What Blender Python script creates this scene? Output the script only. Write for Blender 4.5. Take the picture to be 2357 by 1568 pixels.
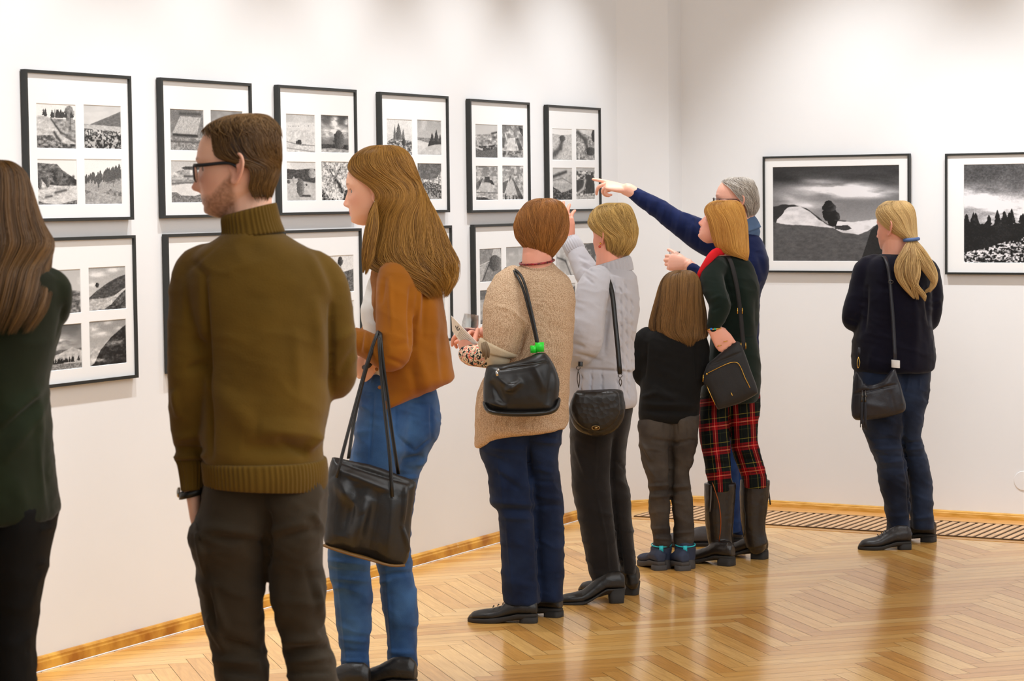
import bpy, math
import numpy as np
from mathutils import Vector, Matrix
for _o in list(bpy.data.objects): bpy.data.objects.remove(_o)
S = bpy.context.scene
COL = S.collection
# ---------------------------------------------------------------- camera
W, H, FPX = 2357.0, 1568.0, 5400.0
CAM = np.array([0.0, 0.0, 1.58])
_p = math.atan(0.0600); _r = 0.012
_f = np.array([0, math.cos(_p), -math.sin(_p)])
_r0 = np.array([1.0, 0, 0]); _u0 = np.array([0, math.sin(_p), math.cos(_p)])
_u = _u0*math.cos(_r) + _r0*math.sin(_r)
_rr = _r0*math.cos(_r) - _u0*math.sin(_r)
cd = bpy.data.cameras.new('camera'); cam = bpy.data.objects.new('camera', cd); COL.objects.link(cam)
cd.sensor_width = 36.0; cd.lens = 36.0*FPX/W; cd.clip_end = 100
cd.dof.use_dof = True; cd.dof.focus_distance = 9.4; cd.dof.aperture_fstop = 10.0
cam.matrix_world = Matrix(((_rr[0], _u[0], -_f[0], CAM[0]), (_rr[1], _u[1], -_f[1], CAM[1]), (_rr[2], _u[2], -_f[2], CAM[2]), (0, 0, 0, 1)))
S.camera = cam
def ray(px, py):
    return _f*FPX + _rr*(px-W/2) - _u*(py-H/2)
def P(px, py, y):
    d = ray(px, py); return CAM + d*(y/d[1])
def F(px, py):
    d = ray(px, py); return CAM + d*(-CAM[2]/d[2])
def proj(v):
    q = v-CAM; z = q@_f
    return (q@_rr)/z*FPX+W/2, H/2-(q@_u)/z*FPX
# ---------------------------------------------------------------- world, light, exposure
S.view_settings.view_transform = 'Standard'; S.view_settings.look = 'None'
S.view_settings.gamma = 1.0; S.view_settings.use_curve_mapping = False
S.view_settings.exposure = 0.2
wd = bpy.data.worlds.new('world'); S.world = wd; wd.use_nodes = True
wd.node_tree.nodes['Background'].inputs[0].default_value = (0.95, 0.98, 1.0, 1)
wd.node_tree.nodes['Background'].inputs[1].default_value = 0.56
# left wall and back wall lines on the floor
LA, LB = F(80, 1547), F(1328, 1197.5)
LD = (LB-LA); LD[2] = 0; LD /= np.linalg.norm(LD)            # along the left wall, away from the camera
LN = np.array([LD[1], -LD[0], 0.0])                          # into the room
BA, BB = F(1590, 1155.5), F(2357, 1200)
BD = (BB-BA); BD[2] = 0; BD /= np.linalg.norm(BD)
BN = np.array([BD[1], -BD[0], 0.0])
if BN[1] > 0: BN = -BN
CEIL = 3.7
def add_light(kind, name, loc, target, power, color=(1, .95, .88), **k):
    l = bpy.data.lights.new(name, kind); l.energy = power; l.color = color
    for a, b in k.items(): setattr(l, a, b)
    o = bpy.data.objects.new(name, l); COL.objects.link(o); o.location = loc
    d = Vector(target)-Vector(loc); o.rotation_euler = d.to_track_quat('-Z', 'Y').to_euler()
    return o
# ceiling track spots washing the left wall
for i in range(6):
    u = -1.0+i*0.98
    b = LA+LD*u
    s = b+LN*0.95; s[2] = 3.55
    t = b+LD*0.05+LN*0.12; t[2] = 0.7
    add_light('SPOT', 'track_spot', s, t, 136, (.945, .975, 1), spot_size=math.radians(66), spot_blend=1.0, shadow_soft_size=0.04)
for i in range(4):
    b = BA+BD*(1.0+i*1.12)
    s = b+BN*1.25; s[2] = 3.55
    t = b.copy(); t[2] = 0.9
    add_light('SPOT', 'track_spot', s, t, 158, (.945, .975, 1), spot_size=math.radians(66), spot_blend=1.0, shadow_soft_size=0.04)
add_light('AREA', 'added_soft_fill', (1.8, 6.6, 3.6), (1.2, 8.2, 0), 230, (.945, .975, 1), shape='RECTANGLE', size=5.5, size_y=7)  # broad unseen fill, added overhead to brighten the people; not a gallery fixture
# ---------------------------------------------------------------- helpers: mesh building
def mk(name, v, f, m=None, parent=None, smooth=True, org=None):
    me = bpy.data.meshes.new(name)
    v = np.asarray(v, dtype=np.float64)
    if org is not None: v = v-np.asarray(org)
    if isinstance(f, np.ndarray):
        n = len(f); k = f.shape[1]
        me.vertices.add(len(v)); me.vertices.foreach_set('co', v.astype(np.float32).ravel())
        me.loops.add(n*k); me.loops.foreach_set('vertex_index', f.astype(np.int32).ravel())
        me.polygons.add(n); me.polygons.foreach_set('loop_start', np.arange(0, n*k, k, dtype=np.int32))
        me.update(calc_edges=True)
    else:
        me.from_pydata([tuple(a) for a in v], [], [tuple(int(i) for i in a) for a in f])
    if smooth: me.polygons.foreach_set('use_smooth', [True]*len(me.polygons))
    if m is not None: me.materials.append(m)
    me.update()
    o = bpy.data.objects.new(name, me); COL.objects.link(o)
    if parent is not None: o.parent = parent
    return o
def tag(o, label=None, cat=None, group=None, kind=None):
    if label: o['label'] = label
    if cat: o['category'] = cat
    if group: o['group'] = group
    if kind: o['kind'] = kind
    return o
def empty(name, loc, label, cat, group=None):
    o = bpy.data.objects.new(name, None); COL.objects.link(o); o.location = loc; o.empty_display_size = .1
    return tag(o, label, cat, group)
class MB:
    def __init__(s): s.v = []; s.f = []; s.n = 0
    def add(s, v, f):
        v = np.asarray(v, float); s.v.append(v); s.f += [tuple(int(i)+s.n for i in a) for a in f]; s.n += len(v); return s
    def V(s): return np.concatenate(s.v)
    def box(s, c, ax, ay, az, hx, hy, hz):
        c = np.asarray(c, float); ax, ay, az = [np.asarray(q, float) for q in (ax, ay, az)]
        v = [c+ax*hx*i+ay*hy*j+az*hz*k for i in (-1, 1) for j in (-1, 1) for k in (-1, 1)]
        return s.add(v, [(0, 1, 3, 2), (4, 6, 7, 5), (0, 4, 5, 1), (2, 3, 7, 6), (0, 2, 6, 4), (1, 5, 7, 3)])
    def grid(s, R, cap=True):     # R: rings (m, n, 3), closed around
        m, n = R.shape[:2]; v = R.reshape(-1, 3); f = []
        for i in range(m-1):
            for j in range(n):
                a = i*n+j; b = i*n+(j+1) % n; f.append((a, b, b+n, a+n))
        if cap:
            f.append(tuple(range(n-1, -1, -1))); f.append(tuple((m-1)*n+j for j in range(n)))
        return s.add(v, f)
    def tube(s, pts, rad, n=14, cap=True, rad2=None, up=None, res=3):
        pts = np.asarray(pts, float); rad = np.asarray(rad, float)
        r2 = rad if rad2 is None else np.asarray(rad2, float)
        if len(pts) > 2 and res > 1:
            q = cr(np.column_stack([pts, rad, r2]), res); pts, rad, r2 = q[:, :3], q[:, 3], q[:, 4]
        T = np.gradient(pts, axis=0); T /= np.linalg.norm(T, axis=1)[:, None]+1e-12
        if up is None:
            up = np.array([0, 0, 1.0]) if abs(T[0][2]) < .8 else np.array([0, 1.0, 0])
        N = up-T[0]*(up@T[0]); N /= np.linalg.norm(N)
        R = []; a = np.linspace(0, 2*math.pi, n, endpoint=False)
        for i in range(len(pts)):
            N = N-T[i]*(N@T[i]); N /= np.linalg.norm(N)+1e-12; B = np.cross(T[i], N)
            R.append(pts[i]+np.outer(np.cos(a), N)*rad[i]+np.outer(np.sin(a), B)*r2[i])
        s.grid(np.array(R), cap)
        if cap:   # round ends
            for (e, sg) in ((0, -1), (-1, 1)):
                s.ball(pts[e], min(rad[e], r2[e])*.9, 8)
        return s
    def strap(s, pts, w, t, n=None, res=3, side=(1, 0, 0)):   # flat band, width w along side, thickness t
        pts = cr(np.asarray(pts, float), res) if len(pts) > 2 else np.asarray(pts, float)
        T = np.gradient(pts, axis=0); T /= np.linalg.norm(T, axis=1)[:, None]+1e-12
        side = np.asarray(side, float); R = []
        for i in range(len(pts)):
            A = side-T[i]*(side@T[i]); A /= np.linalg.norm(A)+1e-9; B = np.cross(T[i], A)
            R.append([pts[i]+A*w/2+B*t/2, pts[i]-A*w/2+B*t/2, pts[i]-A*w/2-B*t/2, pts[i]+A*w/2-B*t/2])
        return s.grid(np.array(R))
    def ball(s, c, r, n=12, sc=(1, 1, 1), M=None):
        m = n; R = []
        a = np.linspace(0, 2*math.pi, n*2, endpoint=False)
        for i in range(m+1):
            t = math.pi*(i+.02)/(m+.04); R.append(np.column_stack([np.sin(t)*np.cos(a), np.sin(t)*np.sin(a), np.full(len(a), math.cos(t))]))
        R = np.array(R)*r*np.asarray(sc)
        if M is not None: R = R@np.asarray(M).T
        return s.grid(R+np.asarray(c))
    def build(s, name, m=None, parent=None, smooth=True, org=None):
        return mk(name, s.V(), s.f, m, parent, smooth, org)
def cr(p, k):   # Catmull-Rom resample
    p = np.asarray(p, float)
    q = np.vstack([2*p[0]-p[1], p, 2*p[-1]-p[-2]]); out = []
    for i in range(1, len(q)-2):
        for j in range(k):
            t = j/k; a, b, c, d = q[i-1], q[i], q[i+1], q[i+2]
            out.append(.5*((2*b)+(c-a)*t+(2*a-5*b+4*c-d)*t*t+(3*b-a-3*c+d)*t**3))
    out.append(p[-1]); return np.array(out)
def remesh(mb, vox, smooth=2):
    o = mk('tmp', mb.V(), mb.f, None, None, False)
    md = o.modifiers.new('r', 'REMESH'); md.mode = 'VOXEL'; md.voxel_size = vox; md.adaptivity = 0
    dg = bpy.context.evaluated_depsgraph_get(); me = bpy.data.meshes.new_from_object(o.evaluated_get(dg))
    n = len(me.vertices); v = np.empty(n*3, np.float32); me.vertices.foreach_get('co', v); v = v.reshape(-1, 3).astype(float)
    k = len(me.loops); l = np.empty(k, np.int32); me.loops.foreach_get('vertex_index', l)
    tot = np.empty(len(me.polygons), np.int32); me.polygons.foreach_get('loop_total', tot)
    if (tot == 4).all(): f = l.reshape(-1, 4)
    else: raise RuntimeError('non quad remesh')
    bpy.data.objects.remove(o); bpy.data.meshes.remove(me)
    return lap(v, f, smooth), f
def lap(v, f, it, lam=.5):
    e = np.concatenate([f[:, [0, 1]], f[:, [1, 2]], f[:, [2, 3]], f[:, [3, 0]]])
    n = len(v)
    for _ in range(it):
        s = np.zeros_like(v)
        for c in range(3): s[:, c] = np.bincount(e[:, 0], v[e[:, 1], c], n)+np.bincount(e[:, 1], v[e[:, 0], c], n)
        d = np.bincount(e[:, 0], minlength=n)+np.bincount(e[:, 1], minlength=n)
        v = v+(s/np.maximum(d, 1)[:, None]-v)*lam
    return v
def normals(v, f):
    n = np.cross(v[f[:, 2]]-v[f[:, 0]], v[f[:, 3]]-v[f[:, 1]]); vn = np.zeros_like(v)
    for k in range(4):
        for c in range(3): vn[:, c] += np.bincount(f[:, k], n[:, c], len(v))
    return vn/(np.linalg.norm(vn, axis=1)[:, None]+1e-12)
def _h(i, j, k, s):
    n = (i*374761393+j*668265263+k*2147483647+s*1274126177) & 0xffffffff
    n = ((n ^ (n >> 13))*1274126177) & 0xffffffff
    return ((n ^ (n >> 16)) & 0xffff)/65535.0
def vnoise(x, y, z=0.0, s=0):
    x, y, z = np.broadcast_arrays(np.asarray(x, float), np.asarray(y, float), np.asarray(z, float))
    i, j, k = [np.floor(q).astype(np.int64) for q in (x, y, z)]
    a, b, c = x-i, y-j, z-k
    a, b, c = [q*q*(3-2*q) for q in (a, b, c)]
    r = 0
    for di in (0, 1):
        for dj in (0, 1):
            for dk in (0, 1):
                r = r+_h(i+di, j+dj, k+dk, s)*(a if di else 1-a)*(b if dj else 1-b)*(c if dk else 1-c)
    return r
def fbm(x, y, z=0.0, s=0, o=4):
    r = 0; a = .5; t = 0
    for i in range(o):
        r = r+a*vnoise(np.asarray(x)*2**i, np.asarray(y)*2**i, np.asarray(z)*2**i, s+i*17); t += a; a *= .5
    return r/t
def fold(v, n, p0, p1, w, amp, front=True):   # ridge (amp>0) or groove along a line given in picture coordinates
    x, y = proj(v); p0 = np.array(p0, float); p1 = np.array(p1, float); d = p1-p0; L = np.linalg.norm(d)
    t = ((x-p0[0])*d[0]+(y-p0[1])*d[1])/(L*L)
    tc = np.clip(t, 0, 1); dist = np.hypot(x-(p0[0]+tc*d[0]), y-(p0[1]+tc*d[1]))
    k = 1.45*amp*np.exp(-(dist/w)**2)*np.clip(np.sin(np.clip(t*.92+.04, 0, 1)*math.pi), 0, 1)**.6
    if front: k = k*np.clip(-n[:, 1]*1.5+.35, 0, 1)
    return v+n*k[:, None]
# ---------------------------------------------------------------- materials
def L(*rgb):   # sRGB 0-255 to linear
    return tuple(((c/255)/12.92 if c/255 <= .04045 else ((c/255+.055)/1.055)**2.4) for c in rgb)
def newmat(name):
    m = bpy.data.materials.new(name); m.use_nodes = True; nt = m.node_tree
    return m, nt, nt.nodes['Principled BSDF']
def mat(name, col, rough=.8, var=.12, vscale=8, bump=0.0, bscale=300, stretch=(1, 1, 1), metal=0, spec=.5, sheen=0, col2=None, coat=0, kind='noise', trans=0, bd=.002):
    m, nt, b = newmat(name); N = nt.nodes; K = nt.links
    b.inputs['Roughness'].default_value = rough; b.inputs['Metallic'].default_value = metal
    b.inputs['Specular IOR Level'].default_value = spec; b.inputs['Sheen Weight'].default_value = sheen
    b.inputs['Coat Weight'].default_value = coat; b.inputs['Transmission Weight'].default_value = trans
    c = np.array(col[:3]); c2 = np.array(col2[:3]) if col2 is not None else c*(1+var)
    tc = N.new('ShaderNodeTexCoord'); mp = N.new('ShaderNodeMapping'); K.new(tc.outputs['Object'], mp.inputs[0]); mp.inputs['Scale'].default_value = stretch
    no = N.new('ShaderNodeTexNoise'); no.inputs['Scale'].default_value = vscale; no.inputs['Detail'].default_value = 4; K.new(mp.outputs[0], no.inputs['Vector'])
    rp = N.new('ShaderNodeValToRGB'); rp.color_ramp.elements[0].position = .35; rp.color_ramp.elements[1].position = .65
    rp.color_ramp.elements[0].color = (*np.clip(c*(1-var), 0, 1), 1) if col2 is None else (*c, 1); rp.color_ramp.elements[1].color = (*np.clip(c2, 0, 1), 1)
    K.new(no.outputs['Fac'], rp.inputs[0]); K.new(rp.outputs[0], b.inputs['Base Color'])
    if bump:
        if kind == 'noise':
            t = N.new('ShaderNodeTexNoise'); t.inputs['Scale'].default_value = bscale; t.inputs['Detail'].default_value = 3; K.new(mp.outputs[0], t.inputs['Vector']); out = t.outputs['Fac']
        elif kind == 'leather':
            t = N.new('ShaderNodeTexVoronoi'); t.inputs['Scale'].default_value = bscale; K.new(mp.outputs[0], t.inputs['Vector']); out = t.outputs['Distance']
        else:
            t = N.new('ShaderNodeTexWave'); t.inputs['Scale'].default_value = bscale; t.bands_direction = kind; t.inputs['Distortion'].default_value = 1.5; K.new(mp.outputs[0], t.inputs['Vector']); out = t.outputs['Fac']
        bp = N.new('ShaderNodeBump'); bp.inputs['Strength'].default_value = bump; bp.inputs['Distance'].default_value = bd
        K.new(out, bp.inputs['Height']); K.new(bp.outputs[0], b.inputs['Normal'])
    return m
def attrmat(name, attr='Col', rough=.6, spec=.4, sss=0, bump=0, bscale=300, aniso=0, sheen=0):
    m, nt, b = newmat(name); N = nt.nodes; K = nt.links
    a = N.new('ShaderNodeAttribute'); a.attribute_name = attr; K.new(a.outputs['Color'], b.inputs['Base Color'])
    b.inputs['Roughness'].default_value = rough; b.inputs['Specular IOR Level'].default_value = spec
    b.inputs['Sheen Weight'].default_value = sheen
    if sss:
        b.inputs['Subsurface Weight'].default_value = sss; b.inputs['Subsurface Radius'].default_value = (1, .35, .2); b.inputs['Subsurface Scale'].default_value = .008
    if bump:
        t = N.new('ShaderNodeTexNoise'); t.inputs['Scale'].default_value = bscale; tc = N.new('ShaderNodeTexCoord'); K.new(tc.outputs['Object'], t.inputs['Vector'])
        bp = N.new('ShaderNodeBump'); bp.inputs['Strength'].default_value = bump; bp.inputs['Distance'].default_value = .002
        K.new(t.outputs['Fac'], bp.inputs['Height']); K.new(bp.outputs[0], b.inputs['Normal'])
    return m
def setcol(o, c, name='Col'):
    me = o.data; n = len(me.vertices); c = np.asarray(c, float)
    if c.ndim == 1: c = np.tile(c, (n, 1))
    if c.shape[1] == 3: c = np.column_stack([c, np.ones(len(c))])
    a = me.color_attributes.new(name, 'FLOAT_COLOR', 'POINT'); a.data.foreach_set('color', c.astype(np.float32).ravel())
# ---------------------------------------------------------------- room shell
Z3 = np.array([0, 0, 1.0])
WALL = mat('wall_paint', (.83, .825, .825), .75, .015, 1.5, bump=.05, bscale=60, bd=.003)
HONEY = mat('baseboard_wood', L(205, 150, 55), .38, .2, 14, col2=L(232, 180, 95), stretch=(1, 1, 6), coat=.2)
# corner points on the floor, left wall -> pilaster -> back wall
C0 = LA+LD*((F(1424, 1169)-LA)@LD)
C1, C2 = F(1546, 1161), BA+BD*((F(1577, 1154)-BA)@BD)
C1[2] = C2[2] = 0; C1 = C1
L0 = LA-LD*5.0; B9 = BA+BD*7.0
def wallseg(name, a, b, th=.12, h=CEIL, m=WALL, z0=0.0, out=None):
    d = (b-a)/np.linalg.norm(b-a); n = out if out is not None else np.array([-d[1], d[0], 0])
    q = [a, b, b+n*th, a+n*th]; v = [np.array([p[0], p[1], z0]) for p in q]+[np.array([p[0], p[1], z0+h]) for p in q]
    o = mk(name, v, [(0, 1, 5, 4), (1, 2, 6, 5), (2, 3, 7, 6), (3, 0, 4, 7), (4, 5, 6, 7), (3, 2, 1, 0)], m, None, False)
    return tag(o, kind='structure')
def nrm(a): return a/np.linalg.norm(a)
wallseg('wall_left', L0, C0, out=-LN)
NP = nrm(np.array([-(C1-C0)[1], (C1-C0)[0], 0])); NP = NP if NP[1] > 0 else -NP
wallseg('wall_corner_pilaster', C0, C1, out=NP, th=.2)
NR = nrm(np.array([-(C2-C1)[1], (C2-C1)[0], 0])); NR = NR if NR[0] < 0 else -NR
wallseg('wall_corner_return', C1, C2, out=NR, th=.1)
wallseg('wall_back', C2, B9, out=-BN)
ce = MB().box((1.5, 6, CEIL+.05), (1, 0, 0), (0, 1, 0), Z3, 8, 9, .05).build('ceiling', WALL, None, False); tag(ce, kind='structure')
# baseboards: profile with rounded top
def baseboard(name, a, b, n, h, t, m=HONEY):
    d = nrm(b-a); prof = [(0, 0), (t, 0), (t, h*.62), (t*.82, h*.72), (t*.8, h*.86), (t*.45, h*.98), (0, h)]
    R = []
    k = 40
    for i in range(k+1):
        p = a+(b-a)*i/k; R.append([p+n*x+Z3*z for x, z in prof])
    o = MB().grid(np.array(R)).build(name, m, None, False); tag(o, kind='structure'); return o
BASEM, nt, bs = newmat('worn_baseboard_wood'); N_ = nt.nodes; K_ = nt.links
tc = N_.new('ShaderNodeTexCoord')
n1 = N_.new('ShaderNodeTexNoise'); n1.inputs['Scale'].default_value = 9; n1.inputs['Detail'].default_value = 6; K_.new(tc.outputs['Object'], n1.inputs['Vector'])
r1 = N_.new('ShaderNodeValToRGB'); K_.new(n1.outputs['Fac'], r1.inputs[0])
els = r1.color_ramp.elements; els[0].position = .36; els[0].color = (*L(168, 104, 22), 1); els[1].position = .66; els[1].color = (*L(226, 170, 70), 1)
n2 = N_.new('ShaderNodeTexNoise'); n2.inputs['Scale'].default_value = 13; n2.inputs['Detail'].default_value = 8; n2.inputs['Roughness'].default_value = .7; K_.new(tc.outputs['Object'], n2.inputs['Vector'])
r2 = N_.new('ShaderNodeValToRGB'); r2.color_ramp.elements[0].position = .66; r2.color_ramp.elements[1].position = .72; K_.new(n2.outputs['Fac'], r2.inputs[0])
mx = N_.new('ShaderNodeMixRGB'); mx.inputs[2].default_value = (.8, .76, .7, 1); K_.new(r2.outputs[0], mx.inputs[0]); K_.new(r1.outputs[0], mx.inputs[1]); K_.new(mx.outputs[0], bs.inputs['Base Color']); bs.inputs['Roughness'].default_value = .4
baseboard('baseboard_left', L0, C0, LN, .05, .018, BASEM)
baseboard('baseboard_corner_pilaster', C0+NP*0, C1, -NP, .035, .014)
baseboard('baseboard_back', C2, B9, BN, .034, .02)
# thin white paint gap at the foot of the left baseboard
o = MB().grid(np.array([[L0+LN*.0182+Z3*.0005, L0+LN*.0205+Z3*.0005, L0+LN*.0205+Z3*.0025, L0+LN*.0182+Z3*.004], [C0+LN*.0182+Z3*.0005, C0+LN*.0205+Z3*.0005, C0+LN*.0205+Z3*.0025, C0+LN*.0182+Z3*.004]])).build('trim_1', WALL, None, False); tag(o, kind='structure')
# ---------------------------------------------------------------- herringbone parquet (one floor mesh, planks carry their own tone)
PL, PW = .50, .0707
def planks():
    e1 = nrm(LD*math.cos(math.pi/4)+LN*math.sin(math.pi/4)); e2 = nrm(LD*math.cos(math.pi/4)-LN*math.sin(math.pi/4))
    V = []; Fc = []; C = []; U = []
    rng = np.random.RandomState(4)
    org = LA+LN*.03; g = .0008; r = PL/PW
    # herringbone: horizontal plank (i,j) at ((i+j)*w + k*2L ... ) classic tiling on cell lattice
    kmax = 150
    for b in range(-40, 41):
        for a in range(-kmax, kmax):
            for typ in (0, 1):
                x = a*PW+b*PL*2*.5*1.0*2*.5+0.0; y = a*PW-b*PL*1.0
                # step (w,w) along the zigzag, (L,-L) between zigzags
                x = a*PW+b*PL; y = a*PW-b*PL
                if typ == 0: x0, x1, y0, y1 = x, x+PL, y, y+PW
                else: x0, x1, y0, y1 = x-0.0, x+PW, y+PW, y+PW+PL
                cc = org+e1*(x0+x1)/2+e2*(y0+y1)/2
                if cc[1] < 3.2 or cc[1] > 14 or cc[0] < -3.5 or cc[0] > 4.5: continue
                if (cc-LA)@LN < -.35: continue
                if (cc-BA)@BN < -.3: continue
                z = 0.0
                q = [(x0+g, y0+g), (x1-g, y0+g), (x1-g, y1-g), (x0+g, y1-g)]
                i = len(V); V += [org+e1*p+e2*s for p, s in q]; Fc.append((i, i+1, i+2, i+3))
                t = rng.rand(); off = rng.rand()*37
                C += [(t, rng.rand(), 0, 1)]*4
                if typ == 0: U += [(p-x0+off, s-y0+off*1.7) for p, s in q]
                else: U += [(s-y0+off, p-x0+off*1.7) for p, s in q]
    V = np.array(V); V[:, 2] = .0
    me = bpy.data.meshes.new('floor'); me.from_pydata([tuple(p) for p in V], [], Fc)
    # make sure the planks face up
    me.update()
    at = me.color_attributes.new('plank', 'FLOAT_COLOR', 'POINT'); at.data.foreach_set('color', np.array(C, np.float32).ravel())
    uv = me.uv_layers.new(name='UVMap'); li = np.empty(len(me.loops), np.int32); me.loops.foreach_get('vertex_index', li)
    uv.data.foreach_set('uv', np.array(U, np.float32)[li].ravel())
    if me.polygons[0].normal.z < 0: me.flip_normals()
    return me
PARQ, nt, bs = newmat('oak_parquet'); N_ = nt.nodes; K_ = nt.links
at = N_.new('ShaderNodeAttribute'); at.attribute_name = 'plank'
uv = N_.new('ShaderNodeUVMap'); mp = N_.new('ShaderNodeMapping'); mp.inputs['Scale'].default_value = (1.6, 22, 1); K_.new(uv.outputs[0], mp.inputs[0])
no = N_.new('ShaderNodeTexNoise'); no.inputs['Scale'].default_value = 3.0; no.inputs['Detail'].default_value = 6; no.inputs['Distortion'].default_value = 1.2; K_.new(mp.outputs[0], no.inputs['Vector'])
sp = N_.new('ShaderNodeSeparateColor'); K_.new(at.outputs['Color'], sp.inputs[0])
rp = N_.new('ShaderNodeValToRGB'); e = rp.color_ramp.elements; e[0].position = 0; e[0].color = (*L(218, 160, 82), 1); e[1].position = 1; e[1].color = (*L(244, 198, 124), 1)
q = rp.color_ramp.elements.new(.5); q.color = (*L(236, 184, 104), 1); K_.new(sp.outputs[0], rp.inputs[0])
rg = N_.new('ShaderNodeValToRGB'); rg.color_ramp.elements[0].position = .3; rg.color_ramp.elements[1].position = .7; rg.color_ramp.elements[0].color = (.74, .68, .6, 1); rg.color_ramp.elements[1].color = (1.08, 1.06, 1.04, 1); K_.new(no.outputs['Fac'], rg.inputs[0])
mu = N_.new('ShaderNodeMixRGB'); mu.blend_type = 'MULTIPLY'; mu.inputs[0].default_value = .7; K_.new(rp.outputs[0], mu.inputs[1]); K_.new(rg.outputs[0], mu.inputs[2]); K_.new(mu.outputs[0], bs.inputs['Base Color'])
bs.inputs['Roughness'].default_value = .24; bs.inputs['Specular IOR Level'].default_value = .5; bs.inputs['Coat Weight'].default_value = .35; bs.inputs['Coat Roughness'].default_value = .12
bn = N_.new('ShaderNodeTexNoise'); bn.inputs['Scale'].default_value = 4; bp = N_.new('ShaderNodeBump'); bp.inputs['Strength'].default_value = .15; bp.inputs['Distance'].default_value = .004
K_.new(tc.outputs['Object'] if False else N_.new('ShaderNodeTexCoord').outputs['Object'], bn.inputs['Vector']); K_.new(bn.outputs['Fac'], bp.inputs['Height']); K_.new(bp.outputs[0], bs.inputs['Normal'])
fl = bpy.data.objects.new('floor', planks()); fl.data.materials.append(PARQ); COL.objects.link(fl); tag(fl, kind='structure')
SUB = mat('dark_gap', L(70, 45, 20), .8)
sb = MB().box((.5, 6.5, -.03), (1, 0, 0), (0, 1, 0), Z3, 7, 9, .0285).build('floor_subfloor', SUB, None, False); tag(sb, kind='structure')
# border boards and floor grilles along the back wall
STRIP = mat('border_oak', L(214, 160, 96), .3, .12, 5, stretch=(1, 8, 1))
def bstrip(name, u0, u1, d0, d1, z, m):
    a = BA+BD*u0+BN*d0; b = BA+BD*u1+BN*d0; c = BA+BD*u1+BN*d1; d = BA+BD*u0+BN*d1
    v = [p+Z3*k for k in (.0002, z) for p in (a, b, c, d)]
    o = mk(name, v, [(3, 2, 1, 0), (4, 5, 6, 7), (0, 1, 5, 4), (1, 2, 6, 5), (2, 3, 7, 6), (3, 0, 4, 7)], m, None, False); return tag(o, kind='structure')
def bd_(px, py):
    q = F(px, py)-BA; return q@BD, q@BN
G0 = bd_(1766, 1178)[1]; G1 = .645
GU0 = bd_(1462, 1190)[0]; GUm = bd_(1938, 1188)[0]
bstrip('trim_2', -1.2, 6.9, .02, G0-.004, .002, STRIP)
bstrip('trim_3', -1.2, 6.9, G1+.004, G1+.06, .002, STRIP)
SLAT = mat('grille_slat_wood', L(214, 172, 128), .45, .12, 9)
GRB = mat('grille_well', L(48, 30, 16), .9)
IRON = mat('grille_rim_metal', L(90, 66, 40), .5, metal=.4)
def grille(u0, u1, label, rim):
    root = empty('floor_grille', BA+BD*(u0+u1)/2+BN*(G0+G1)/2, label, 'floor grille', 'wooden heating grilles in the floor along the back wall'); org = np.array(root.location)
    mid = (G0+G1)/2; w = (G1-G0)/2
    MB().box(BA+BD*(u0+u1)/2+BN*mid+Z3*.0013, BD, BN, Z3, (u1-u0)/2, w, .001).build('well', GRB, root, False, org)
    mb = MB(); p = .0435; n = int((u1-u0)/p); lean = 0.0
    for i in range(n+3):
        c = u0+i*p-lean/2
        # slanted slat clipped to the strip
        for (a, b) in ((c, c+p*.6),):
            q = []
            for (s, dd) in ((a, 0), (b, 0), (b-0, 1), (a-0, 1)):
                uu = s+lean*(1-dd); q.append((min(max(uu, u0), u1), G0+(G1-G0)*dd))
            if abs(q[1][0]-q[0][0]) < 1e-6 and abs(q[2][0]-q[3][0]) < 1e-6: continue
            v = [BA+BD*x+BN*y+Z3*z for z in (.0022, .006) for x, y in q]
            mb.add(v, [(3, 2, 1, 0), (4, 5, 6, 7), (0, 1, 5, 4), (1, 2, 6, 5), (2, 3, 7, 6), (3, 0, 4, 7)])
    mb.build('slats', SLAT, root, False, org)
    r = MB()
    for d in (G0, G1): r.box(BA+BD*(u0+u1)/2+BN*d+Z3*.004, BD, BN, Z3, (u1-u0)/2, .003, .003)
    for u in (u0, u1): r.box(BA+BD*u+BN*mid+Z3*.004, BD, BN, Z3, .003, w, .003)
    r.build('rim', IRON, root, False, org)
grille(GU0, GUm-.004, 'slatted wooden floor grille behind the child and the plaid-trousered woman', True)
grille(GUm+.004, 6.8, 'slatted wooden floor grille behind the blonde woman, reaching right picture edge', True)
# round white cover plate low on the back wall
q = bd_(2357, 1200)
def onplane(px, py, p0, n):
    d = ray(px, py); t = ((p0-CAM)@n)/(d@n); return CAM+d*t
cp = onplane(2356, 1107, BA, BN)
mb = MB(); R = []
for (r, h) in ((.0465, .0), (.047, .0025), (.045, .004), (.001, .0045)):
    a = np.linspace(0, 2*math.pi, 40, endpoint=False); R.append([cp+BN*h+BD*r*math.cos(t)+Z3*r*math.sin(t) for t in a])
tag(mb.grid(np.array(R)).build('wall_cover_plate', WALL, None, False), 'round white cover plate low on the back wall at the right picture edge', 'cover plate')
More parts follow.
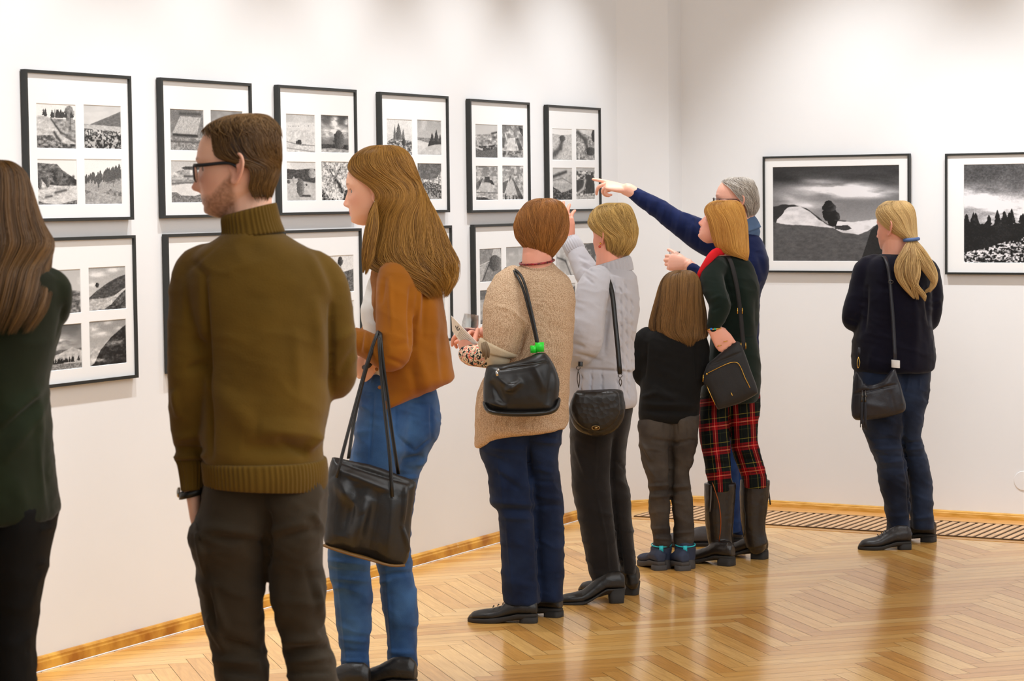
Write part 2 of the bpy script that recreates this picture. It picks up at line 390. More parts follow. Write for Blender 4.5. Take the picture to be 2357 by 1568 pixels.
# ---------------------------------------------------------------- framed photographs
FRB = mat('frame_black_wood', L(38, 40, 38), .45, .1, 20)
MATB = mat('passepartout_card', (.86, .855, .845), .8, .01, 3)
PRM = attrmat('photo_print', 'Img', .45, .3)
def gridUV(w, h):
    return np.meshgrid(np.linspace(0, 1, w), np.linspace(0, 1, h))
def pline(pts, U): p = np.array(pts, float); return np.interp(U, p[:, 0], p[:, 1])
def inpoly(pts, U, V):
    r = np.zeros(U.shape, bool); n = len(pts)
    for i in range(n):
        x1, y1 = pts[i]; x2, y2 = pts[(i+1) % n]
        if y1 == y2: continue
        c = ((V >= min(y1, y2)) & (V < max(y1, y2))); r ^= c & (U < (V-y1)*(x2-x1)/(y2-y1)+x1)
    return r
def paint(ops, w, h, seed):
    U, V = gridUV(w, h); I = np.full(U.shape, .8); asp = h/w
    for k, op in enumerate(ops):
        t = op[0]; s = seed*31+k*7
        if t == 'sky':      # top tone, bottom tone, cloud amount, scale
            I = op[2]+(op[1]-op[2])*V
            n = fbm(U*op[4], V*op[4]*1.3, 0, s, 5); I = I+op[3]*(np.clip((n-.45)*3.2, 0, 1))
        elif t == 'band':   # soft brighter/darker blob: u,v,ru,rv,delta
            I = I+op[5]*np.exp(-((U-op[1])/op[3])**2-((V-op[2])/op[4])**2)*np.clip(2.6*fbm(U*5+V*3, V*15, 0, s, 5)-.45, 0, 1.5)
        elif t == 'hill':   # line, tone, texture amp, scale, [edge roughness]
            er = op[5] if len(op) > 5 else .006
            ln = pline(op[1], U)+(fbm(U*30, 0, 0, s, 3)-.5)*er*2
            n = fbm(U*op[4], V*op[4]*1.6, 0, s+3, 5); T = op[2]+op[3]*(n-.5)*2.4
            a = np.clip((ln-V)*h/1.2+.5, 0, 1); I = I*(1-a)+T*a
        elif t == 'poly':
            m = inpoly(op[1], U, V); n = fbm(U*op[4], V*op[4], 0, s, 4); I = np.where(m, op[2]+op[3]*(n-.5)*2, I)
        elif t == 'tree':   # u,v(base),w,h,tone,[point]
            u0, v0, tw, th, tone = op[1:6]; pt = op[6] if len(op) > 6 else 0
            y = (V-v0)/th; hw = tw*np.sqrt(np.clip(1-(2*y-1)**2, 0, 1)) if not pt else tw*np.clip(1-y, 0, 1)**.8
            n = fbm(U*40, V*40*asp, 0, s, 3)
            m = (y > 0) & (y < 1) & (np.abs(U-u0) < hw*(.6+.75*n)); I = np.where(m, tone+.25*(n-.5)+.12*(U-u0)/tw, I)
        elif t == 'row':    # row of trees along a line: pts,n,h,tone
            rg = np.random.RandomState(s)
            for i in range(op[2]):
                uu = rg.rand(); vv = pline(op[1], uu); hh = op[3]*(.5+rg.rand()); n = fbm(U*50, V*50, 0, s+i, 2)
                y = (V-vv+hh*.25)/hh; m = (y > 0) & (y < 1) & (np.abs(U-uu) < hh*.22*(1-y)**.6*(.6+n)); I = np.where(m, op[4]+.15*(n-.5), I)
        elif t == 'speck':  # v line below which stones are scattered: line, dark, light, scale
            n = fbm(U*op[4], V*op[4]*asp*1.5, 0, s, 2); n2 = fbm(U*op[4]*.3, V*op[4]*.4, 0, s+5, 2); q_ = np.clip((n*.75+n2*.3-.48)/.14, 0, 1); T = op[2]+(op[3]-op[2])*q_*(.55+.6*n2)
            a = np.clip((pline(op[1], U)-V)*h/1.5+.5, 0, 1); I = I*(1-a)+T*a
        elif t == 'line':   # pts, width, tone
            p = op[1]
            for i in range(len(p)-1):
                d = np.array(p[i+1])-np.array(p[i]); tt = np.clip(((U-p[i][0])*d[0]+(V-p[i][1])*d[1])/(d@d), 0, 1)
                q = np.hypot(U-p[i][0]-tt*d[0], V-p[i][1]-tt*d[1]); a = np.exp(-(q/op[2])**2); I = I*(1-a)+op[3]*a
        elif t == 'grain':
            I = I+op[1]*(fbm(U*op[2], V*op[2], 0, s, 3)-.5)*2
        elif t == 'furrow': # angle, freq, amp, line
            n = np.sin((U*math.cos(op[1])+V*math.sin(op[1]))*op[2]+6*fbm(U*2, V*2, 0, s, 3)); a = (V < pline(op[4], U)); I = I+a*n*op[3]
    return np.clip(.53+(I-.5)*1.22, 0.02, 1)
def printmesh(name, o3, ux, uz, uw, uh, ops, seed, res, parent, org, n):
    w = max(8, int(uw*res)); h = max(8, int(uh*res)); I = paint(ops, w, h, seed); U, V = gridUV(w, h)
    v = (o3+np.multiply.outer(U, ux*uw)+np.multiply.outer(V, uz*uh)).reshape(-1, 3)
    i = np.arange(w*h).reshape(h, w); f = np.stack([i[:-1, :-1], i[:-1, 1:], i[1:, 1:], i[1:, :-1]], -1).reshape(-1, 4)
    if np.cross(ux, uz)@n < 0: f = f[:, ::-1].copy()
    o = mk(name, v, f, PRM, parent, False, org)
    lin = (I**2.1).ravel(); c = np.column_stack([lin*1.0, lin*.975, lin*.94]) if parent['tint'] == 0 else np.column_stack([lin, lin*.975, lin*1.0])
    setcol(o, c*.8+.012, 'Img'); return o
def make_frame(u0, u1, z0, z1, p0, D, N, windows, arts, label, group, res, rail=.011, depth=.026, seed=0, tint=0, tilt=0.0):
    org = p0+D*(u0+u1)/2+Z3*z0
    root = empty('framed_photograph' if len(windows) == 1 else 'framed_photographs', org, label, 'picture', group); root['tint'] = tint
    def pt(u, z, d): return p0+D*(u+ (z-z0)*tilt)+Z3*z+N*d
    c = lambda a, b, z: pt(a, b, z)
    mb = MB(); o_ = [(u0, z0), (u1, z0), (u1, z1), (u0, z1)]; i_ = [(u0+rail, z0+rail), (u1-rail, z0+rail), (u1-rail, z1-rail), (u0+rail, z1-rail)]
    b_ = .0012; oc = [(u0+b_, z0+b_), (u1-b_, z0+b_), (u1-b_, z1-b_), (u0+b_, z1-b_)]
    rings = [[c(*q, .004) for q in i_], [c(*q, .004) for q in o_], [c(*q, depth-b_) for q in o_], [c(*q, depth) for q in oc], [c(*q, depth) for q in i_], [c(*q, depth-.012) for q in i_]]
    v = np.array(rings).reshape(-1, 3); f = []
    for r in range(5):
        for j in range(4): f.append((r*4+j, r*4+(j+1) % 4, (r+1)*4+(j+1) % 4, (r+1)*4+j))
    for j in range(4): f.append((20+j, 20+(j+1) % 4, (j+1) % 4, j))
    mk('frame', v, f, FRB, root, False, org)
    # card mount with bevelled window openings
    md = depth-.010; gz = sorted({z0+rail*.9, z1-rail*.9, *[q for w in windows for q in (w[2], w[3])]}); gu = sorted({u0+rail*.9, u1-rail*.9, *[q for w in windows for q in (w[0], w[1])]})
    mb = MB()
    for i in range(len(gu)-1):
        for j in range(len(gz)-1):
            cu, cz = (gu[i]+gu[i+1])/2, (gz[j]+gz[j+1])/2
            if any(w[0] < cu < w[1] and w[2] < cz < w[3] for w in windows): continue
            mb.add([c(gu[i], gz[j], md), c(gu[i+1], gz[j], md), c(gu[i+1], gz[j+1], md), c(gu[i], gz[j+1], md)], [(0, 1, 2, 3)])
    for w in windows:
        a = [(w[0], w[2]), (w[1], w[2]), (w[1], w[3]), (w[0], w[3])]; k = .0015
        b = [(w[0]+k, w[2]+k), (w[1]-k, w[2]+k), (w[1]-k, w[3]-k), (w[0]+k, w[3]-k)]
        mb.add([c(*q, md) for q in a]+[c(*q, md-.0022) for q in b], [(j, (j+1) % 4, 4+(j+1) % 4, 4+j) for j in range(4)])
    mb.build('mount', MATB, root, False, org)
    MB().box(c((u0+u1)/2, (z0+z1)/2, .007), D, Z3, N, (u1-u0)/2-rail, (z1-z0)/2-rail, .003).build('backing', FRB, root, False, org)
    for k, (w, a) in enumerate(zip(windows, arts)):
        printmesh('photo_print', c(w[0]+.001, w[2]+.001, md-.002), D, Z3, w[1]-w[0]-.002, w[3]-w[2]-.002, a, seed*10+k+1, res, root, org, N)
    del root['tint']
    return root
def uz(px, py, p0, D, N, off):
    q = onplane(px, py, p0+N*off, N); return (q-p0)@D, q[2]
UP = [(60, 161, 303, 173, 70, 512, 305, 506), (370.5, 180, 582, 190, 376, 505, 585, 499.5), (639, 194.5, 823, 207, 646, 497, 827, 493), (874, 211.5, 1032, 221, 882, 493, 1038, 489.5),
      (1080, 226, 1219, 237, 1089, 488.5, 1223, 486), (1260, 240.5, 1384, 249, 1265, 486, 1385, 484)]
rects = []
for q in UP:
    a = [uz(q[2*i], q[2*i+1], LA, LD, LN, .026) for i in range(4)]
    rects.append(((a[0][0]+a[2][0])/2, (a[1][0]+a[3][0])/2, (a[2][1]+a[3][1])/2, (a[0][1]+a[1][1])/2))
DBG = rects
FW = float(np.mean([r[1]-r[0] for r in rects])); FH = float(np.mean([r[3]-r[2] for r in rects]))
# window fractions measured on the first frame
r0 = rects[0]
def frac(px, py):
    u, z = uz(px, py, LA, LD, LN, .016); return (u-r0[0])/(r0[1]-r0[0]), (z-r0[2])/(r0[3]-r0[2])
def cx1(x, y): return x/3.336, 130+y/3.336
wq = [((283, 358), (588, 712)), ((641, 369), (930, 714)), ((293, 788), (597, 1140)), ((647, 787), (935, 1135))]
WF = []
for a, b in wq:
    p = frac(*cx1(*a)); r = frac(*cx1(*b)); WF.append((p[0], r[0], r[1], p[1]))
G, E = [(0, 0), (1, 0)], [(0, 1), (1, 1)]
A = {}
A[1] = [[('sky', .88, .92, .03, 3), ('hill', [(0, .72), (.4, .68), (1, .66)], .55, .25, 14), ('tree', .85, .62, .13, .36, .5), ('tree', .48, .7, .06, .2, .6, 1), ('line', [(.86, .45), (.88, .75)], .012, .35), ('row', [(0, .82), (.35, .74)], 18, .14, .25), ('hill', [(0, .74), (.3, .71), (.5, .5), (.62, .3), (1, .12)], .74, .14, 12),
         ('line', [(.38, .66), (.5, .5), (.62, .36), (.78, .3)], .022, .3), ('line', [(.45, .36), (.52, .25), (.6, .17)], .035, .28), ('hill', [(0, .28), (.4, .3), (.55, .14), (1, .1)], .42, .4, 16), ('line', [(.8, .25), (1, .16)], .03, .4), ('grain', .08, 50)],
        [('sky', .74, .9, .05, 2), ('hill', [(0, .82), (.5, .86), (1, .95)], .78, .05, 4), ('hill', [(0, .56), (.15, .55), (.55, .7), (1, .88)], .42, .1, 20), ('hill', [(0, .55), (.3, .55), (1, .52)], .7, .12, 18), ('speck', [(0, .46), (.5, .43), (1, .4)], .3, .8, 34), ('speck', [(0, .3), (1, .33)], .17, .72, 26)],
        [('sky', .92, .9, .02, 3), ('hill', [(0, .92), (.5, .9), (.62, .78), (1, .55)], .36, .3, 12), ('hill', [(0, .6), (.1, .55), (.2, .45), (.5, .42), (1, .42)], .74, .2, 14), ('tree', .52, .45, .13, .36, .33), ('tree', .25, .38, .06, .25, .38), ('tree', .05, .33, .06, .3, .36), ('line', [(.8, .45), (.92, .62)], .035, .25), ('line', [(.45, .27), (.72, .32)], .03, .35), ('line', [(.2, .17), (.35, .19)], .03, .35), ('hill', [(0, .08), (.5, .12), (1, .4)], .78, .12, 18), ('hill', [(0, .1), (.14, .04), (.5, 0), (1, .1)], .4, .4, 26), ('grain', .07, 45)],
        [('sky', .9, .93, .02, 3), ('hill', [(0, .56), (.3, .62), (1, .78)], .52, .3, 16), ('row', [(0, .42), (1, .68)], 60, .22, .34), ('row', [(0, .36), (1, .34)], 40, .18, .62), ('hill', [(0, .2), (.2, .3), (.5, .26), (.8, .17), (1, .15)], .62, .14, 20), ('grain', .08, 60)]]
A[2] = [[('sky', .45, .45, .1, 6), ('poly', [(.3, .84), (.93, .82), (.8, .4), (.06, .41)], .68, .12, 40), ('line', [(.3, .9), (.9, .9)], .045, .3), ('line', [(.1, .38), (.8, .36)], .03, .18), ('hill', [(0, .33), (.5, .3), (1, .32)], .55, .25, 24), ('line', [(0, .22), (1, .2)], .03, .36), ('grain', .1, 70)],
        [('sky', .5, .7, .1, 4), ('hill', [(0, .6), (1, .5)], .5, .2, 12)],
        [('sky', .72, .78, .04, 3), ('hill', [(0, .7), (.4, .8), (.8, .82), (1, .78)], .66, .3, 10), ('poly', [(.3, .83), (.45, .87), (.95, .85), (1, .79), (.4, .79)], .26, .1, 30), ('line', [(.4, .63), (.95, .63)], .025, .3), ('hill', [(0, .55), (1, .55)], .62, .2, 14), ('line', [(0, .45), (1, .5)], .02, .4), ('hill', [(0, .4), (.4, .45), (1, .45)], .83, .05, 8), ('hill', [(0, .24), (.15, .25), (.3, .17), (.7, .16), (1, .22)], .46, .2, 30), ('grain', .06, 60)],
        [('sky', .7, .8, .1, 4), ('hill', [(0, .6), (1, .5)], .45, .3, 12)]]
A[3] = [[('sky', .68, .85, .06, 3), ('hill', [(0, .78), (1, .8)], .8, .06, 20), ('row', [(0, .66), (1, .72)], 24, .035, .6), ('hill', [(0, .6), (1, .58)], .78, .12, 16), ('tree', .46, .2, .08, .14, .18), ('tree', .37, .2, .03, .11, .2), ('line', [(.55, .2), (.68, .2)], .012, .2), ('line', [(0, .28), (.5, .2), (1, .19)], .01, .42), ('line', [(0, .11), (1, .02)], .012, .5), ('grain', .05, 40)],
        [('sky', .25, .5, .05, 3), ('band', .5, .85, .14, .14, .6), ('band', .55, .6, .3, .16, .5), ('band', .2, .5, .2, .12, .5), ('band', .95, .85, .1, .1, .5), ('band', .9, .55, .2, .14, .4), ('band', .05, .8, .18, .2, .3), ('hill', [(0, .23), (.4, .22), (1, .22)], .22, .2, 20), ('tree', .65, .08, .2, .52, .3), ('hill', [(0, .1), (.3, .12), (1, .08)], .62, .2, 14), ('grain', .06, 50)],
        [('sky', .78, .86, .12, 5), ('hill', [(0, .82), (.35, .8), (.8, .83), (1, .82)], .26, .16, 18), ('tree', .88, .58, .13, .26, .6), ('hill', [(0, .55), (.4, .58), (1, .47)], .7, .1, 12), ('line', [(.4, .55), (.95, .48)], .025, .22), ('tree', .24, .44, .05, .18, .62), ('tree', .06, .44, .06, .1, .3), ('line', [(.45, .13), (.8, .12)], .025, .12), ('tree', .47, .12, .14, .45, .4), ('tree', .68, .38, .04, .06, .3), ('grain', .06, 40)],
        [('sky', .62, .7, .25, 9), ('line', [(.75, .22), (.66, .4), (.5, .55)], .05, .12), ('line', [(.5, .55), (.3, .8)], .015, .25), ('line', [(.5, .55), (.5, .9)], .012, .3), ('line', [(.5, .55), (.7, .85)], .012, .3), ('line', [(.5, .55), (.12, .62)], .01, .4), ('hill', [(0, .3), (.15, .2), (.3, .05), (1, 0)], .4, .6, 26), ('poly', [(.78, .0), (1, 0), (1, .3), (.85, .25)], .2, .3, 20), ('grain', .45, 30)]]
A[4] = [[('sky', .84, .78, .04, 3), ('hill', [(0, .6), (.3, .56), (1, .6)], .8, .05, 10), ('tree', .47, .3, .2, .6, .36, 1), ('tree', .32, .3, .08, .55, .4, 1), ('tree', .66, .35, .08, .4, .42, 1), ('hill', [(0, .35), (.2, .45), (.7, .42), (1, .4)], .5, .5, 18), ('tree', .68, .25, .08, .2, .25), ('hill', [(0, .3), (.3, .2), (.7, .05), (1, 0)], .82, .05, 8), ('grain', .08, 40)],
        [('sky', .62, .78, .1, 4), ('hill', [(0, .5), (1, .48)], .5, .2, 20), ('hill', [(0, .43), (.4, .36), (1, .3)], .8, .06, 6), ('tree', .62, .2, .16, .45, .22, 1), ('tree', .8, .25, .14, .5, .25, 1), ('tree', .96, .25, .1, .38, .28, 1), ('poly', [(.42, .22), (.5, .4), (1, .4), (1, .28)], .22, .1, 10), ('hill', [(0, .02), (.4, .24), (.7, .3), (1, .32)], .74, .08, 10), ('grain', .05, 40)],
        [('sky', .6, .7, .2, 6), ('hill', [(0, .6), (1, .5)], .45, .4, 16)],
        [('sky', .35, .4, .12, 10), ('hill', [(0, .62), (.4, .55), (.8, .6), (1, .8)], .68, .5, 18), ('hill', [(0, .4), (.4, .5), (1, .4)], .42, .5, 24), ('hill', [(0, .28), (.5, .12), (1, 0)], .6, .3, 30), ('grain', .12, 50)]]
A[5] = [[('sky', .72, .78, .02, 3), ('hill', [(0, .68), (.3, .7), (.75, .74), (1, .8)], .6, .35, 10), ('line', [(.75, .74), (1, .78)], .03, .25), ('hill', [(0, .36), (.5, .36), (1, .4)], .32, .5, 16), ('line', [(.05, .3), (.3, .24)], .03, .8), ('hill', [(0, .2), (.5, .22), (1, .3)], .36, .12, 30)],
        [('sky', .4, .62, .35, 8), ('poly', [(.3, .6), (.62, .62), (.62, .2), (.2, .22)], .78, .1, 8), ('poly', [(.62, .6), (.75, .6), (1, .25), (.8, .22)], .35, .1, 8), ('poly', [(0, .6), (.15, .6), (.1, .3), (0, .3)], .35, .1, 8), ('poly', [(.8, .95), (1, .9), (1, .65), (.85, .8)], .2, .2, 20), ('line', [(.15, .75), (.25, .5)], .03, .85), ('hill', [(0, .2), (1, .22)], .5, .3, 14), ('grain', .12, 12)],
        [('sky', .45, .7, .3, 10), ('hill', [(0, .7), (1, .7)], .66, .25, 12), ('poly', [(.42, .68), (.62, .68), (.66, .52), (.38, .52)], .25, .1, 20), ('poly', [(.6, .6), (.75, .58), (.85, .44), (.68, .46)], .2, .1, 20), ('poly', [(0, .5), (.35, .66), (.1, .3), (0, .3)], .35, .2, 10), ('poly', [(.3, .5), (.68, .5), (.82, .28), (.2, .26)], .72, .05, 10), ('line', [(0, .22), (1, .2)], .015, .35), ('hill', [(0, .08), (.4, .08), (.6, .02), (1, .0)], .2, .3, 20), ('grain', .06, 30)],
        [('sky', .5, .6, .3, 8), ('hill', [(0, .75), (1, .75)], .62, .3, 12), ('poly', [(.35, .6), (.45, .6), (.7, .2), (.1, .2)], .72, .06, 10), ('poly', [(.5, .6), (.55, .6), (1, .05), (.75, .05)], .36, .1, 10), ('poly', [(0, .5), (.3, .58), (.1, .2), (0, .2)], .36, .1, 10), ('line', [(.35, .56), (.38, .68)], .02, .2), ('row', [(0, .04), (1, .02)], 12, .14, .2), ('grain', .08, 30)]]
A[6] = [[('sky', .9, .9, .02, 3), ('hill', [(0, .84), (.5, .8), (1, .84)], .72, .12, 14), ('tree', .52, .6, .16, .2, .3), ('line', [(.5, .65), (.42, .4), (.15, .2)], .09, .3), ('line', [(.15, .22), (0, .12)], .1, .32), ('grain', .08, 24)],
        [('sky', .78, .7, .05, 3), ('hill', [(0, .92), (.5, .84), (1, .7)], .6, .35, 12), ('line', [(.1, .9), (.5, .65), (.6, .4)], .08, .28), ('tree', .95, .6, .12, .4, .2), ('tree', .78, .15, .28, .28, .24), ('line', [(0, .3), (.9, 0)], .03, .6), ('grain', .08, 20)],
        [('sky', .7, .75, .04, 3), ('hill', [(0, .85), (.5, .9), (1, .88)], .66, .15, 10), ('line', [(0, .72), (.35, .8), (.7, .88)], .05, .25), ('line', [(0, .6), (.5, .68), (1, .5)], .02, .5), ('hill', [(0, .42), (.3, .3), (.5, .22), (.8, .28), (1, .35)], .26, .4, 16, .04)],
        [('sky', .66, .6, .1, 5), ('hill', [(0, .9), (1, .9)], .5, .6, 12), ('poly', [(0, .6), (.4, .62), (.5, .3), (.1, .15), (0, .3)], .22, .1, 10), ('poly', [(.5, .8), (.95, .75), (1, .2), (.5, .18)], .2, .1, 10), ('line', [(.1, .2), (.4, .35), (.5, .6)], .05, .7), ('hill', [(0, .12), (.5, .14), (1, .12)], .66, .2, 20)]]
A[7] = [[('sky', .7, .8, .1, 4), ('hill', [(0, .6), (1, .5)], .45, .3, 12)],
        [('sky', .62, .84, .0, 3), ('band', .25, .85, .2, .06, .35), ('band', .7, .93, .2, .05, .3), ('band', .1, .6, .1, .08, .2), ('hill', [(0, .3), (.2, .45), (.5, .62), (.8, .75), (1, .8)], .3, .14, 20), ('tree', .23, .53, .05, .12, .2), ('hill', [(0, .27), (.4, .27), (.7, .33), (1, .5)], .72, .18, 18), ('hill', [(0, .0), (.4, .02), (.6, .12), (.8, .3), (1, .45)], .3, .3, 20), ('band', .28, .29, .02, .015, .4), ('grain', .05, 50)],
        [('sky', .35, .7, .1, 3), ('band', .4, .6, .4, .18, .3), ('hill', [(0, .42), (.4, .44), (1, .45)], .36, .15, 20), ('hill', [(0, .3), (.4, .35), (.75, .48), (1, .4)], .72, .15, 14), ('row', [(0, .14), (1, .2)], 40, .1, .12), ('hill', [(0, .14), (1, .12)], .5, .25, 30)],
        [('sky', .55, .76, .0, 3), ('band', .12, .85, .13, .08, .4), ('band', .35, .7, .16, .05, .35), ('band', .85, .8, .12, .06, .3), ('band', .5, .95, .12, .04, .25), ('band', .12, .68, .1, .05, .2), ('hill', [(0, .42), (.2, .44), (.4, .35), (1, .3)], .7, .2, 12), ('hill', [(0, .0), (.12, .06), (.3, .35), (.6, .62), (1, .87)], .16, .2, 16), ('band', .72, .48, .22, .06, .42), ('band', .3, .12, .2, .04, .4), ('grain', .05, 50)]]
A[8] = [[('sky', .84, .86, .03, 3), ('hill', [(0, .5), (1, .55)], .6, .3, 10)]]*4
A[9] = [[('sky', .84, .86, .03, 3), ('hill', [(0, .5), (1, .55)], .6, .3, 10)],
        [('sky', .84, .88, .04, 2), ('hill', [(0, .4), (.5, .52), (1, .62)], .4, .22, 30), ('tree', .52, .72, .1, .25, .24), ('line', [(.52, .3), (.54, .78)], .009, .25), ('line', [(.5, 0), (.56, .45)], .008, .8), ('line', [(.75, 0), (.8, .55)], .01, .2), ('grain', .1, 40)],
        [('sky', .7, .8, .1, 4), ('hill', [(0, .6), (1, .5)], .45, .3, 12)],
        [('sky', .8, .78, .06, 3), ('line', [(.3, .9), (.5, .6), (.55, .3)], .015, .3), ('line', [(.55, .3), (.8, .1)], .02, .3), ('line', [(.3, .7), (.6, .45)], .012, .3), ('hill', [(0, .3), (1, .1)], .5, .3, 20)]]
A[10] = [[('sky', .7, .8, .1, 4), ('hill', [(0, .6), (1, .5)], .45, .3, 12)]]*4
A[11] = [[('sky', .5, .5, .1, 12), ('poly', [(.65, 1), (.95, 1), (1, .7), (.55, .7)], .72, .05, 10), ('poly', [(0, .45), (.35, .6), (.1, .05), (0, 0)], .68, .08, 16), ('tree', .7, .3, .28, .5, .34), ('line', [(0, .5), (.45, .62)], .015, .8), ('line', [(.15, .05), (.42, .5)], .015, .15), ('grain', .12, 50)],
         [('sky', .6, .76, .12, 4), ('hill', [(0, .3), (1, .3)], .5, .3, 20), ('line', [(0, .22), (1, .24)], .03, .25), ('line', [(0, .08), (1, .04)], .02, .3)],
         [('sky', .38, .4, .1, 14), ('hill', [(0, .72), (1, .78)], .66, .08, 12), ('hill', [(0, .4), (1, .45)], .62, .15, 30), ('hill', [(0, .12), (1, .2)], .4, .15, 20)], [('sky', .6, .6, .2, 8)]]
A[12] = [[('sky', .72, .7, .1, 6), ('line', [(.1, .6), (.5, .5), (.8, 0)], .03, .4), ('band', .4, .5, .2, .2, -.15)], [('sky', .35, .35, .3, 10), ('line', [(0, .5), (1, .1)], .03, .25)],
         [('sky', .7, .7, .1, 6), ('hill', [(0, .7), (1, .9)], .4, .3, 12)], [('sky', .5, .6, .3, 8)]]
LAB = ['black framed set of four landscape prints, first at left in upper row',
       'black framed set of four prints half hidden by bearded man\'s head',
       'black framed set of four tree prints between bearded man and auburn-haired woman',
       'black framed set of four prints, upper row, partly hidden by wavy auburn hair',
       'black framed set of four farmland prints, upper row, above the beige-cardigan woman',
       'black framed set of four prints last in upper row, next to the pointing fingertips',
       'black framed set of four hill prints, lower row, beside woman in dark green',
       'black framed set in lower row, mostly hidden behind brown sweater shoulder',
       'black framed set in lower row with thin lone tree print',
       'black framed set in lower row, only right edge showing beside rust cardigan',
       'black framed set in lower row directly behind beige-cardigan woman\'s shoulder',
       'black framed set in lower row, seen between two short-haired women\'s heads']
low = []
ru = [r[0] for r in rects]
zlt = np.mean([uz(311, 543, LA, LD, LN, .026)[1], uz(1041, 518, LA, LD, LN, .026)[1], uz(832, 525, LA, LD, LN, .026)[1]])
lu = [uz(311+2, 543, LA, LD, LN, .026)[0]-FW, uz(384, 538, LA, LD, LN, .026)[0], uz(833, 525, LA, LD, LN, .026)[0]-FW, uz(1041, 518, LA, LD, LN, .026)[0]-FW, uz(1092, 519, LA, LD, LN, .026)[0], 0]
lu[5] = lu[4]+(ru[5]-ru[4])
for i in range(6):
    u0 = (rects[i][0]+rects[i][1])/2-FW/2; u1 = u0+FW; z1 = rects[i][3]; z0 = z1-FH
    ws = [(u0+a*FW, u0+b*FW, z0+c*FH, z0+d*FH) for a, b, c, d in WF]
    make_frame(u0, u1, z0, z1, LA, LD, LN, ws, A[i+1], LAB[i], 'framed sets of four photographs on the left wall', 520, seed=i+1)
for i in range(6):
    u0 = lu[i]; u1 = u0+FW; z1 = zlt; z0 = z1-FH
    ws = [(u0+a*FW, u0+b*FW, z0+c*FH, z0+d*FH) for a, b, c, d in WF]
    make_frame(u0, u1, z0, z1, LA, LD, LN, ws, A[i+7], LAB[6+i], 'framed sets of four photographs on the left wall', 420, seed=i+7)
# two large pictures on the back wall
B1 = [('sky', .24, .82, .0, 3), ('band', .2, .87, .8, .1, -.10), ('band', .5, .78, .32, .06, .35), ('band', .5, .76, .26, .045, .6), ('band', .7, .71, .28, .045, .6), ('band', .3, .7, .4, .08, .12), ('band', .35, .84, .12, .025, .2), ('band', .1, .63, .12, .06, .25), ('band', .3, .58, .15, .05, .3), ('band', .9, .86, .15, .07, -.12),
      ('hill', [(0, .58), (.08, .6), (.17, .6), (.28, .55), (.36, .47), (.45, .38), (.55, .33), (1, .33)], .2, .04, 10), ('tree', .455, .42, .065, .14, .1), ('tree', .45, .52, .05, .1, .12), ('tree', .49, .4, .045, .13, .1), ('tree', .45, .57, .035, .07, .12), ('poly', [(.43, .45), (.52, .45), (.55, .36), (.45, .37)], .1, .05, 12), ('line', [(.5, .43), (.58, .42)], .008, .25),
      ('hill', [(0, .3), (.04, .47), (.12, .57), (.22, .58), (.3, .52), (.38, .43), (.44, .38), (.5, .35), (.52, .42), (.62, .41), (.75, .43), (.85, .44), (.92, .48), (1, .6)], .86, .12, 16), ('poly', [(.5, .37), (.6, .38), (.63, .34), (.58, .32), (.5, .34)], .2, .1, 20),
      ('poly', [(0, .58), (.1, .56), (.08, .5), (.03, .44), (0, .44)], .2, .05, 10), ('hill', [(0, .42), (.06, .4), (.15, .385), (.28, .38), (.38, .36), (.48, .35), (.56, .3), (.68, .28), (.75, .31), (.82, .38), (1, .6)], .34, .05, 30), ('poly', [(.7, 0), (1, 0), (1, .62), (.86, .42), (.78, .32)], .16, .03, 20), ('grain', .03, 120)]
B2 = [('sky', .3, .5, .12, 3), ('band', .85, .75, .24, .26, .95), ('band', .12, .66, .2, .11, .6), ('band', .5, .52, .4, .13, .75), ('band', .25, .45, .2, .1, .3), ('band', .35, .8, .3, .1, -.05),
      ('hill', [(0, .42), (.3, .38), (.5, .4), (.7, .42), (1, .5)], .1, .05, 10, .03), ('row', [(0, .4), (1, .45)], 26, .1, .1), ('tree', .28, .38, .035, .16, .08, 1), ('tree', .4, .4, .035, .15, .08, 1), ('tree', .63, .42, .05, .16, .08, 1), ('tree', .72, .42, .05, .15, .08, 1), ('tree', .08, .38, .03, .14, .09, 1), ('tree', .9, .44, .05, .16, .08, 1),
      ('hill', [(0, .38), (.3, .38), (1, .42)], .11, .05, 10), ('speck', [(0, .1), (.2, .16), (.45, .25), (.7, .36), (1, .5)], .08, .92, 70), ('grain', .1, 90)]
q = [uz(*p, BA, BD, BN, .028) for p in ((1753.5, 358.5), (2091.7, 355.4), (1757.7, 627.5), (2095, 629))]
u0, u1 = (q[0][0]+q[2][0])/2, (q[1][0]+q[3][0])/2; z1, z0 = (q[0][1]+q[1][1])/2, (q[2][1]+q[3][1])/2
w1 = [uz(*p, BA, BD, BN, .018) for p in ((1778, 384.7), (2070, 602))]
BW, BH = u1-u0, z1-z0
make_frame(u0, u1, z0, z1, BA, BD, BN, [(w1[0][0], w1[1][0], w1[1][1], w1[0][1])], [B1], 'large black framed landscape print with lone dark tree on the back wall', 'large framed prints on the back wall', 420, rail=.010, depth=.028, seed=21, tint=1)
q = [uz(*p, BA, BD, BN, .028) for p in ((2173.5, 354), (2176, 631))]
v0 = (q[0][0]+q[1][0])/2; zz1 = q[0][1]; w2 = [uz(*p, BA, BD, BN, .018) for p in ((2218, 379), (2220, 605))]; mg = w2[0][0]-v0
make_frame(v0, v0+BW, zz1-BH, zz1, BA, BD, BN, [(w2[0][0], v0+BW-mg, w2[1][1], w2[0][1])], [B2], 'large black framed print of stony slope and firs, cut by the right picture edge', 'large framed prints on the back wall', 420, rail=.010, depth=.028, seed=22, tint=1)
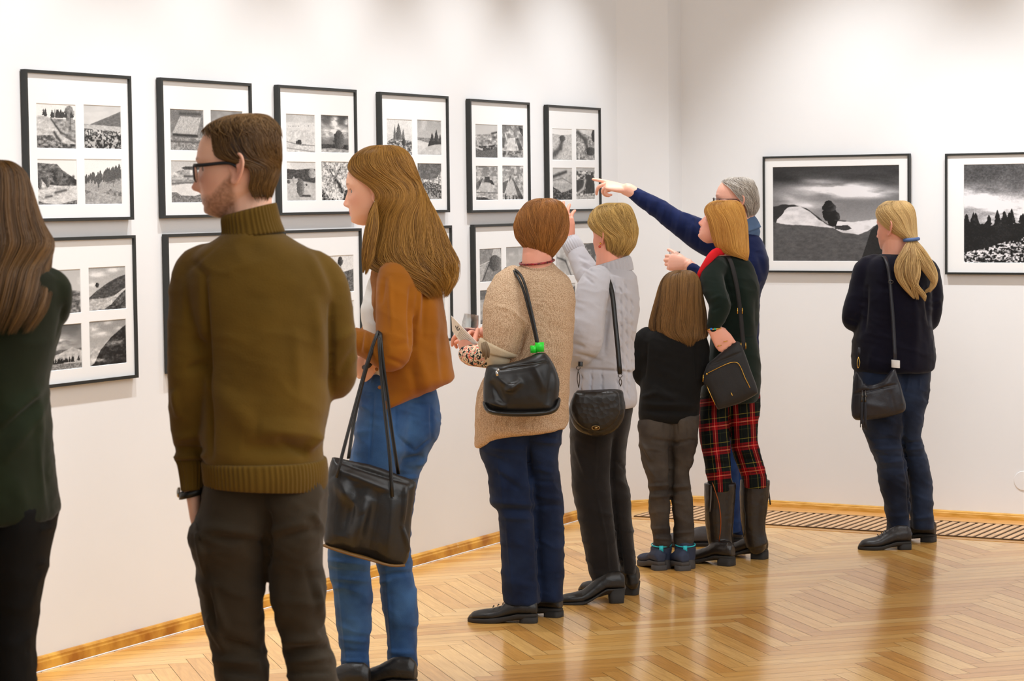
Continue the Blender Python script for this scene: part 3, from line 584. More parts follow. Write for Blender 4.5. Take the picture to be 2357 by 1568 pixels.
# ---------------------------------------------------------------- people: shared builders
def unit(a): a = np.asarray(a, float); return a/np.linalg.norm(a)
def rows_loft(mb, rows, D, n=36, e=2.25, k=4, cap=True):
    q = cr(np.array(rows, float), k); R = []
    a = np.linspace(0, 2*math.pi, n, endpoint=False); ca, sa = np.cos(a), np.sin(a)
    X = np.sign(ca)*np.abs(ca)**(2/e); Y = np.sign(sa)*np.abs(sa)**(2/e)
    for y, xl, xr, ry, dy in q:
        c = P((xl+xr)/2, y, D+dy); rx = max((xr-xl)/2*(D+dy)/FPX, .002)
        R.append(np.column_stack([c[0]+rx*X, c[1]-max(ry, .002)*Y, np.full(n, c[2])]))
    mb.grid(np.array(R), cap); return mb
def ptube(mb, pts, D, n=20, flat=1.0, res=4):
    q = np.array([P(p[0], p[1], D+p[2]) for p in pts]); r = np.array([p[3]*(D+p[2])/FPX for p in pts])
    return mb.tube(q, r, n, rad2=r*flat, res=res)
class Person:
    def __init__(s, foot, D, label, group=None):
        s.D = D; s.org = F(*foot); s.org = P(foot[0], foot[1], D); s.org[2] = 0
        s.o = empty('person', s.org, label, 'person', group)
    def p(s, x, y, dy=0): return P(x, y, s.D+dy)
    def m(s, px): return px*s.D/FPX
    def part(s, name, mb, m, parent=None, smooth=True, label=None):
        o = mb.build(name, m, parent or s.o, smooth, s.org); 
        if label: o['label'] = label
        return o
    def cloth(s, name, prims, m, vox=.007, rd=.0035, rs=(7, 7, 15), sm=3, folds=(), wr=(.002, 9, 9, 5), e=2.3, parent=None, label=None, cols=None, fn=None, seed=1):
        mb = MB()
        for pr in prims:
            if pr[0] == 'L': rows_loft(mb, pr[1], s.D, e=pr[2] if len(pr) > 2 else e)
            elif pr[0] == 'T': ptube(mb, pr[1], s.D, flat=pr[2] if len(pr) > 2 else 1.0)
            elif pr[0] == 'B': mb.ball(s.p(*pr[1]), 1.0, 14, pr[2])
        v, f = remesh(mb, vox, sm)
        if wr:
            n = normals(v, f); a = wr[0]
            v = v+n*((fbm(v[:, 0]*wr[1], v[:, 1]*wr[2], v[:, 2]*wr[3], seed, 4)-.5)*2*a)[:, None]
        if rd:
            n = normals(v, f); q = fbm(v[:, 0]*rs[0]+v[:, 2]*2.5, v[:, 1]*rs[1], v[:, 2]*rs[2]+v[:, 0]*3, seed+40, 3); q = (1-np.abs(2*q-1)*2.2).clip(0, 1)**1.5
            v = v+n*(rd*(q-.4))[:, None]
        if folds:
            n = normals(v, f)
            for fo in folds: v = fold(v, n, fo[0], fo[1], fo[2], fo[3])
        if fn: v = fn(v, normals(v, f))
        o = mk(name, v, f, m, parent or s.o, True, s.org)
        if label: o['label'] = label
        if cols is not None: setcol(o, cols(v, normals(v, f)))
        return o
def rib_ring(P_, rows, nrib, amp, th=.004, lean=None):   # ribbed knitted band, open tube with thickness
    q = cr(np.array(rows, float), 4); n = nrib*4; a = np.linspace(0, 2*math.pi, n, endpoint=False); R = []
    ex = 2/2.4; cA, sA = np.sign(np.cos(a))*np.abs(np.cos(a))**ex, np.sign(np.sin(a))*np.abs(np.sin(a))**ex
    def ring(row, off):
        y, xl, xr, ry, dy, sl = row; c = P_.p((xl+xr)/2, y, dy); rx = (xr-xl)/2*(P_.D+dy)/FPX
        w = np.cos(a*nrib)*amp+off
        x = (rx+w)*cA; return np.column_stack([c[0]+x, c[1]-(ry+w)*sA, c[2]+x*sl])
    for r in q: R.append(ring(r, 0))
    for r in q[::-1]: R.append(ring(r, -th*1.6))
    R = np.array(R); mb = MB(); m_, k = R.shape[:2]; f = []
    for i in range(m_):
        for j in range(k): f.append((i*k+j, i*k+(j+1) % k, ((i+1) % m_)*k+(j+1) % k, ((i+1) % m_)*k+j))
    mb.add(R.reshape(-1, 3), f); return mb
# head in its own frame: x forward, y left, z up, metres for a head 0.23 m high
_zf = [(.115, .0), (.108, .035), (.095, .056), (.08, .071), (.06, .082), (.04, .088), (.02, .090), (.0, .084), (-.02, .084), (-.05, .083), (-.07, .082), (-.09, .080), (-.103, .072), (-.112, .058), (-.117, .04)]
_zb = [(.115, 0), (.108, -.035), (.095, -.062), (.08, -.08), (.05, -.096), (.02, -.101), (-.01, -.097), (-.04, -.084), (-.06, -.066), (-.08, -.04), (-.095, -.012), (-.108, .014), (-.117, .03)]
_zw = [(.115, .002), (.108, .03), (.095, .05), (.08, .063), (.05, .074), (.02, .077), (-.01, .076), (-.035, .072), (-.06, .065), (-.08, .055), (-.095, .042), (-.108, .028), (-.117, .012)]
def _ip(t, z): a = np.array(sorted(t)); return np.interp(z, a[:, 0], a[:, 1])
def head_grid(fem=0.0, nose=1.0, chin=1.0):
    zs = -np.cos(np.linspace(.06, math.pi-.06, 60)); zs = zs*.116; R = []
    a = np.linspace(0, 2*math.pi, 72, endpoint=False)
    for z in zs:
        xf, xb, w = _ip(_zf, z), _ip(_zb, z)*(.87 if z > -.05 else .87+(-.05-z)*2), _ip(_zw, z)*(.95-.02*fem)
        xc, rx = (xf+xb)/2, (xf-xb)/2; e = 2.3
        X = np.sign(np.cos(a))*np.abs(np.cos(a))**(2/e); Y = np.sign(np.sin(a))*np.abs(np.sin(a))**(2/e)
        x = xc+rx*X; y = w*Y; zz = np.full(len(a), z if z < .04 else .04+(z-.04)*.93)
        fr = np.clip(np.cos(a)*3, 0, 1)
        g = lambda y0, z0, sy, sz: np.exp(-((y-y0)/sy)**2-((z-z0)/sz)**2)
        nh = np.interp(z, [-.060, -.054, -.048, -.042, -.03, -.01, .005, .015], [0, .006, .020, .0245, .017, .008, .0015, 0])*nose
        d = nh*np.exp(-(y/np.interp(z, [-.05, -.035, .0], [.0155, .011, .008]))**2)
        d = d+.0085*g(.0115, -.049, .006, .006)*nose+.0085*g(-.0115, -.049, .006, .006)*nose
        d = d+.0065*g(0, -.0665, .019, .0058)+.0060*g(0, -.0785, .017, .0062)-.0035*g(0, -.0722, .024, .0022)-.003*g(0, -.0865, .018, .004)
        d = d+.0085*chin*g(0, -.101, .02, .011)
        for s_ in (-1, 1):
            d = d-.010*g(s_*.032, -.002, .015, .0115)+(.0045-.003*fem)*g(s_*.028, .019, .018, .007)+.004*g(s_*.042, -.03, .018, .02)
        R.append(np.column_stack([x+d*fr, y, zz]))
    return np.array(R)
def ear_mesh(mb, side, xf):
    k_ = 1.12; c = [(.006, -.002), (.007, .010), (.004, .022), (-.004, .030), (-.014, .031), (-.023, .024), (-.026, .012), (-.024, 0), (-.019, -.012), (-.012, -.022), (-.004, -.029), (.003, -.026), (.004, -.018)]
    pts = [xf(np.array([x-.010, side*(.073+.018*max(0, (-x+.006)/.032)), z*k_-.006])) for x, z in [(p*k_, q_) for p, q_ in c]]
    r = [.0028, .003, .0034, .0038, .004, .004, .0038, .0036, .0036, .0045, .0058, .005, .003]
    mb.tube(np.array(pts), np.array(r), 8, res=3)
    inn = []
    for (s_, off) in ((.05, -.007), (1, -.0075), (1, -.001), (.05, -.003)):
        inn.append([xf(np.array([-.0195+(x+.0095)*s_, side*(.0755+.014*max(0, (-x+.006)/.032)+off), z*s_-.006])) for x, z in c])
    mb.grid(np.array(inn))
SKINS = {}
def skinmat():
    if 'm' not in SKINS: SKINS['m'] = attrmat('skin', 'Col', .5, .4, sss=.12, bump=.08, bscale=400)
    return SKINS['m']
def frame(yaw, pitch, roll=0):    # yaw: degrees, 180 = facing picture left, 90 = facing away from the camera
    y = math.radians(yaw); f = np.array([math.cos(y), math.sin(y), 0]); l = np.array([-math.sin(y), math.cos(y), 0]); u = Z3.copy()
    p = math.radians(pitch); f2 = f*math.cos(p)+u*math.sin(p); u2 = u*math.cos(p)-f*math.sin(p)
    r = math.radians(roll); l2 = l*math.cos(r)+u2*math.sin(r); u3 = u2*math.cos(r)-l*math.sin(r)
    return np.column_stack([f2, l2, u3])
def hand(mb, w, d, n, side, curl, s=1.0, spread=.12, thumb=(.75, .55, .1), fl=(1, 1, 1, 1)):
    # w wrist, d towards the fingers, n palm normal, side = direction of the thumb
    w = np.asarray(w, float); d = unit(d); n = unit(n-d*(np.asarray(n, float)@d)); sd = unit(np.cross(n, d))*side
    R = []
    for (t, hw, hh, off) in ((-.015, .025, .019, 0), (.0, .026, .018, 0), (.03, .036, .016, .002), (.06, .041, .0145, 0), (.082, .040, .012, -.001), (.09, .034, .009, -.001)):
        a = np.linspace(0, 2*math.pi, 18, endpoint=False); c = w+d*t*s+sd*off*s
        R.append([c+sd*hw*s*np.sign(math.cos(q))*abs(math.cos(q))**.8+n*hh*s*math.sin(q) for q in a])
    mb.grid(np.array(R))
    ball = w+d*.03*s+sd*.022*s+n*.008*s; mb.ball(ball, .017*s, 8)
    for k in range(4):
        o = (.029, .0097, -.0097, -.028)[k]; L_ = (.072, .08, .075, .06)[k]*s*fl[k]; r = (.0088, .009, .0087, .0078)[k]*s
        c = w+d*(.078, .083, .08, .074)[k]*s+sd*o*s; dd = unit(d+sd*o*spread*8); pts = [c-dd*.02*s, c]; rr = [r*.95, r*1.02]
        ang = 0
        for j, fr in enumerate((.44, .31, .25)):
            ang += math.radians(curl[k]*(1.0, 1.15, .7)[j])
            pts.append(pts[-1]+(dd*math.cos(ang)+n*math.sin(ang))*L_*fr); rr.append(r*(.98, .9, .74)[j])
        mb.tube(np.array(pts), np.array(rr), 10, res=3)
    tb = w+d*.018*s+sd*.020*s; td = unit(d*thumb[0]+sd*thumb[1]+n*thumb[2]); t2 = unit(td+d*.35+n*thumb[2]*.6)
    mb.tube(np.array([tb, tb+td*.036*s, tb+td*.036*s+t2*.03*s, tb+td*.036*s+t2*.055*s]), np.array([.0125, .0115, .0102, .0085])*s, 10, res=3)
def body(Pn, head, neck, torso, arms=(), hands=(), skin=(214, 160, 130), vox=.003, fem=1.0, nose=1.0, beard=None, chin=1.0, lip=(190, 95, 90), eyes=True, mouth=None):
    hx, hy, sc, yaw, pitch, roll, hdy = head; C = Pn.p(hx, hy, hdy); M = frame(yaw, pitch, roll)
    xf = lambda q: C+M@(np.asarray(q)*sc)
    R = head_grid(fem, nose, chin); mb = MB()
    mb.grid(C+(R*sc)@M.T)
    for s_ in (-1, 1): ear_mesh(mb, s_, xf)
    ptube(mb, neck, Pn.D, n=24)
    if torso: rows_loft(mb, torso, Pn.D)
    for a in arms: ptube(mb, a, Pn.D)
    for h in hands:
        hand(mb, Pn.p(*h['w']), h['d'], h['n'], h.get('side', 1), h.get('curl', (25,)*4), h.get('s', 1.0), h.get('spread', .12), h.get('thumb', (.75, .55, .1)), h.get('fl', (1, 1, 1, 1)))
    v, f = remesh(mb, vox, 1)
    o = mk('body', v, f, skinmat(), Pn.o, True, Pn.org)
    q = ((v-C)@M)/sc; n_ = len(v); base = np.tile(np.array(L(*skin))*1.12, (n_, 1))
    g = lambda a, sa: np.exp(-np.sum(((q-np.array(a))/np.array(sa))**2, 1))[:, None]
    red = np.array(L(206, 110, 92)); base = base*(1-.35*g((.06, .045, -.03), (.05, .03, .03)))+red*.35*g((.06, .045, -.03), (.05, .03, .03))
    for sy in (-1, 1):
        w_ = .6*g((-.012, sy*.088, -.006), (.03, .016, .04)); base = base*(1-w_)+red*w_
    w_ = .45*g((.105, 0, -.04), (.02, .02, .02)); base = base*(1-w_)+red*w_
    lp = np.clip(g((.092, 0, -.0725), (.03, .02, .0105))*2.2-.6, 0, 1); base = base*(1-lp)+np.array(L(*lip))*lp
    for sy in (-1, 1):    # eyebrows
        w_ = np.clip(g((.087, sy*.03, .0225), (.05, .018, .0042))*1.6-.4, 0, 1)*.6; base = base*(1-w_)+np.array(L(110, 75, 50))*w_
    if beard is not None:
        x, y, z = q.T
        w_ = np.clip((-.058-z+np.clip(-(x-.05)*.9, -.0, .06)*1.0)/.014, 0, 1)*np.clip((x+.012)/.012, 0, 1)*(z > -.14)
        w_ = w_*np.clip(1.2-1.4*lp[:, 0], 0, 1)*(.35+.65*fbm(x*220, y*220, z*220, 3, 2)); w_ = (w_*.85)[:, None]; base = base*(1-w_)+np.array(L(*beard))*w_
    base = base*(.94+.12*fbm(v[:, 0]*25, v[:, 1]*25, v[:, 2]*25, 5, 3))[:, None]
    setcol(o, base)
    if eyes:
        for sy in (-1, 1):
            c = xf((.0612, sy*.031, -.002)); e = MB().ball(c, .0108*sc, 12); eo = Pn.part('eye', e, EYEW, o)
            i = MB(); fw = M[:, 0]; cc = c+fw*.0100*sc
            a = np.linspace(0, 2*math.pi, 18, endpoint=False); R2 = []
            for (r, h) in ((.0066, -.0012), (.006, .0004), (.0003, .0012)): R2.append([cc+fw*h*sc+M[:, 1]*r*sc*math.cos(t)+M[:, 2]*r*sc*math.sin(t) for t in a])
            i.grid(np.array(R2)); Pn.part('iris', i, IRIS, o)
            la_ = MB().tube(np.array([xf((.0745-.06*abs(t_), sy*(.031+t_), .0055-16*t_*t_)) for t_ in np.linspace(-.013, .015, 7)]), np.array([.0006, .001, .0012, .0013, .0012, .001, .0006]), 6, res=1); Pn.part('eyelashes', la_, IRIS, o)
    Pn.C, Pn.M, Pn.sc, Pn.xf = C, M, sc, xf
    return o
EYEW = mat('eye_white', (.5, .47, .44), .15, .02); IRIS = mat('iris', L(60, 70, 70), .1)
# ---------------------------------------------------------------- hair
HAIRM = attrmat('hair_strands', 'Col', .42, .35)
def hair_table(Pn, rows):
    q = cr(np.array(rows, float), 6); c = np.array([Pn.p((r[1]+r[2])/2, r[0], r[4]) for r in q]); rx = np.array([(r[2]-r[1])/2*(Pn.D+r[4])/FPX for r in q])
    return c, np.maximum(rx, .002), np.maximum(q[:, 3], .002), np.radians(q[:, 5]), np.radians(q[:, 6])
def hair_pos(T_, v, t, s):
    c, rx, ry, a0, a1 = T_; k = np.clip(v, 0, 1.12)*(len(rx)-1); i = np.clip(np.floor(k).astype(int), 0, len(rx)-2); w = k-i
    I = lambda z: z[i]*(1-w)+z[i+1]*w
    a = I(a0)+(I(a1)-I(a0))*t; cc = c[i]*(1-w)[..., None]+c[i+1]*w[..., None]
    return np.stack([cc[..., 0]+I(rx)*s*np.cos(a), cc[..., 1]-I(ry)*s*np.sin(a), cc[..., 2]], -1)
class Hair:
    def __init__(s, Pn, seed): s.P = Pn; s.rg = np.random.RandomState(seed); s.v = []; s.f = []; s.c = []; s.n = 0
    def addstr(s, X, r, col, sides=3):      # X (N, m, 3), r (N,), col (N, 3)
        N, m = X.shape[:2]; T_ = np.gradient(X, axis=1); T_ /= np.linalg.norm(T_, axis=2, keepdims=True)+1e-9
        up = np.array([0.31, .83, .45]); A = np.cross(T_, up); A /= np.linalg.norm(A, axis=2, keepdims=True)+1e-9; B = np.cross(T_, A)
        tp = np.linspace(0, 1, m); tp = np.clip(np.minimum(.6+tp*3, (1-tp)*3.2+.12), 0, 1); V = []
        for j in range(sides):
            a = 2*math.pi*j/sides; V.append(X+(A*math.cos(a)+B*math.sin(a))*(r[:, None]*tp[None])[..., None])
        V = np.stack(V, 2).reshape(-1, 3)
        i = np.arange(N)[:, None, None]*m*sides+np.arange(m-1)[None, :, None]*sides; j = np.arange(sides)[None, None, :]; j2 = (j+1) % sides
        f = np.stack([i+j, i+j2, i+sides+j2, i+sides+j], -1).reshape(-1, 4)+s.n
        s.v.append(V); s.f.append(f); s.c.append(np.repeat(col, m*sides, 0)); s.n += len(V)
    def colors(s, N, dk, lt, cl=None):
        t = s.rg.rand(N)*.55+(.45*(cl if cl is not None else s.rg.rand(N))); t = t[:, None]; return np.array(L(*dk))*(1-t)+np.array(L(*lt))*t
    def flow(s, rows, N, dk, lt, drift=0.0, ncl=90, wave=.02, freq=2.0, v0=(0, .25), ln=(.8, 1.05), r=.0012, m=18, spread=.012, jit=.03, lift=0.0, base=.93, inner=.8, basec=None, smin=.93, sjit=.06, fly=.0, bv=.985, over=.06):
        T_ = hair_table(s.P, rows); rg = s.rg
        if base:
            nv, nt = 40, 40; V_, TT = np.meshgrid(np.linspace(0, bv, nv), np.linspace(0.0, 1, nt), indexing='ij')
            O = hair_pos(T_, V_, TT, base*(1+.018*np.sin(TT*90+V_*3)+.012*np.sin(TT*37+5*V_))); I_ = hair_pos(T_, V_, TT, inner)
            R = np.concatenate([O, I_[:, ::-1]], 1); k = R.shape[1]; i = np.arange(nv-1)[:, None]*k; j = np.arange(k)[None]; j2 = (j+1) % k
            f = np.stack([i+j, i+j2, i+k+j2, i+k+j], -1).reshape(-1, 4)
            jj = np.arange(nt-1); e1 = np.stack([jj, jj+1, k-2-jj, k-1-jj], -1); e2 = e1[:, ::-1]+(nv-1)*k
            f = np.concatenate([f, e1, e2])+s.n
            V = R.reshape(-1, 3); s.v.append(V); s.f.append(f); bc = np.array(L(*(basec or dk)))
            u_ = np.concatenate([TT, TT[:, ::-1]], 1).ravel(); w_ = (.7+.9*vnoise(u_*80, np.repeat(np.linspace(0, 3, nv), k), 0, 7))[:, None]
            s.c.append(bc*w_); s.n += len(V)
        tc = rg.rand(ncl); ph = rg.rand(ncl, 3)*6.28; am = rg.randn(ncl, 3); cs = rg.rand(ncl); ci = rg.randint(0, ncl, N)
        a = rg.rand(N)*(v0[1]-v0[0])+v0[0]; b = a+rg.rand(N)*(ln[1]-ln[0])+ln[0]; b = np.minimum(b, 1.0+rg.rand(N)*over)
        v = a[:, None]+(b-a)[:, None]*np.linspace(0, 1, m)[None]
        sp = rg.randn(N)*spread; w = 1-.45*v
        t = tc[ci][:, None]+sp[:, None]*w+wave*am[ci, 0][:, None]*np.sin(6.28*freq*v*.5+ph[ci, 0][:, None])*v+wave*.5*am[ci, 1][:, None]*np.sin(6.28*freq*v+ph[ci, 1][:, None])*v+rg.randn(N, 1)*.004+drift*(am[ci, 2][:, None]+.35*rg.randn(N, 1))*(v-a[:, None])
        t = np.clip(t, 0, 1)
        S_ = smin+sjit*rg.rand(N)[:, None]+jit*cs[ci][:, None]+lift*(v-a[:, None])+wave*.7*np.sin(6.28*freq*v+ph[ci, 2][:, None])*v+fly*np.abs(rg.randn(N, 1))*v**2
        X = hair_pos(T_, v, t, S_)
        s.addstr(X, np.full(N, r)*(.7+.6*rg.rand(N)), s.colors(N, dk, lt, cs[ci])); return s
    def lock(s, pts, N, dk, lt, r=.0012, m=20, twist=1.0, fray=.0):
        rg = s.rg; q = cr(np.array(pts, float), 6); k = np.linspace(0, len(q)-1, m); c = np.array([np.interp(k, np.arange(len(q)), q[:, j]) for j in range(4)]).T
        C_ = np.array([s.P.p(a[0], a[1], a[2]) for a in c]); R = c[:, 3]*s.P.D/FPX
        th = rg.rand(N)*6.28; rr = np.sqrt(rg.rand(N)); t = np.linspace(0, 1, m)
        an = th[:, None]+twist*np.sin(t*3+rg.rand(N, 1))[...]; rad = rr[:, None]*R[None]*(1+fray*rg.randn(N, 1)*t**2)
        X = C_[None]+np.stack([np.cos(an)*rad, np.sin(an)*rad*.8, .02*rg.randn(N, 1)*np.ones(m)*t*R.mean()*10], -1)
        mb = MB().tube(C_, R*.45, 10, res=1); V = mb.V(); 
        f = [q_ for q_ in mb.f if len(q_) == 4]; s.v.append(V); s.f.append(np.array(f)+s.n); s.c.append(np.tile(np.array(L(*dk))*.8, (len(V), 1))); s.n += len(V)
        s.addstr(X, np.full(N, r)*(.7+.6*rg.rand(N)), s.colors(N, dk, lt)); return s
    def done(s, label=None):
        o = mk('hair', np.concatenate(s.v), np.concatenate(s.f), HAIRM, s.P.o, True, s.P.org)
        setcol(o, np.clip(np.concatenate(s.c), 0, 1))
        if label: o['label'] = label
        return o
# ---------------------------------------------------------------- shoes, bags
BLK = mat('black_leather', L(26, 24, 22), .38, .25, 12, bump=.25, bscale=220, kind='leather', bd=.0008)
SOLE = mat('dark_rubber', L(34, 30, 26), .7, .1)
def shoe(Pn, at, yaw, Ln=.27, w=.047, hgt=.10, heel=.03, toe=.05, m=None, sm=None, name='shoe', shaft=None, lace=False, block=True, label=None, sole_t=.012, vox=.004, hshrink=1.0, vamp=None):
    m = m or BLK; sm = sm or SOLE; o0 = F(*at); y = math.radians(yaw); fw = np.array([math.cos(y), math.sin(y), 0]); sd = np.array([-math.sin(y), math.cos(y), 0])
    ts = np.linspace(0, 1, 15); bz = lambda t: heel*np.clip(1-(t-.28)/.36, 0, 1)**1.3*(t >= 0)+sole_t
    hw = np.interp(ts, [0, .06, .2, .4, .6, .75, .9, .97, 1], np.array([.45, .62, .72, .72, .95, 1.0, .82, .55, .2]))*w
    tz = np.interp(ts, [0, .05, .25, .38, .5, .7, .85, .95, 1], [hgt*.8, hgt, hgt, hgt*.92, hgt*.78 if vamp is None else vamp, toe*1.12, toe, toe*.8, toe*.35])
    off = np.interp(ts, [0, .5, 1], [0, .004, .0]); mb = MB(); R = []
    for t, a, z, b in zip(ts, hw, tz, off):
        b0 = bz(t); q = np.linspace(0, 2*math.pi, 26, endpoint=False); zc = (z+heel*np.clip(1-(t-.28)/.36, 0, 1)-0+b0)/2; hz = max((z+heel*np.clip(1-(t-.28)/.36, 0, 1)-b0)/2, .004)
        ring = []
        for u in q:
            cx = math.copysign(abs(math.cos(u))**.8, math.cos(u)); sz = math.sin(u); nar = 1-.35*max(0, sz)**1.5
            ring.append(o0+fw*(t*Ln)+sd*(a*cx*nar)+Z3*(zc+hz*(sz if sz > 0 else math.copysign(abs(sz)**.5, sz))))
        R.append(ring)
    mb.grid(np.array(R))
    if shaft is not None:
        rad = np.array([q[3]*Pn.D/FPX for q in shaft]); mb.tube(np.array([Pn.p(*q[:3]) for q in shaft]), rad, 22, res=3, rad2=rad*1.12)
    v, f = remesh(mb, vox, 2); n = normals(v, f)
    v = v+n*((fbm(v[:, 0]*28, v[:, 1]*28, v[:, 2]*45, 8, 3)-.5)*.004)[:, None]
    so = mk(name, v, f, m, Pn.o, True, Pn.org)
    if label: so['label'] = label
    s2 = MB(); R = []
    N_ = 40; q = np.linspace(0, 2*math.pi, N_, endpoint=False); ol = []
    for u in q:
        t = .5-.5*math.cos(u); side = 1 if math.sin(u) >= 0 else -1
        ol.append((min(max(t*1.02-.01, 0), 1.01), side*np.interp(t, ts, hw)*1.08*max(abs(math.sin(u)), .0)**.25))
    for (k, dz) in ((.96, 0), (1, .002), (1, sole_t), (.97, sole_t+.003)):
        ring = []
        for t, a in ol:
            h0 = heel*np.clip(1-(t-.28)/.36, 0, 1)**1.3 if heel > .012 else heel*0; ring.append(o0+fw*((.5+(t-.5)*k)*Ln)+sd*a*k+Z3*(h0+dz))
        R.append(ring)
    s2.grid(np.array(R)); Pn.part('sole', s2, sm, so)
    if heel > .012:
        hb = MB(); R = []
        for (z, k) in ((0, hshrink), (.003, hshrink), (heel+.004, 1)):
            ring = []
            for u in np.linspace(0, 2*math.pi, 24, endpoint=False):
                cx = math.copysign(abs(math.cos(u))**.55, math.cos(u)); sx = math.copysign(abs(math.sin(u))**.55, math.sin(u))
                ring.append(o0+fw*(.125*Ln+.13*Ln*k*cx)+sd*(w*.72*k*sx)+Z3*z)
            R.append(ring)
        hb.grid(np.array(R)); Pn.part('heel', hb, sm, so)
    if lace:
        lb = MB()
        for i in range(4):
            t = .42+.07*i; z = np.interp(t, ts, tz)+.004+heel*max(0, 1-(t-.28)/.36); a = .016
            c = o0+fw*t*Ln+Z3*z; lb.tube(np.array([c-sd*a, c+Z3*.004, c+sd*a]), np.array([.0018]*3), 6, res=2)
        Pn.part('laces', lb, sm, so)
    return so
def inflate(P_, outline, dy, th, k=6, pw=.5, rows=7, tilt=0.0, yslope=0.0, cx=None):    # pillow from an outline in picture coordinates (closed, star shaped)
    ol = np.array(outline, float); q = cr(np.vstack([ol, ol[:1]]), k)[:-1]; c = q.mean(0) if cx is None else np.array(cx, float); R = []
    N = len(q); base = np.array([P_.p(a, b, dy+(a-c[0])*tilt+(b-c[1])*yslope) for a, b in q]); cc = P_.p(c[0], c[1], dy)
    ss = [.04, .3, .55, .75, .88, .96, 1.0]
    for s_ in ss: R.append(cc+(base-cc)*s_+np.array([0, -1, 0])*th/2*(1-s_**(1/pw*1.6))**pw)
    for s_ in ss[::-1][1:]: R.append(cc+(base-cc)*s_+np.array([0, 1, 0])*th/2*(1-s_**(1/pw*1.6))**pw)
    return MB().grid(np.array(R))
def thing(name, P_, px, label, cat): return empty(name, P_.p(*px), label, cat)
def tpart(t, name, mb, m, smooth=True, label=None, parent=None):
    o = mb.build(name, m, parent or t, smooth, np.array(t.location))
    if label: o['label'] = label
    return o
def leather_remesh(mb, vox=.005, folds=(), amp=.002, seed=1, sm=2):
    v, f = remesh(mb, vox, sm); n = normals(v, f); v = v+n*((fbm(v[:, 0]*14, v[:, 1]*14, v[:, 2]*14, seed, 4)-.5)*2*amp)[:, None]
    for fo in folds: v = fold(v, normals(v, f), fo[0], fo[1], fo[2], fo[3])
    return v, f
def tmesh(t, name, v, f, m, parent=None, label=None):
    o = mk(name, v, f, m, parent or t, True, np.array(t.location))
    if label: o['label'] = label
    return o
m, nt, b = newmat('thin_clear_glass'); N = nt.nodes; K = nt.links; tr = N.new('ShaderNodeBsdfTransparent'); gl = N.new('ShaderNodeBsdfGlossy'); gl.inputs['Roughness'].default_value = .03; lw = N.new('ShaderNodeLayerWeight'); lw.inputs[0].default_value = .35; ms = N.new('ShaderNodeMixShader'); tr.inputs[0].default_value = (.93, .95, .95, 1); K.new(lw.outputs['Facing'], ms.inputs[0]); K.new(tr.outputs[0], ms.inputs[1]); K.new(gl.outputs[0], ms.inputs[2]); K.new(ms.outputs[0], N['Material Output'].inputs[0]); THIN = m
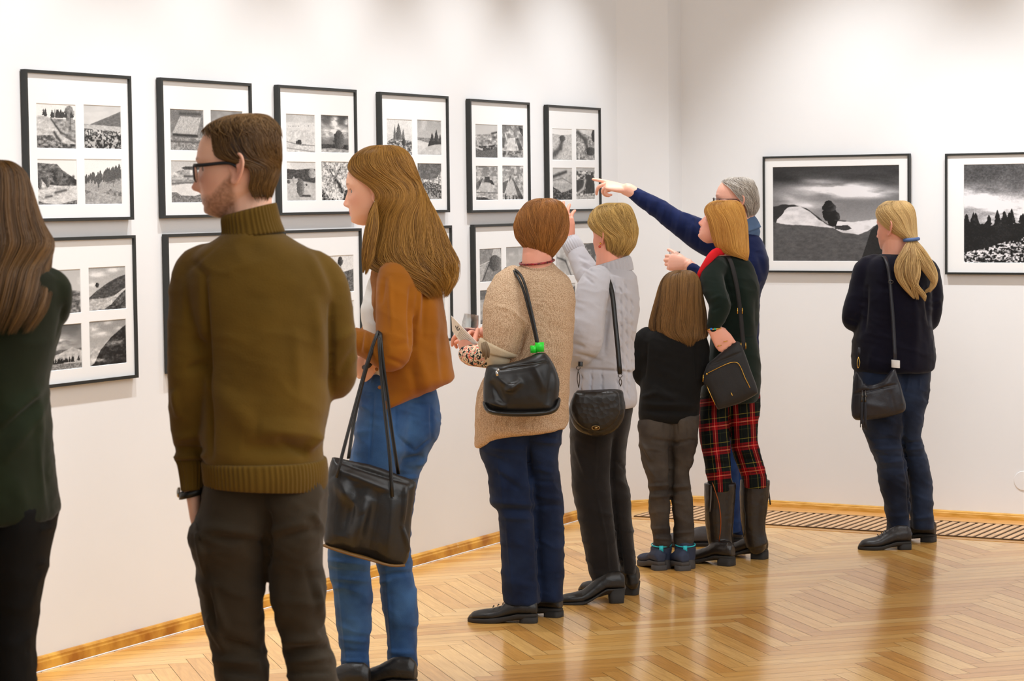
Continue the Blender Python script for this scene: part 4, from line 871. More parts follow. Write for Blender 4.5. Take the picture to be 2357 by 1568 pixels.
# ================================================================ the bespectacled man in a brown turtleneck
def man():
    D = 5.4
    Q = Person((600, 2050), D, 'young bearded man with glasses, brown turtleneck sweater and dark trousers, back to the camera')
    Q.org[2] = 0
    body(Q, (545, 384, 1.0, 172, -2, 0, 0.0), [(572, 420, .0, 52), (572, 470, .0, 54), (575, 530, .0, 54)],
         [(560, 540, 610, .04, 0), (640, 480, 700, .08, 0), (800, 480, 740, .1, 0), (1050, 500, 730, .1, 0)],
         arms=[[(440, 640, 0, 34), (432, 850, 0, 28), (437, 1040, .01, 22), (443, 1125, .0, 23)], [(778, 830, .02, 28), (760, 868, .16, 26), (735, 845, .28, 24), (722, 832, .33, 23)]],
         hands=[dict(w=(444, 1130, .0), d=(.1, .12, -1), n=(.9, 0, .1), side=1, curl=(18, 20, 22, 25), s=1.0, thumb=(.8, .3, .3)), dict(w=(722, 832, .33), d=(-.6, .75, .25), n=(-.5, -.6, -.3), side=1, curl=(35, 38, 40, 42), s=1.0)],
         skin=(238, 182, 152), vox=.0026, fem=0, nose=1.2, beard=(120, 74, 36), lip=(176, 92, 84))
    BR = mat('brown_wool', L(100, 74, 22), .95, .16, 5, bump=.5, bscale=260, sheen=.12, spec=.15, bd=.0012)
    rows = [(520, 545, 622, .055, .0), (535, 518, 650, .075, .0), (560, 478, 690, .092, .0), (585, 446, 728, .105, 0), (615, 432, 752, .115, 0), (660, 430, 768, .125, 0), (720, 440, 768, .13, 0), (800, 468, 762, .135, 0),
            (870, 470, 762, .135, 0), (920, 468, 763, .14, 0), (960, 466, 757, .14, 0), (1000, 464, 744, .14, 0), (1040, 468, 742, .145, 0), (1072, 474, 746, .138, 0), (1084, 490, 736, .12, 0)]
    la = [(470, 600, 0, 46), (442, 640, 0, 50), (436, 720, -.01, 50), (436, 800, -.02, 50), (434, 880, -.02, 48), (436, 960, 0, 46), (436, 1030, .015, 37), (440, 1062, .015, 31)]
    ra = [(725, 610, 0, 42), (752, 650, 0, 46), (770, 730, .0, 46), (778, 800, .0, 46), (780, 850, .02, 44), (776, 878, .05, 42), (760, 872, .16, 38), (735, 845, .28, 32)]
    W_ = lambda a, b, w, m: (a, b, w, m)
    folds = [W_((470, 640), (486, 1050), 7, -.012), W_((762, 700), (763, 915), 6, -.010), W_((440, 600), (480, 640), 8, -.004), W_((520, 545), (430, 625), 5, -.002), W_((725, 690), (745, 860), 14, .006), W_((700, 560), (760, 690), 12, .005), W_((600, 990), (745, 1000), 22, .012), W_((560, 1030), (700, 1035), 18, -.008), W_((640, 1010), (706, 1045), 10, -.008),
             W_((706, 1035), (740, 1000), 9, .012), W_((480, 870), (600, 1010), 26, .006), W_((400, 900), (412, 960), 8, .008), W_((400, 1010), (460, 1000), 10, .006), W_((400, 1030), (470, 1036), 6, -.006), W_((396, 1052), (472, 1050), 7, .010), W_((480, 800), (440, 780), 12, -.005), W_((480, 835), (430, 850), 9, -.007), W_((780, 860), (820, 800), 10, -.005), W_((770, 790), (815, 760), 12, .005), W_((424, 640), (426, 760), 10, .004), W_((620, 700), (600, 900), 40, .004), W_((680, 760), (690, 930), 14, .003), W_((575, 545), (590, 600), 30, -.002)]
    sw = Q.cloth('sweater', [('L', rows, 2.5), ('T', la), ('T', ra)], BR, .006, sm=12, folds=folds, rd=.003, wr=(.003, 7, 7, 5), seed=3)
    # ribbed turtleneck, hem and cuff
    Q.part('turtleneck_collar', rib_ring(Q, [(482, 513, 634, .066, .0, .24), (492, 510, 637, .071, 0, .24), (520, 512, 645, .074, 0, .16), (542, 510, 655, .078, 0, .1)], 44, .0016), BR, sw)
    Q.part('hem_band', rib_ring(Q, [(1056, 470, 746, .144, 0, 0), (1062, 466, 751, .15, 0, 0), (1085, 468, 754, .152, 0, -.02), (1108, 470, 753, .15, 0, -.04), (1117, 472, 752, .147, 0, -.05)], 80, .0016), BR, sw)
    Q.part('cuff', rib_ring(Q, [(1056, 402, 473, .036, .02, 0), (1070, 409, 474, .035, .015, 0), (1100, 415, 472, .034, .01, .1), (1126, 418, 470, .034, .0, .1)], 22, .0014), BR, sw)
    TR = mat('olive_brown_cotton', L(52, 42, 28), .85, .18, 6, bump=.3, bscale=500, sheen=.08, spec=.25)
    ll = [(1085, 484, 640, .12, 0), (1130, 466, 640, .122, 0), (1170, 458, 640, .125, .0), (1195, 444, 640, .13, 0), (1240, 433, 618, .125, .0), (1306, 450, 614, .105, 0), (1368, 460, 609, .1, 0), (1440, 476, 608, .095, .01), (1500, 488, 612, .09, .02), (1560, 498, 620, .085, .0), (1700, 508, 625, .08, .0), (1850, 520, 622, .07, 0), (1975, 528, 622, .065, 0)]
    rl = [(1085, 590, 752, .12, 0), (1130, 596, 753, .125, 0), (1180, 602, 753, .13, .0), (1240, 612, 748, .125, .0), (1306, 616, 747, .105, 0), (1368, 629, 750, .1, 0), (1440, 644, 747, .095, .01), (1500, 655, 760, .09, .02), (1560, 664, 776, .085, .0), (1700, 676, 790, .08, .0), (1850, 684, 790, .07, 0), (1975, 692, 788, .065, 0)]
    fo = [W_((616, 1180), (616, 1300), 7, -.014), W_((470, 1215), (600, 1230), 12, .007), W_((480, 1235), (610, 1248), 8, -.006), W_((449, 1195), (475, 1330), 7, .009), W_((444, 1190), (455, 1250), 5, -.008), W_((475, 1330), (520, 1450), 8, .008), W_((465, 1280), (500, 1480), 6, -.007), W_((620, 1225), (700, 1205), 10, .006), W_((640, 1240), (745, 1215), 8, -.006), W_((720, 1180), (750, 1230), 7, .006), W_((480, 1420), (520, 1500), 9, .010), W_((500, 1470), (610, 1500), 8, -.008), W_((490, 1518), (610, 1530), 9, .010), W_((510, 1545), (615, 1556), 8, -.007),
          W_((650, 1478), (750, 1470), 9, .009), W_((655, 1500), (760, 1492), 7, -.009), W_((660, 1525), (770, 1515), 8, .009), W_((640, 1330), (650, 1440), 14, .006), W_((730, 1340), (745, 1440), 9, .007), W_((700, 1300), (735, 1400), 10, -.004), W_((665, 1550), (775, 1545), 6, -.007), W_((612, 1330), (640, 1450), 9, .004)]
    Q.cloth('trousers', [('L', ll, 2.4), ('L', rl, 2.4)], TR, .007, rd=.007, sm=4, folds=fo, wr=(.003, 9, 9, 6), seed=6)
    # wristwatch
    mb = MB(); R = []
    c = Q.p(444, 1134, .0); a = np.linspace(0, 2*math.pi, 30, endpoint=False)
    for (h, r) in ((-.008, .0295), (-.008, .033), (.008, .033), (.008, .0295)): R.append([c+np.array([r*.98*math.cos(t), -r*.92*math.sin(t), h+.008*math.cos(t)*1.0]) for t in a])
    R = np.array(R); v = R.reshape(-1, 3); f = [(i*30+j, i*30+(j+1) % 30, ((i+1) % 4)*30+(j+1) % 30, ((i+1) % 4)*30+j) for i in range(4) for j in range(30)]
    mb.add(v, f); wt = Q.part('wristwatch', mb, BLK)
    mb = MB(); cc = c+np.array([-.031, .006, .0]); R = []
    for (h, r) in ((0, .012), (.004, .0125), (.006, .010), (.0081, .001)): R.append([cc+np.array([-h, r*math.cos(t), r*math.sin(t)]) for t in a])
    Q.part('watch_case', mb.grid(np.array(R)), mat('steel', L(190, 185, 175), .25, metal=1), wt)
    # glasses
    GB = mat('glasses_black_acetate', L(22, 20, 24), .3); mb = MB(); gl = []
    for sy in (-1, 1):
        mb.tube(np.array([Q.xf((.083, sy*.066, .006)), Q.xf((.055, sy*.077, .006)), Q.xf((.01, sy*.081, .008)), Q.xf((-.012, sy*.082, .004)), Q.xf((-.03, sy*.078, -.012))]), np.array([.0045, .0042, .0038, .0036, .0034]), 8, rad2=np.array([.002]*5), up=Z3, res=3)
        q = [(.0, .0), (-.004, .016), (.010, .026), (.034, .026), (.052, .022), (.056, .004), (.046, -.012), (.026, -.016), (.006, -.012)]
        loop = [Q.xf((.0925-.15*abs(y), sy*(.008+y), z-.006)) for y, z in [(b, a) for b, a in [(-.0+.006, .004), (.006, .010), (.016, .013), (.040, .013), (.056, .011), (.058, .0), (.052, -.018), (.034, -.024), (.014, -.02)]]]
        loop.append(loop[0]); loop.append(loop[1]); mb.tube(np.array(loop), np.array([.0022]*len(loop)), 8, res=3, cap=False); gl.append(np.array(loop[:-2]))
    mb.tube(np.array([Q.xf((.092, -.012, .006)), Q.xf((.095, 0, .008)), Q.xf((.092, .012, .006))]), np.array([.002]*3), 8, res=3)
    go = Q.part('glasses', mb, GB)
    GM, nt, bs = newmat('lens_glass'); bs.inputs['Transmission Weight'].default_value = 1; bs.inputs['Roughness'].default_value = .02; bs.inputs['IOR'].default_value = 1.1
    for l in gl: mb = MB(); mb.add(np.vstack([l, l-Q.M[:, 0]*.0015]), [tuple(range(len(l))), tuple(range(2*len(l)-1, len(l)-1, -1))]+[(i, len(l)+i, len(l)+(i+1) % len(l), (i+1) % len(l)) for i in range(len(l))]); Q.part('lens', mb, GM, go, False)
    # short hair: longer on top, cropped at sides and nape
    H_ = Hair(Q, 3); dk, lt = (54, 34, 16), (128, 92, 48)
    rows = [(265, 570, 590, .006, .0, -180, 180), (269, 542, 608, .05, 0, -180, 180), (278, 514, 622, .07, 0, -180, 180), (293, 490, 635, .083, 0, -172, 172), (315, 480, 644, .09, 0, -152, 152), (340, 478, 647, .092, 0, -146, 146), (365, 478, 647, .09, 0, -132, 128), (376, 484, 646, .088, 0, -120, 106), (390, 490, 645, .086, 0, -100, 80), (412, 500, 640, .082, 0, -82, 78), (435, 510, 631, .076, 0, -74, 80), (458, 520, 624, .07, .0, -70, 68), (474, 524, 620, .066, 0, -66, 60)]
    H_.flow(rows, 7000, dk, lt, drift=.1, ncl=160, wave=.012, v0=(0, .78), ln=(.08, .2), r=.0006, m=9, spread=.02, lift=.04, bv=.9, base=.985, inner=.8, basec=(52, 34, 17), smin=.965, sjit=.03)
    top = [(261, 566, 592, .01, .0, -180, 180), (265, 532, 612, .045, 0, -180, 180), (273, 506, 624, .064, 0, -180, 180), (286, 483, 634, .078, 0, -180, 180), (304, 469, 642, .086, 0, -172, 172), (322, 472, 646, .089, 0, -160, 160)]
    H_.flow(top, 2600, (72, 48, 24), (158, 120, 72), drift=.12, ncl=120, wave=.03, v0=(0, .5), ln=(.25, .55), r=.0007, m=10, spread=.02, lift=.06, base=0, smin=.93, sjit=.1)
    H_.done()
    for i, x in enumerate((560, 745)):
        shoe(Q, (x, 2052+i*6), 78 if i == 0 else 70, .29, .05, m=BLK)
man()
# ================================================================ young woman in a rust cardigan
def young_woman():
    D = 7.57
    Q = Person((868, 1580), D, 'young woman with long wavy auburn hair, rust cardigan and blue jeans')
    hd = [dict(w=(868, 822, -.13), d=(-.75, .1, -.62), n=(-.3, .9, -.3), side=1, curl=(55, 60, 62, 60), s=.95, thumb=(.8, .3, .5)),
          dict(w=(838, 810, .06), d=(-.3, -.35, -.88), n=(.2, -.9, .2), side=-1, curl=(45, 50, 55, 55), s=.92, thumb=(.8, .5, .3))]
    body(Q, (861, 436, .985, 176, -3, 0, .0), [(880, 470, .0, 38), (888, 520, .0, 36), (896, 580, .0, 38)],
         [(585, 890, 915, .03, 0), (640, 860, 980, .08, 0), (760, 850, 1000, .1, 0), (900, 850, 990, .1, 0)],
         arms=[[(918, 660, -.15, 28), (915, 815, -.2, 26), (868, 822, -.14, 19), (850, 836, -.12, 18)], [(850, 790, .1, 22), (838, 815, .06, 17)]], hands=hd,
         skin=(233, 178, 148), vox=.0028, fem=1.0, nose=.95, lip=(200, 92, 92))
    TS = mat('white_cotton', (.8, .79, .77), .9, .04, 6, bump=.2, bscale=400)
    Q.cloth('t_shirt', [('L', [(610, 866, 930, .06, 0), (650, 845, 960, .1, 0), (690, 836, 970, .12, 0), (708, 829, 975, .125, 0), (735, 832, 975, .12, 0), (765, 838, 975, .12, 0), (820, 845, 975, .12, 0), (866, 848, 975, .125, 0)])], TS, .007, sm=3, folds=[((850, 780), (866, 860), 6, .004)], wr=(.002, 9, 9, 6))
    CM = mat('rust_knit', L(148, 88, 18), .92, .12, 6, bump=.45, bscale=330, sheen=.15, spec=.15, bd=.001)
    rows = [(588, 880, 935, .06, .0), (606, 862, 972, .11, .0), (630, 854, 1004, .15, .0), (665, 852, 1015, .17, .0), (700, 848, 1020, .18, 0), (745, 856, 1027, .175, 0), (790, 866, 1033, .17, 0), (830, 869, 1040, .175, 0), (862, 866, 1047, .18, 0), (874, 867, 1047, .178, 0), (884, 869, 1030, .175, 0), (900, 872, 992, .165, 0), (922, 876, 940, .135, -.03), (940, 879, 898, .08, -.07)]
    la = [(905, 628, -.12, 38), (912, 668, -.16, 46), (908, 740, -.2, 43), (908, 800, -.22, 42), (896, 822, -.22, 38), (868, 808, -.2, 33), (838, 792, -.17, 31), (812, 782, -.14, 30)]
    ra = [(890, 640, .12, 34), (875, 700, .17, 30), (862, 760, .18, 30), (840, 790, .16, 28), (825, 796, .1, 26)]
    F_ = lambda x0, y0, x1, y1, w, a: ((x0, y0), (x1, y1), w, a)
    fo = [F_(947, 660, 948, 800, 7, -.012), F_(897, 640, 902, 760, 5, .006), F_(885, 640, 878, 700, 5, -.005), F_(968, 650, 958, 760, 7, .007), F_(980, 640, 974, 780, 6, -.006), F_(996, 680, 1010, 860, 10, .006), F_(1010, 760, 1022, 880, 8, -.006), F_(960, 800, 985, 900, 12, .006), F_(945, 840, 960, 910, 9, -.006), F_(870, 850, 890, 935, 5, -.006), F_(864, 768, 872, 830, 4, -.006),
          F_(822, 762, 815, 800, 4, .005), F_(835, 765, 829, 810, 4, -.005), F_(843, 765, 840, 812, 4, .005), F_(853, 766, 850, 816, 4, -.004), F_(930, 840, 890, 825, 6, -.005), F_(940, 790, 900, 800, 8, -.004)]
    ca = Q.cloth('cardigan', [('L', rows, 2.3), ('T', la), ('T', ra)], CM, .006, sm=9, folds=fo, wr=(.0025, 8, 8, 5), seed=9)
    mb = MB()
    for y, x in ((892, 876), (850, 869)): mb.ball(Q.p(x-2, y, -.165 if y < 880 else -.135), .006, 8, (1, .4, 1))
    Q.part('button', mb, mat('horn_button', L(150, 95, 30), .4), ca)
    JM = mat('mid_blue_denim', L(36, 66, 108), .85, .25, 9, bump=.35, bscale=420, sheen=.1, spec=.2, col2=L(62, 98, 142))
    ll = [(858, 836, 950, .11, 0), (885, 830, 975, .125, 0), (944, 824, 960, .13, -.02), (1000, 816, 950, .12, -.04), (1058, 806, 930, .11, -.05), (1130, 785, 895, .095, -.05), (1200, 762, 868, .085, -.05), (1268, 753, 852, .075, -.05), (1297, 757, 851, .07, -.05), (1359, 767, 857, .066, -.04), (1392, 770, 857, .066, -.04), (1464, 779, 854, .058, -.04), (1520, 782, 851, .05, -.04), (1548, 786, 850, .05, -.04)]
    rl = [(858, 870, 990, .1, 0.03), (890, 866, 1001, .12, .03), (930, 866, 1010, .13, .03), (977, 862, 1014, .13, .03), (1020, 856, 1002, .125, .03), (1063, 850, 978, .11, .04), (1110, 850, 960, .095, .05), (1200, 854, 949, .085, .06), (1278, 862, 946, .075, .07), (1344, 874, 955, .07, .08), (1392, 880, 962, .068, .08), (1464, 890, 961, .06, .08), (1520, 893, 960, .052, .08), (1550, 895, 959, .05, .08)]
    jf = [F_(911, 935, 911, 1000, 3, -.004), F_(911, 1000, 955, 1040, 3, -.004), F_(955, 1040, 992, 1010, 3, -.004), F_(992, 930, 994, 1010, 3, -.004), F_(940, 928, 990, 932, 3, -.004), F_(830, 905, 860, 912, 3, .004), F_(860, 900, 852, 1060, 3, -.004), F_(925, 1060, 975, 1050, 6, -.006), F_(960, 1075, 985, 1055, 5, .006), F_(930, 1100, 968, 1098, 5, .006), F_(820, 930, 850, 940, 5, .005), F_(806, 1000, 860, 990, 6, .004),
          F_(755, 1290, 850, 1300, 6, .006), F_(757, 1312, 852, 1318, 5, -.006), F_(760, 1330, 850, 1338, 5, .006), F_(768, 1355, 790, 1350, 5, .006), F_(780, 1470, 850, 1478, 5, .005), F_(782, 1498, 850, 1502, 5, -.005), F_(785, 1520, 850, 1525, 5, .006), F_(775, 1290, 800, 1540, 3, .003), F_(870, 1300, 950, 1290, 5, .005), F_(872, 1325, 955, 1318, 5, -.006), F_(874, 1343, 900, 1335, 5, .006), F_(892, 1500, 958, 1505, 5, .005), F_(893, 1525, 958, 1530, 5, -.005), F_(893, 1540, 960, 1545, 5, .006), F_(888, 1310, 905, 1540, 3, .003)]
    Q.cloth('jeans', [('L', ll, 2.2), ('L', rl, 2.2)], JM, .006, rd=.006, sm=3, folds=jf, wr=(.0028, 10, 10, 8), seed=4)
    mb = MB().ball(Q.xf((-.013, .088, -.043)), .0052, 10); Q.part('pearl_earring', mb, mat('pearl', L(240, 225, 205), .2))
    mb = MB().tube(np.array([Q.p(857, 830, -.15), Q.p(848, 842, -.17), Q.p(838, 846, -.15)]), np.array([.008, .008, .008]), 8); Q.part('wrist_strap', mb, BLK)
    H_ = Hair(Q, 11); dk, lt = (92, 56, 14), (186, 136, 62)
    rows = [(334, 872, 892, .01, .0, -180, 180), (336, 852, 912, .045, 0, -180, 180), (344, 832, 930, .068, 0, -180, 180), (360, 812, 945, .085, 0, -178, 178), (384, 800, 955, .094, 0, -170, 166), (405, 803, 962, .097, 0, -152, 146), (428, 814, 970, .098, 0, -138, 122), (455, 832, 983, .10, .0, -110, 121), (490, 842, 1001, .105, 0, -100, 148), (530, 846, 1020, .12, 0, -100, 166), (570, 840, 1036, .14, 0, -95, 168), (600, 838, 1050, .155, 0, -85, 160), (625, 850, 1050, .165, 0, -70, 135), (645, 876, 1048, .165, 0, -50, 110), (662, 900, 1040, .16, .0, -40, 95)]
    H_.flow(rows, 7500, dk, lt, drift=.03, bv=.8, over=.1, ncl=170, wave=.034, freq=2.6, v0=(0, .5), ln=(.4, .95), r=.0008, m=28, spread=.014, jit=.03, base=.94, inner=.75, basec=(86, 52, 14), smin=.93, sjit=.07, fly=.03)
    for pts in ([(868, 455, -.085, 2), (856, 500, -.11, 9), (848, 545, -.125, 12), (843, 590, -.14, 10), (836, 626, -.15, 2)], [(866, 470, -.09, 3), (862, 520, -.125, 10), (852, 570, -.14, 12), (850, 600, -.15, 8), (842, 630, -.155, 2)]):
        H_.lock(pts, 220, dk, lt, r=.0008, fray=.2)
    H_.done()
    shoe(Q, (852, 1600), 168, .26, .042, .085, .02, m=BLK); shoe(Q, (958, 1588), 160, .26, .042, .085, .02, m=BLK)
    return Q
Q3 = young_woman()
def strap_pts(Q, pts): return np.array([Q.p(*q) for q in pts])
def tote():
    Q = Q3; t = thing('tote_bag', Q, (850, 1180, -.3), 'large black leather tote bag hanging from the rust-cardigan woman\'s forearm', 'bag')
    ol = [(764, 1050), (858, 1072), (951, 1106), (956, 1130), (948, 1200), (944, 1270), (930, 1303), (900, 1303), (840, 1285), (780, 1266), (746, 1252), (747, 1180), (752, 1100)]
    mb = inflate(Q, ol, -.30, .11, cx=(850, 1180), pw=.55)
    G = lambda x0, y0, x1, y1, w, a: ((x0, y0), (x1, y1), w, a)
    v, f = leather_remesh(mb, .005, [G(775, 1060, 940, 1112, 5, -.008), G(770, 1100, 830, 1180, 14, .010), G(820, 1120, 790, 1230, 16, -.010), G(850, 1150, 810, 1270, 16, .011), G(870, 1130, 850, 1280, 16, -.010), G(905, 1150, 890, 1290, 14, .008), G(935, 1120, 925, 1210, 5, .008), G(925, 1210, 940, 1270, 4, .008), G(770, 1080, 900, 1130, 8, .006)], .004, 5)
    b = tmesh(t, 'bag_body', v, f, mat('soft_black_leather', L(30, 29, 28), .36, .2, 8, bump=.2, bscale=160, kind='leather', bd=.0008))
    mb = MB().strap(strap_pts(Q, [(750, 1253, -.3), (790, 1268, -.32), (845, 1285, -.33), (895, 1300, -.32), (924, 1300, -.3)]), .006, .05, side=(0, 0, 1)); tpart(t, 'base_trim', mb, mat('tan_leather', L(122, 86, 36), .5))
    for i, pts in enumerate(([(774, 1100, -.36), (800, 1000, -.33), (829, 892, -.28), (850, 820, -.27), (868, 768, -.25), (874, 758, -.2)], [(802, 1056, -.3), (815, 970, -.25), (832, 890, -.24), (852, 820, -.25), (872, 766, -.2)],
                             [(903, 1144, -.36), (897, 1050, -.34), (885, 940, -.31), (877, 850, -.29), (873, 790, -.28), (874, 762, -.24)], [(917, 1092, -.28), (903, 1000, -.29), (890, 900, -.29), (881, 830, -.29), (876, 775, -.27), (876, 760, -.2)])):
        mb = MB().strap(strap_pts(Q, pts), .011, .004, side=(.8, -.5, .2)); tpart(t, 'strap', mb, BLK)
tote()
# ================================================================ woman in a beige knitted cardigan
def beige_woman():
    D = 8.78
    Q = Person((1215, 1430), D, 'woman with short copper hair, long beige knitted cardigan and dark blue jeans')
    hd = [dict(w=(1084, 822, -.16), d=(-.35, .5, .78), n=(.6, .7, .2), side=1, curl=(50, 55, 60, 62), s=.95, thumb=(.8, .5, .4)),
          dict(w=(1112, 768, -.02), d=(-.95, .25, .1), n=(-.1, .2, -.95), side=-1, curl=(30, 40, 48, 52), s=.95, thumb=(.85, .35, .35))]
    body(Q, (1245, 533, .93, 100, 2, 0, .0), [(1240, 560, .0, 34), (1236, 590, -.02, 34), (1236, 640, -.02, 36)],
         [(625, 1215, 1262, .03, 0), (680, 1160, 1300, .08, 0), (780, 1150, 1300, .1, 0), (960, 1140, 1290, .1, 0)],
         arms=[[(1160, 760, -.12, 28), (1148, 815, -.16, 24), (1110, 822, -.17, 20), (1084, 822, -.16, 17)], [(1150, 770, .05, 22), (1112, 768, -.02, 17)]], hands=hd, skin=(222, 156, 132), vox=.003, fem=1, eyes=False)
    KM, nt, b = newmat('beige_open_knit'); N = nt.nodes; K = nt.links
    tc = N.new('ShaderNodeTexCoord'); vo = N.new('ShaderNodeTexVoronoi'); mp = N.new('ShaderNodeMapping'); K.new(tc.outputs['Object'], mp.inputs[0]); mp.inputs['Scale'].default_value = (1, 1, 1.5); K.new(mp.outputs[0], vo.inputs['Vector']); vo.inputs['Scale'].default_value = 270; vo.inputs['Randomness'].default_value = .55
    rp = N.new('ShaderNodeValToRGB'); rp.color_ramp.elements[0].position = .25; rp.color_ramp.elements[0].color = (*L(236, 208, 176), 1); rp.color_ramp.elements[1].position = .62; rp.color_ramp.elements[1].color = (*L(176, 143, 112), 1)
    K.new(vo.outputs['Distance'], rp.inputs[0]); nz = N.new('ShaderNodeTexNoise'); nz.inputs['Scale'].default_value = 14; K.new(tc.outputs['Object'], nz.inputs['Vector']); mx = N.new('ShaderNodeMixRGB'); mx.blend_type = 'MULTIPLY'; mx.inputs[0].default_value = .35; K.new(rp.outputs[0], mx.inputs[1]); K.new(nz.outputs['Color'], mx.inputs[2])
    mx.inputs[0].default_value = .0; K.new(mx.outputs[0], b.inputs['Base Color']); bp = N.new('ShaderNodeBump'); bp.inputs['Strength'].default_value = .8; bp.inputs['Distance'].default_value = .003; bp.invert = True; K.new(vo.outputs['Distance'], bp.inputs['Height']); K.new(bp.outputs[0], b.inputs['Normal']); b.inputs['Roughness'].default_value = .95; b.inputs['Specular IOR Level'].default_value = .15
    rows = [(602, 1204, 1270, .055, .0), (616, 1188, 1282, .08, 0), (630, 1168, 1298, .1, .0), (646, 1150, 1312, .12, .0), (685, 1146, 1324, .14, .0), (740, 1160, 1322, .15, 0), (790, 1165, 1319, .155, 0), (830, 1140, 1315, .16, 0), (870, 1112, 1311, .165, 0), (910, 1098, 1310, .17, 0), (950, 1092, 1309, .17, 0), (976, 1092, 1308, .168, 0), (990, 1094, 1290, .16, .0), (1004, 1093, 1180, .12, .0), (1020, 1091, 1130, .09, .0), (1030, 1091, 1108, .05, .0)]
    la = [(1180, 632, -.08, 26), (1168, 660, -.12, 40), (1160, 700, -.15, 47), (1160, 745, -.17, 50), (1155, 785, -.18, 45), (1148, 806, -.18, 41)]
    F_ = lambda x0, y0, x1, y1, w, a: ((x0, y0), (x1, y1), w, a)
    fo = [F_(1210, 650, 1213, 750, 5, -.012), F_(1212, 750, 1190, 822, 5, -.010), F_(1140, 705, 1175, 712, 4, .004), F_(1175, 712, 1212, 748, 4, .006), F_(1300, 700, 1300, 960, 16, .006), F_(1250, 960, 1290, 985, 10, -.004), F_(1140, 960, 1135, 1010, 5, .003), F_(1105, 880, 1100, 1010, 8, .004)]
    kc = Q.cloth('knitted_cardigan', [('L', rows, 2.3), ('T', la)], KM, .006, sm=9, folds=fo, wr=(.003, 7, 7, 5), seed=14)
    LIN = mat('linen_trim', L(196, 176, 146), .9, .08, 20, bump=.4, bscale=300)
    cu = [(1148, 797, -.18, 45), (1143, 808, -.18, 44), (1141, 816, -.18, 42)]
    mb = ptube(MB(), cu, D, n=24, flat=1.05, res=2); Q.part('cuff', mb, LIN, kc)
    mb = MB()
    for k, (a, b_) in enumerate((((1114, 790), (1118, 826)), ((1118, 789), (1124, 822)), ((1110, 792), (1112, 820)))):
        mb.tube(np.array([Q.p(a[0], a[1], -.27), Q.p((a[0]+b_[0])/2+2, (a[1]+b_[1])/2, -.28), Q.p(b_[0], b_[1], -.27)]), np.array([.005, .007, .004]), 8)
    Q.part('tie_tab', mb, mat('olive_linen', L(120, 100, 76), .9), kc)
    # patterned sleeve
    PM, nt, b = newmat('patterned_blouse'); N = nt.nodes; K = nt.links; tc = N.new('ShaderNodeTexCoord')
    a = N.new('ShaderNodeTexNoise'); a.inputs['Scale'].default_value = 55; a.inputs['Distortion'].default_value = 1.5; K.new(tc.outputs['Object'], a.inputs['Vector'])
    r = N.new('ShaderNodeValToRGB'); r.color_ramp.interpolation = 'CONSTANT'; e = r.color_ramp.elements; e[0].position = 0; e[0].color = (*L(22, 20, 24), 1); e[1].position = .46; e[1].color = (*L(226, 208, 176), 1); x = e.new(.56); x.color = (*L(214, 40, 26), 1); x = e.new(.62); x.color = (*L(235, 220, 196), 1); x = e.new(.7); x.color = (*L(30, 26, 28), 1)
    K.new(a.outputs['Fac'], r.inputs[0]); K.new(r.outputs[0], b.inputs['Base Color']); b.inputs['Roughness'].default_value = .8
    Q.cloth('patterned_sleeve', [('T', [(1160, 800, -.17, 30), (1146, 822, -.18, 27), (1110, 820, -.18, 27), (1085, 818, -.17, 25), (1074, 816, -.165, 22)])], PM, .005, sm=2, folds=[F_(1120, 800, 1110, 845, 4, -.004), F_(1100, 798, 1092, 842, 4, .004), F_(1140, 800, 1130, 842, 4, .005)], wr=(.002, 12, 12, 12))
    JM = mat('dark_navy_denim', L(15, 25, 48), .88, .25, 9, bump=.35, bscale=420, sheen=.05, spec=.2, col2=L(26, 40, 68))
    ll = [(960, 1110, 1240, .13, 0), (1024, 1104, 1224, .12, 0), (1064, 1112, 1220, .1, -.01), (1104, 1124, 1226, .095, -.02), (1158, 1129, 1232, .09, -.03), (1190, 1148, 1233, .085, -.03), (1279, 1154, 1239, .08, -.03), (1340, 1153, 1243, .08, -.03), (1378, 1155, 1245, .08, -.03), (1388, 1158, 1245, .078, -.03)]
    rl = [(960, 1190, 1300, .13, 0.02), (989, 1195, 1296, .125, 0.02), (1055, 1208, 1286, .1, .03), (1119, 1220, 1290, .095, .05), (1158, 1224, 1296, .09, .05), (1247, 1230, 1299, .085, .06), (1320, 1234, 1298, .08, .06), (1372, 1236, 1297, .08, .06), (1381, 1238, 1296, .078, .06)]
    jf = [F_(1216, 1030, 1232, 1200, 4, -.012), F_(1232, 1180, 1244, 1380, 4, -.012), F_(1124, 1030, 1210, 1036, 6, .006), F_(1120, 1045, 1160, 1060, 6, -.005), F_(1138, 1075, 1225, 1130, 8, .006), F_(1140, 1085, 1200, 1130, 6, -.005), F_(1130, 1155, 1230, 1162, 7, .008), F_(1140, 1172, 1232, 1178, 6, -.007), F_(1150, 1190, 1232, 1195, 7, .006), F_(1222, 1075, 1285, 1090, 6, .005), F_(1226, 1108, 1290, 1112, 5, -.005), F_(1230, 1140, 1292, 1150, 6, .006), F_(1235, 1165, 1296, 1165, 5, -.006), F_(1222, 1015, 1290, 1020, 5, .005), F_(1145, 1040, 1160, 1170, 3, .003), F_(1165, 1190, 1180, 1370, 3, .003), F_(1160, 1340, 1240, 1350, 8, .004), F_(1266, 984, 1262, 1002, 2, .004), F_(1262, 1002, 1285, 1006, 2, .004), F_(1170, 1000, 1195, 1012, 3, .004), F_(1195, 1012, 1222, 985, 3, .004)]
    Q.cloth('jeans', [('L', ll, 2.3), ('L', rl, 2.3)], JM, .006, rd=.006, sm=3, folds=jf, wr=(.003, 9, 9, 7), seed=5)
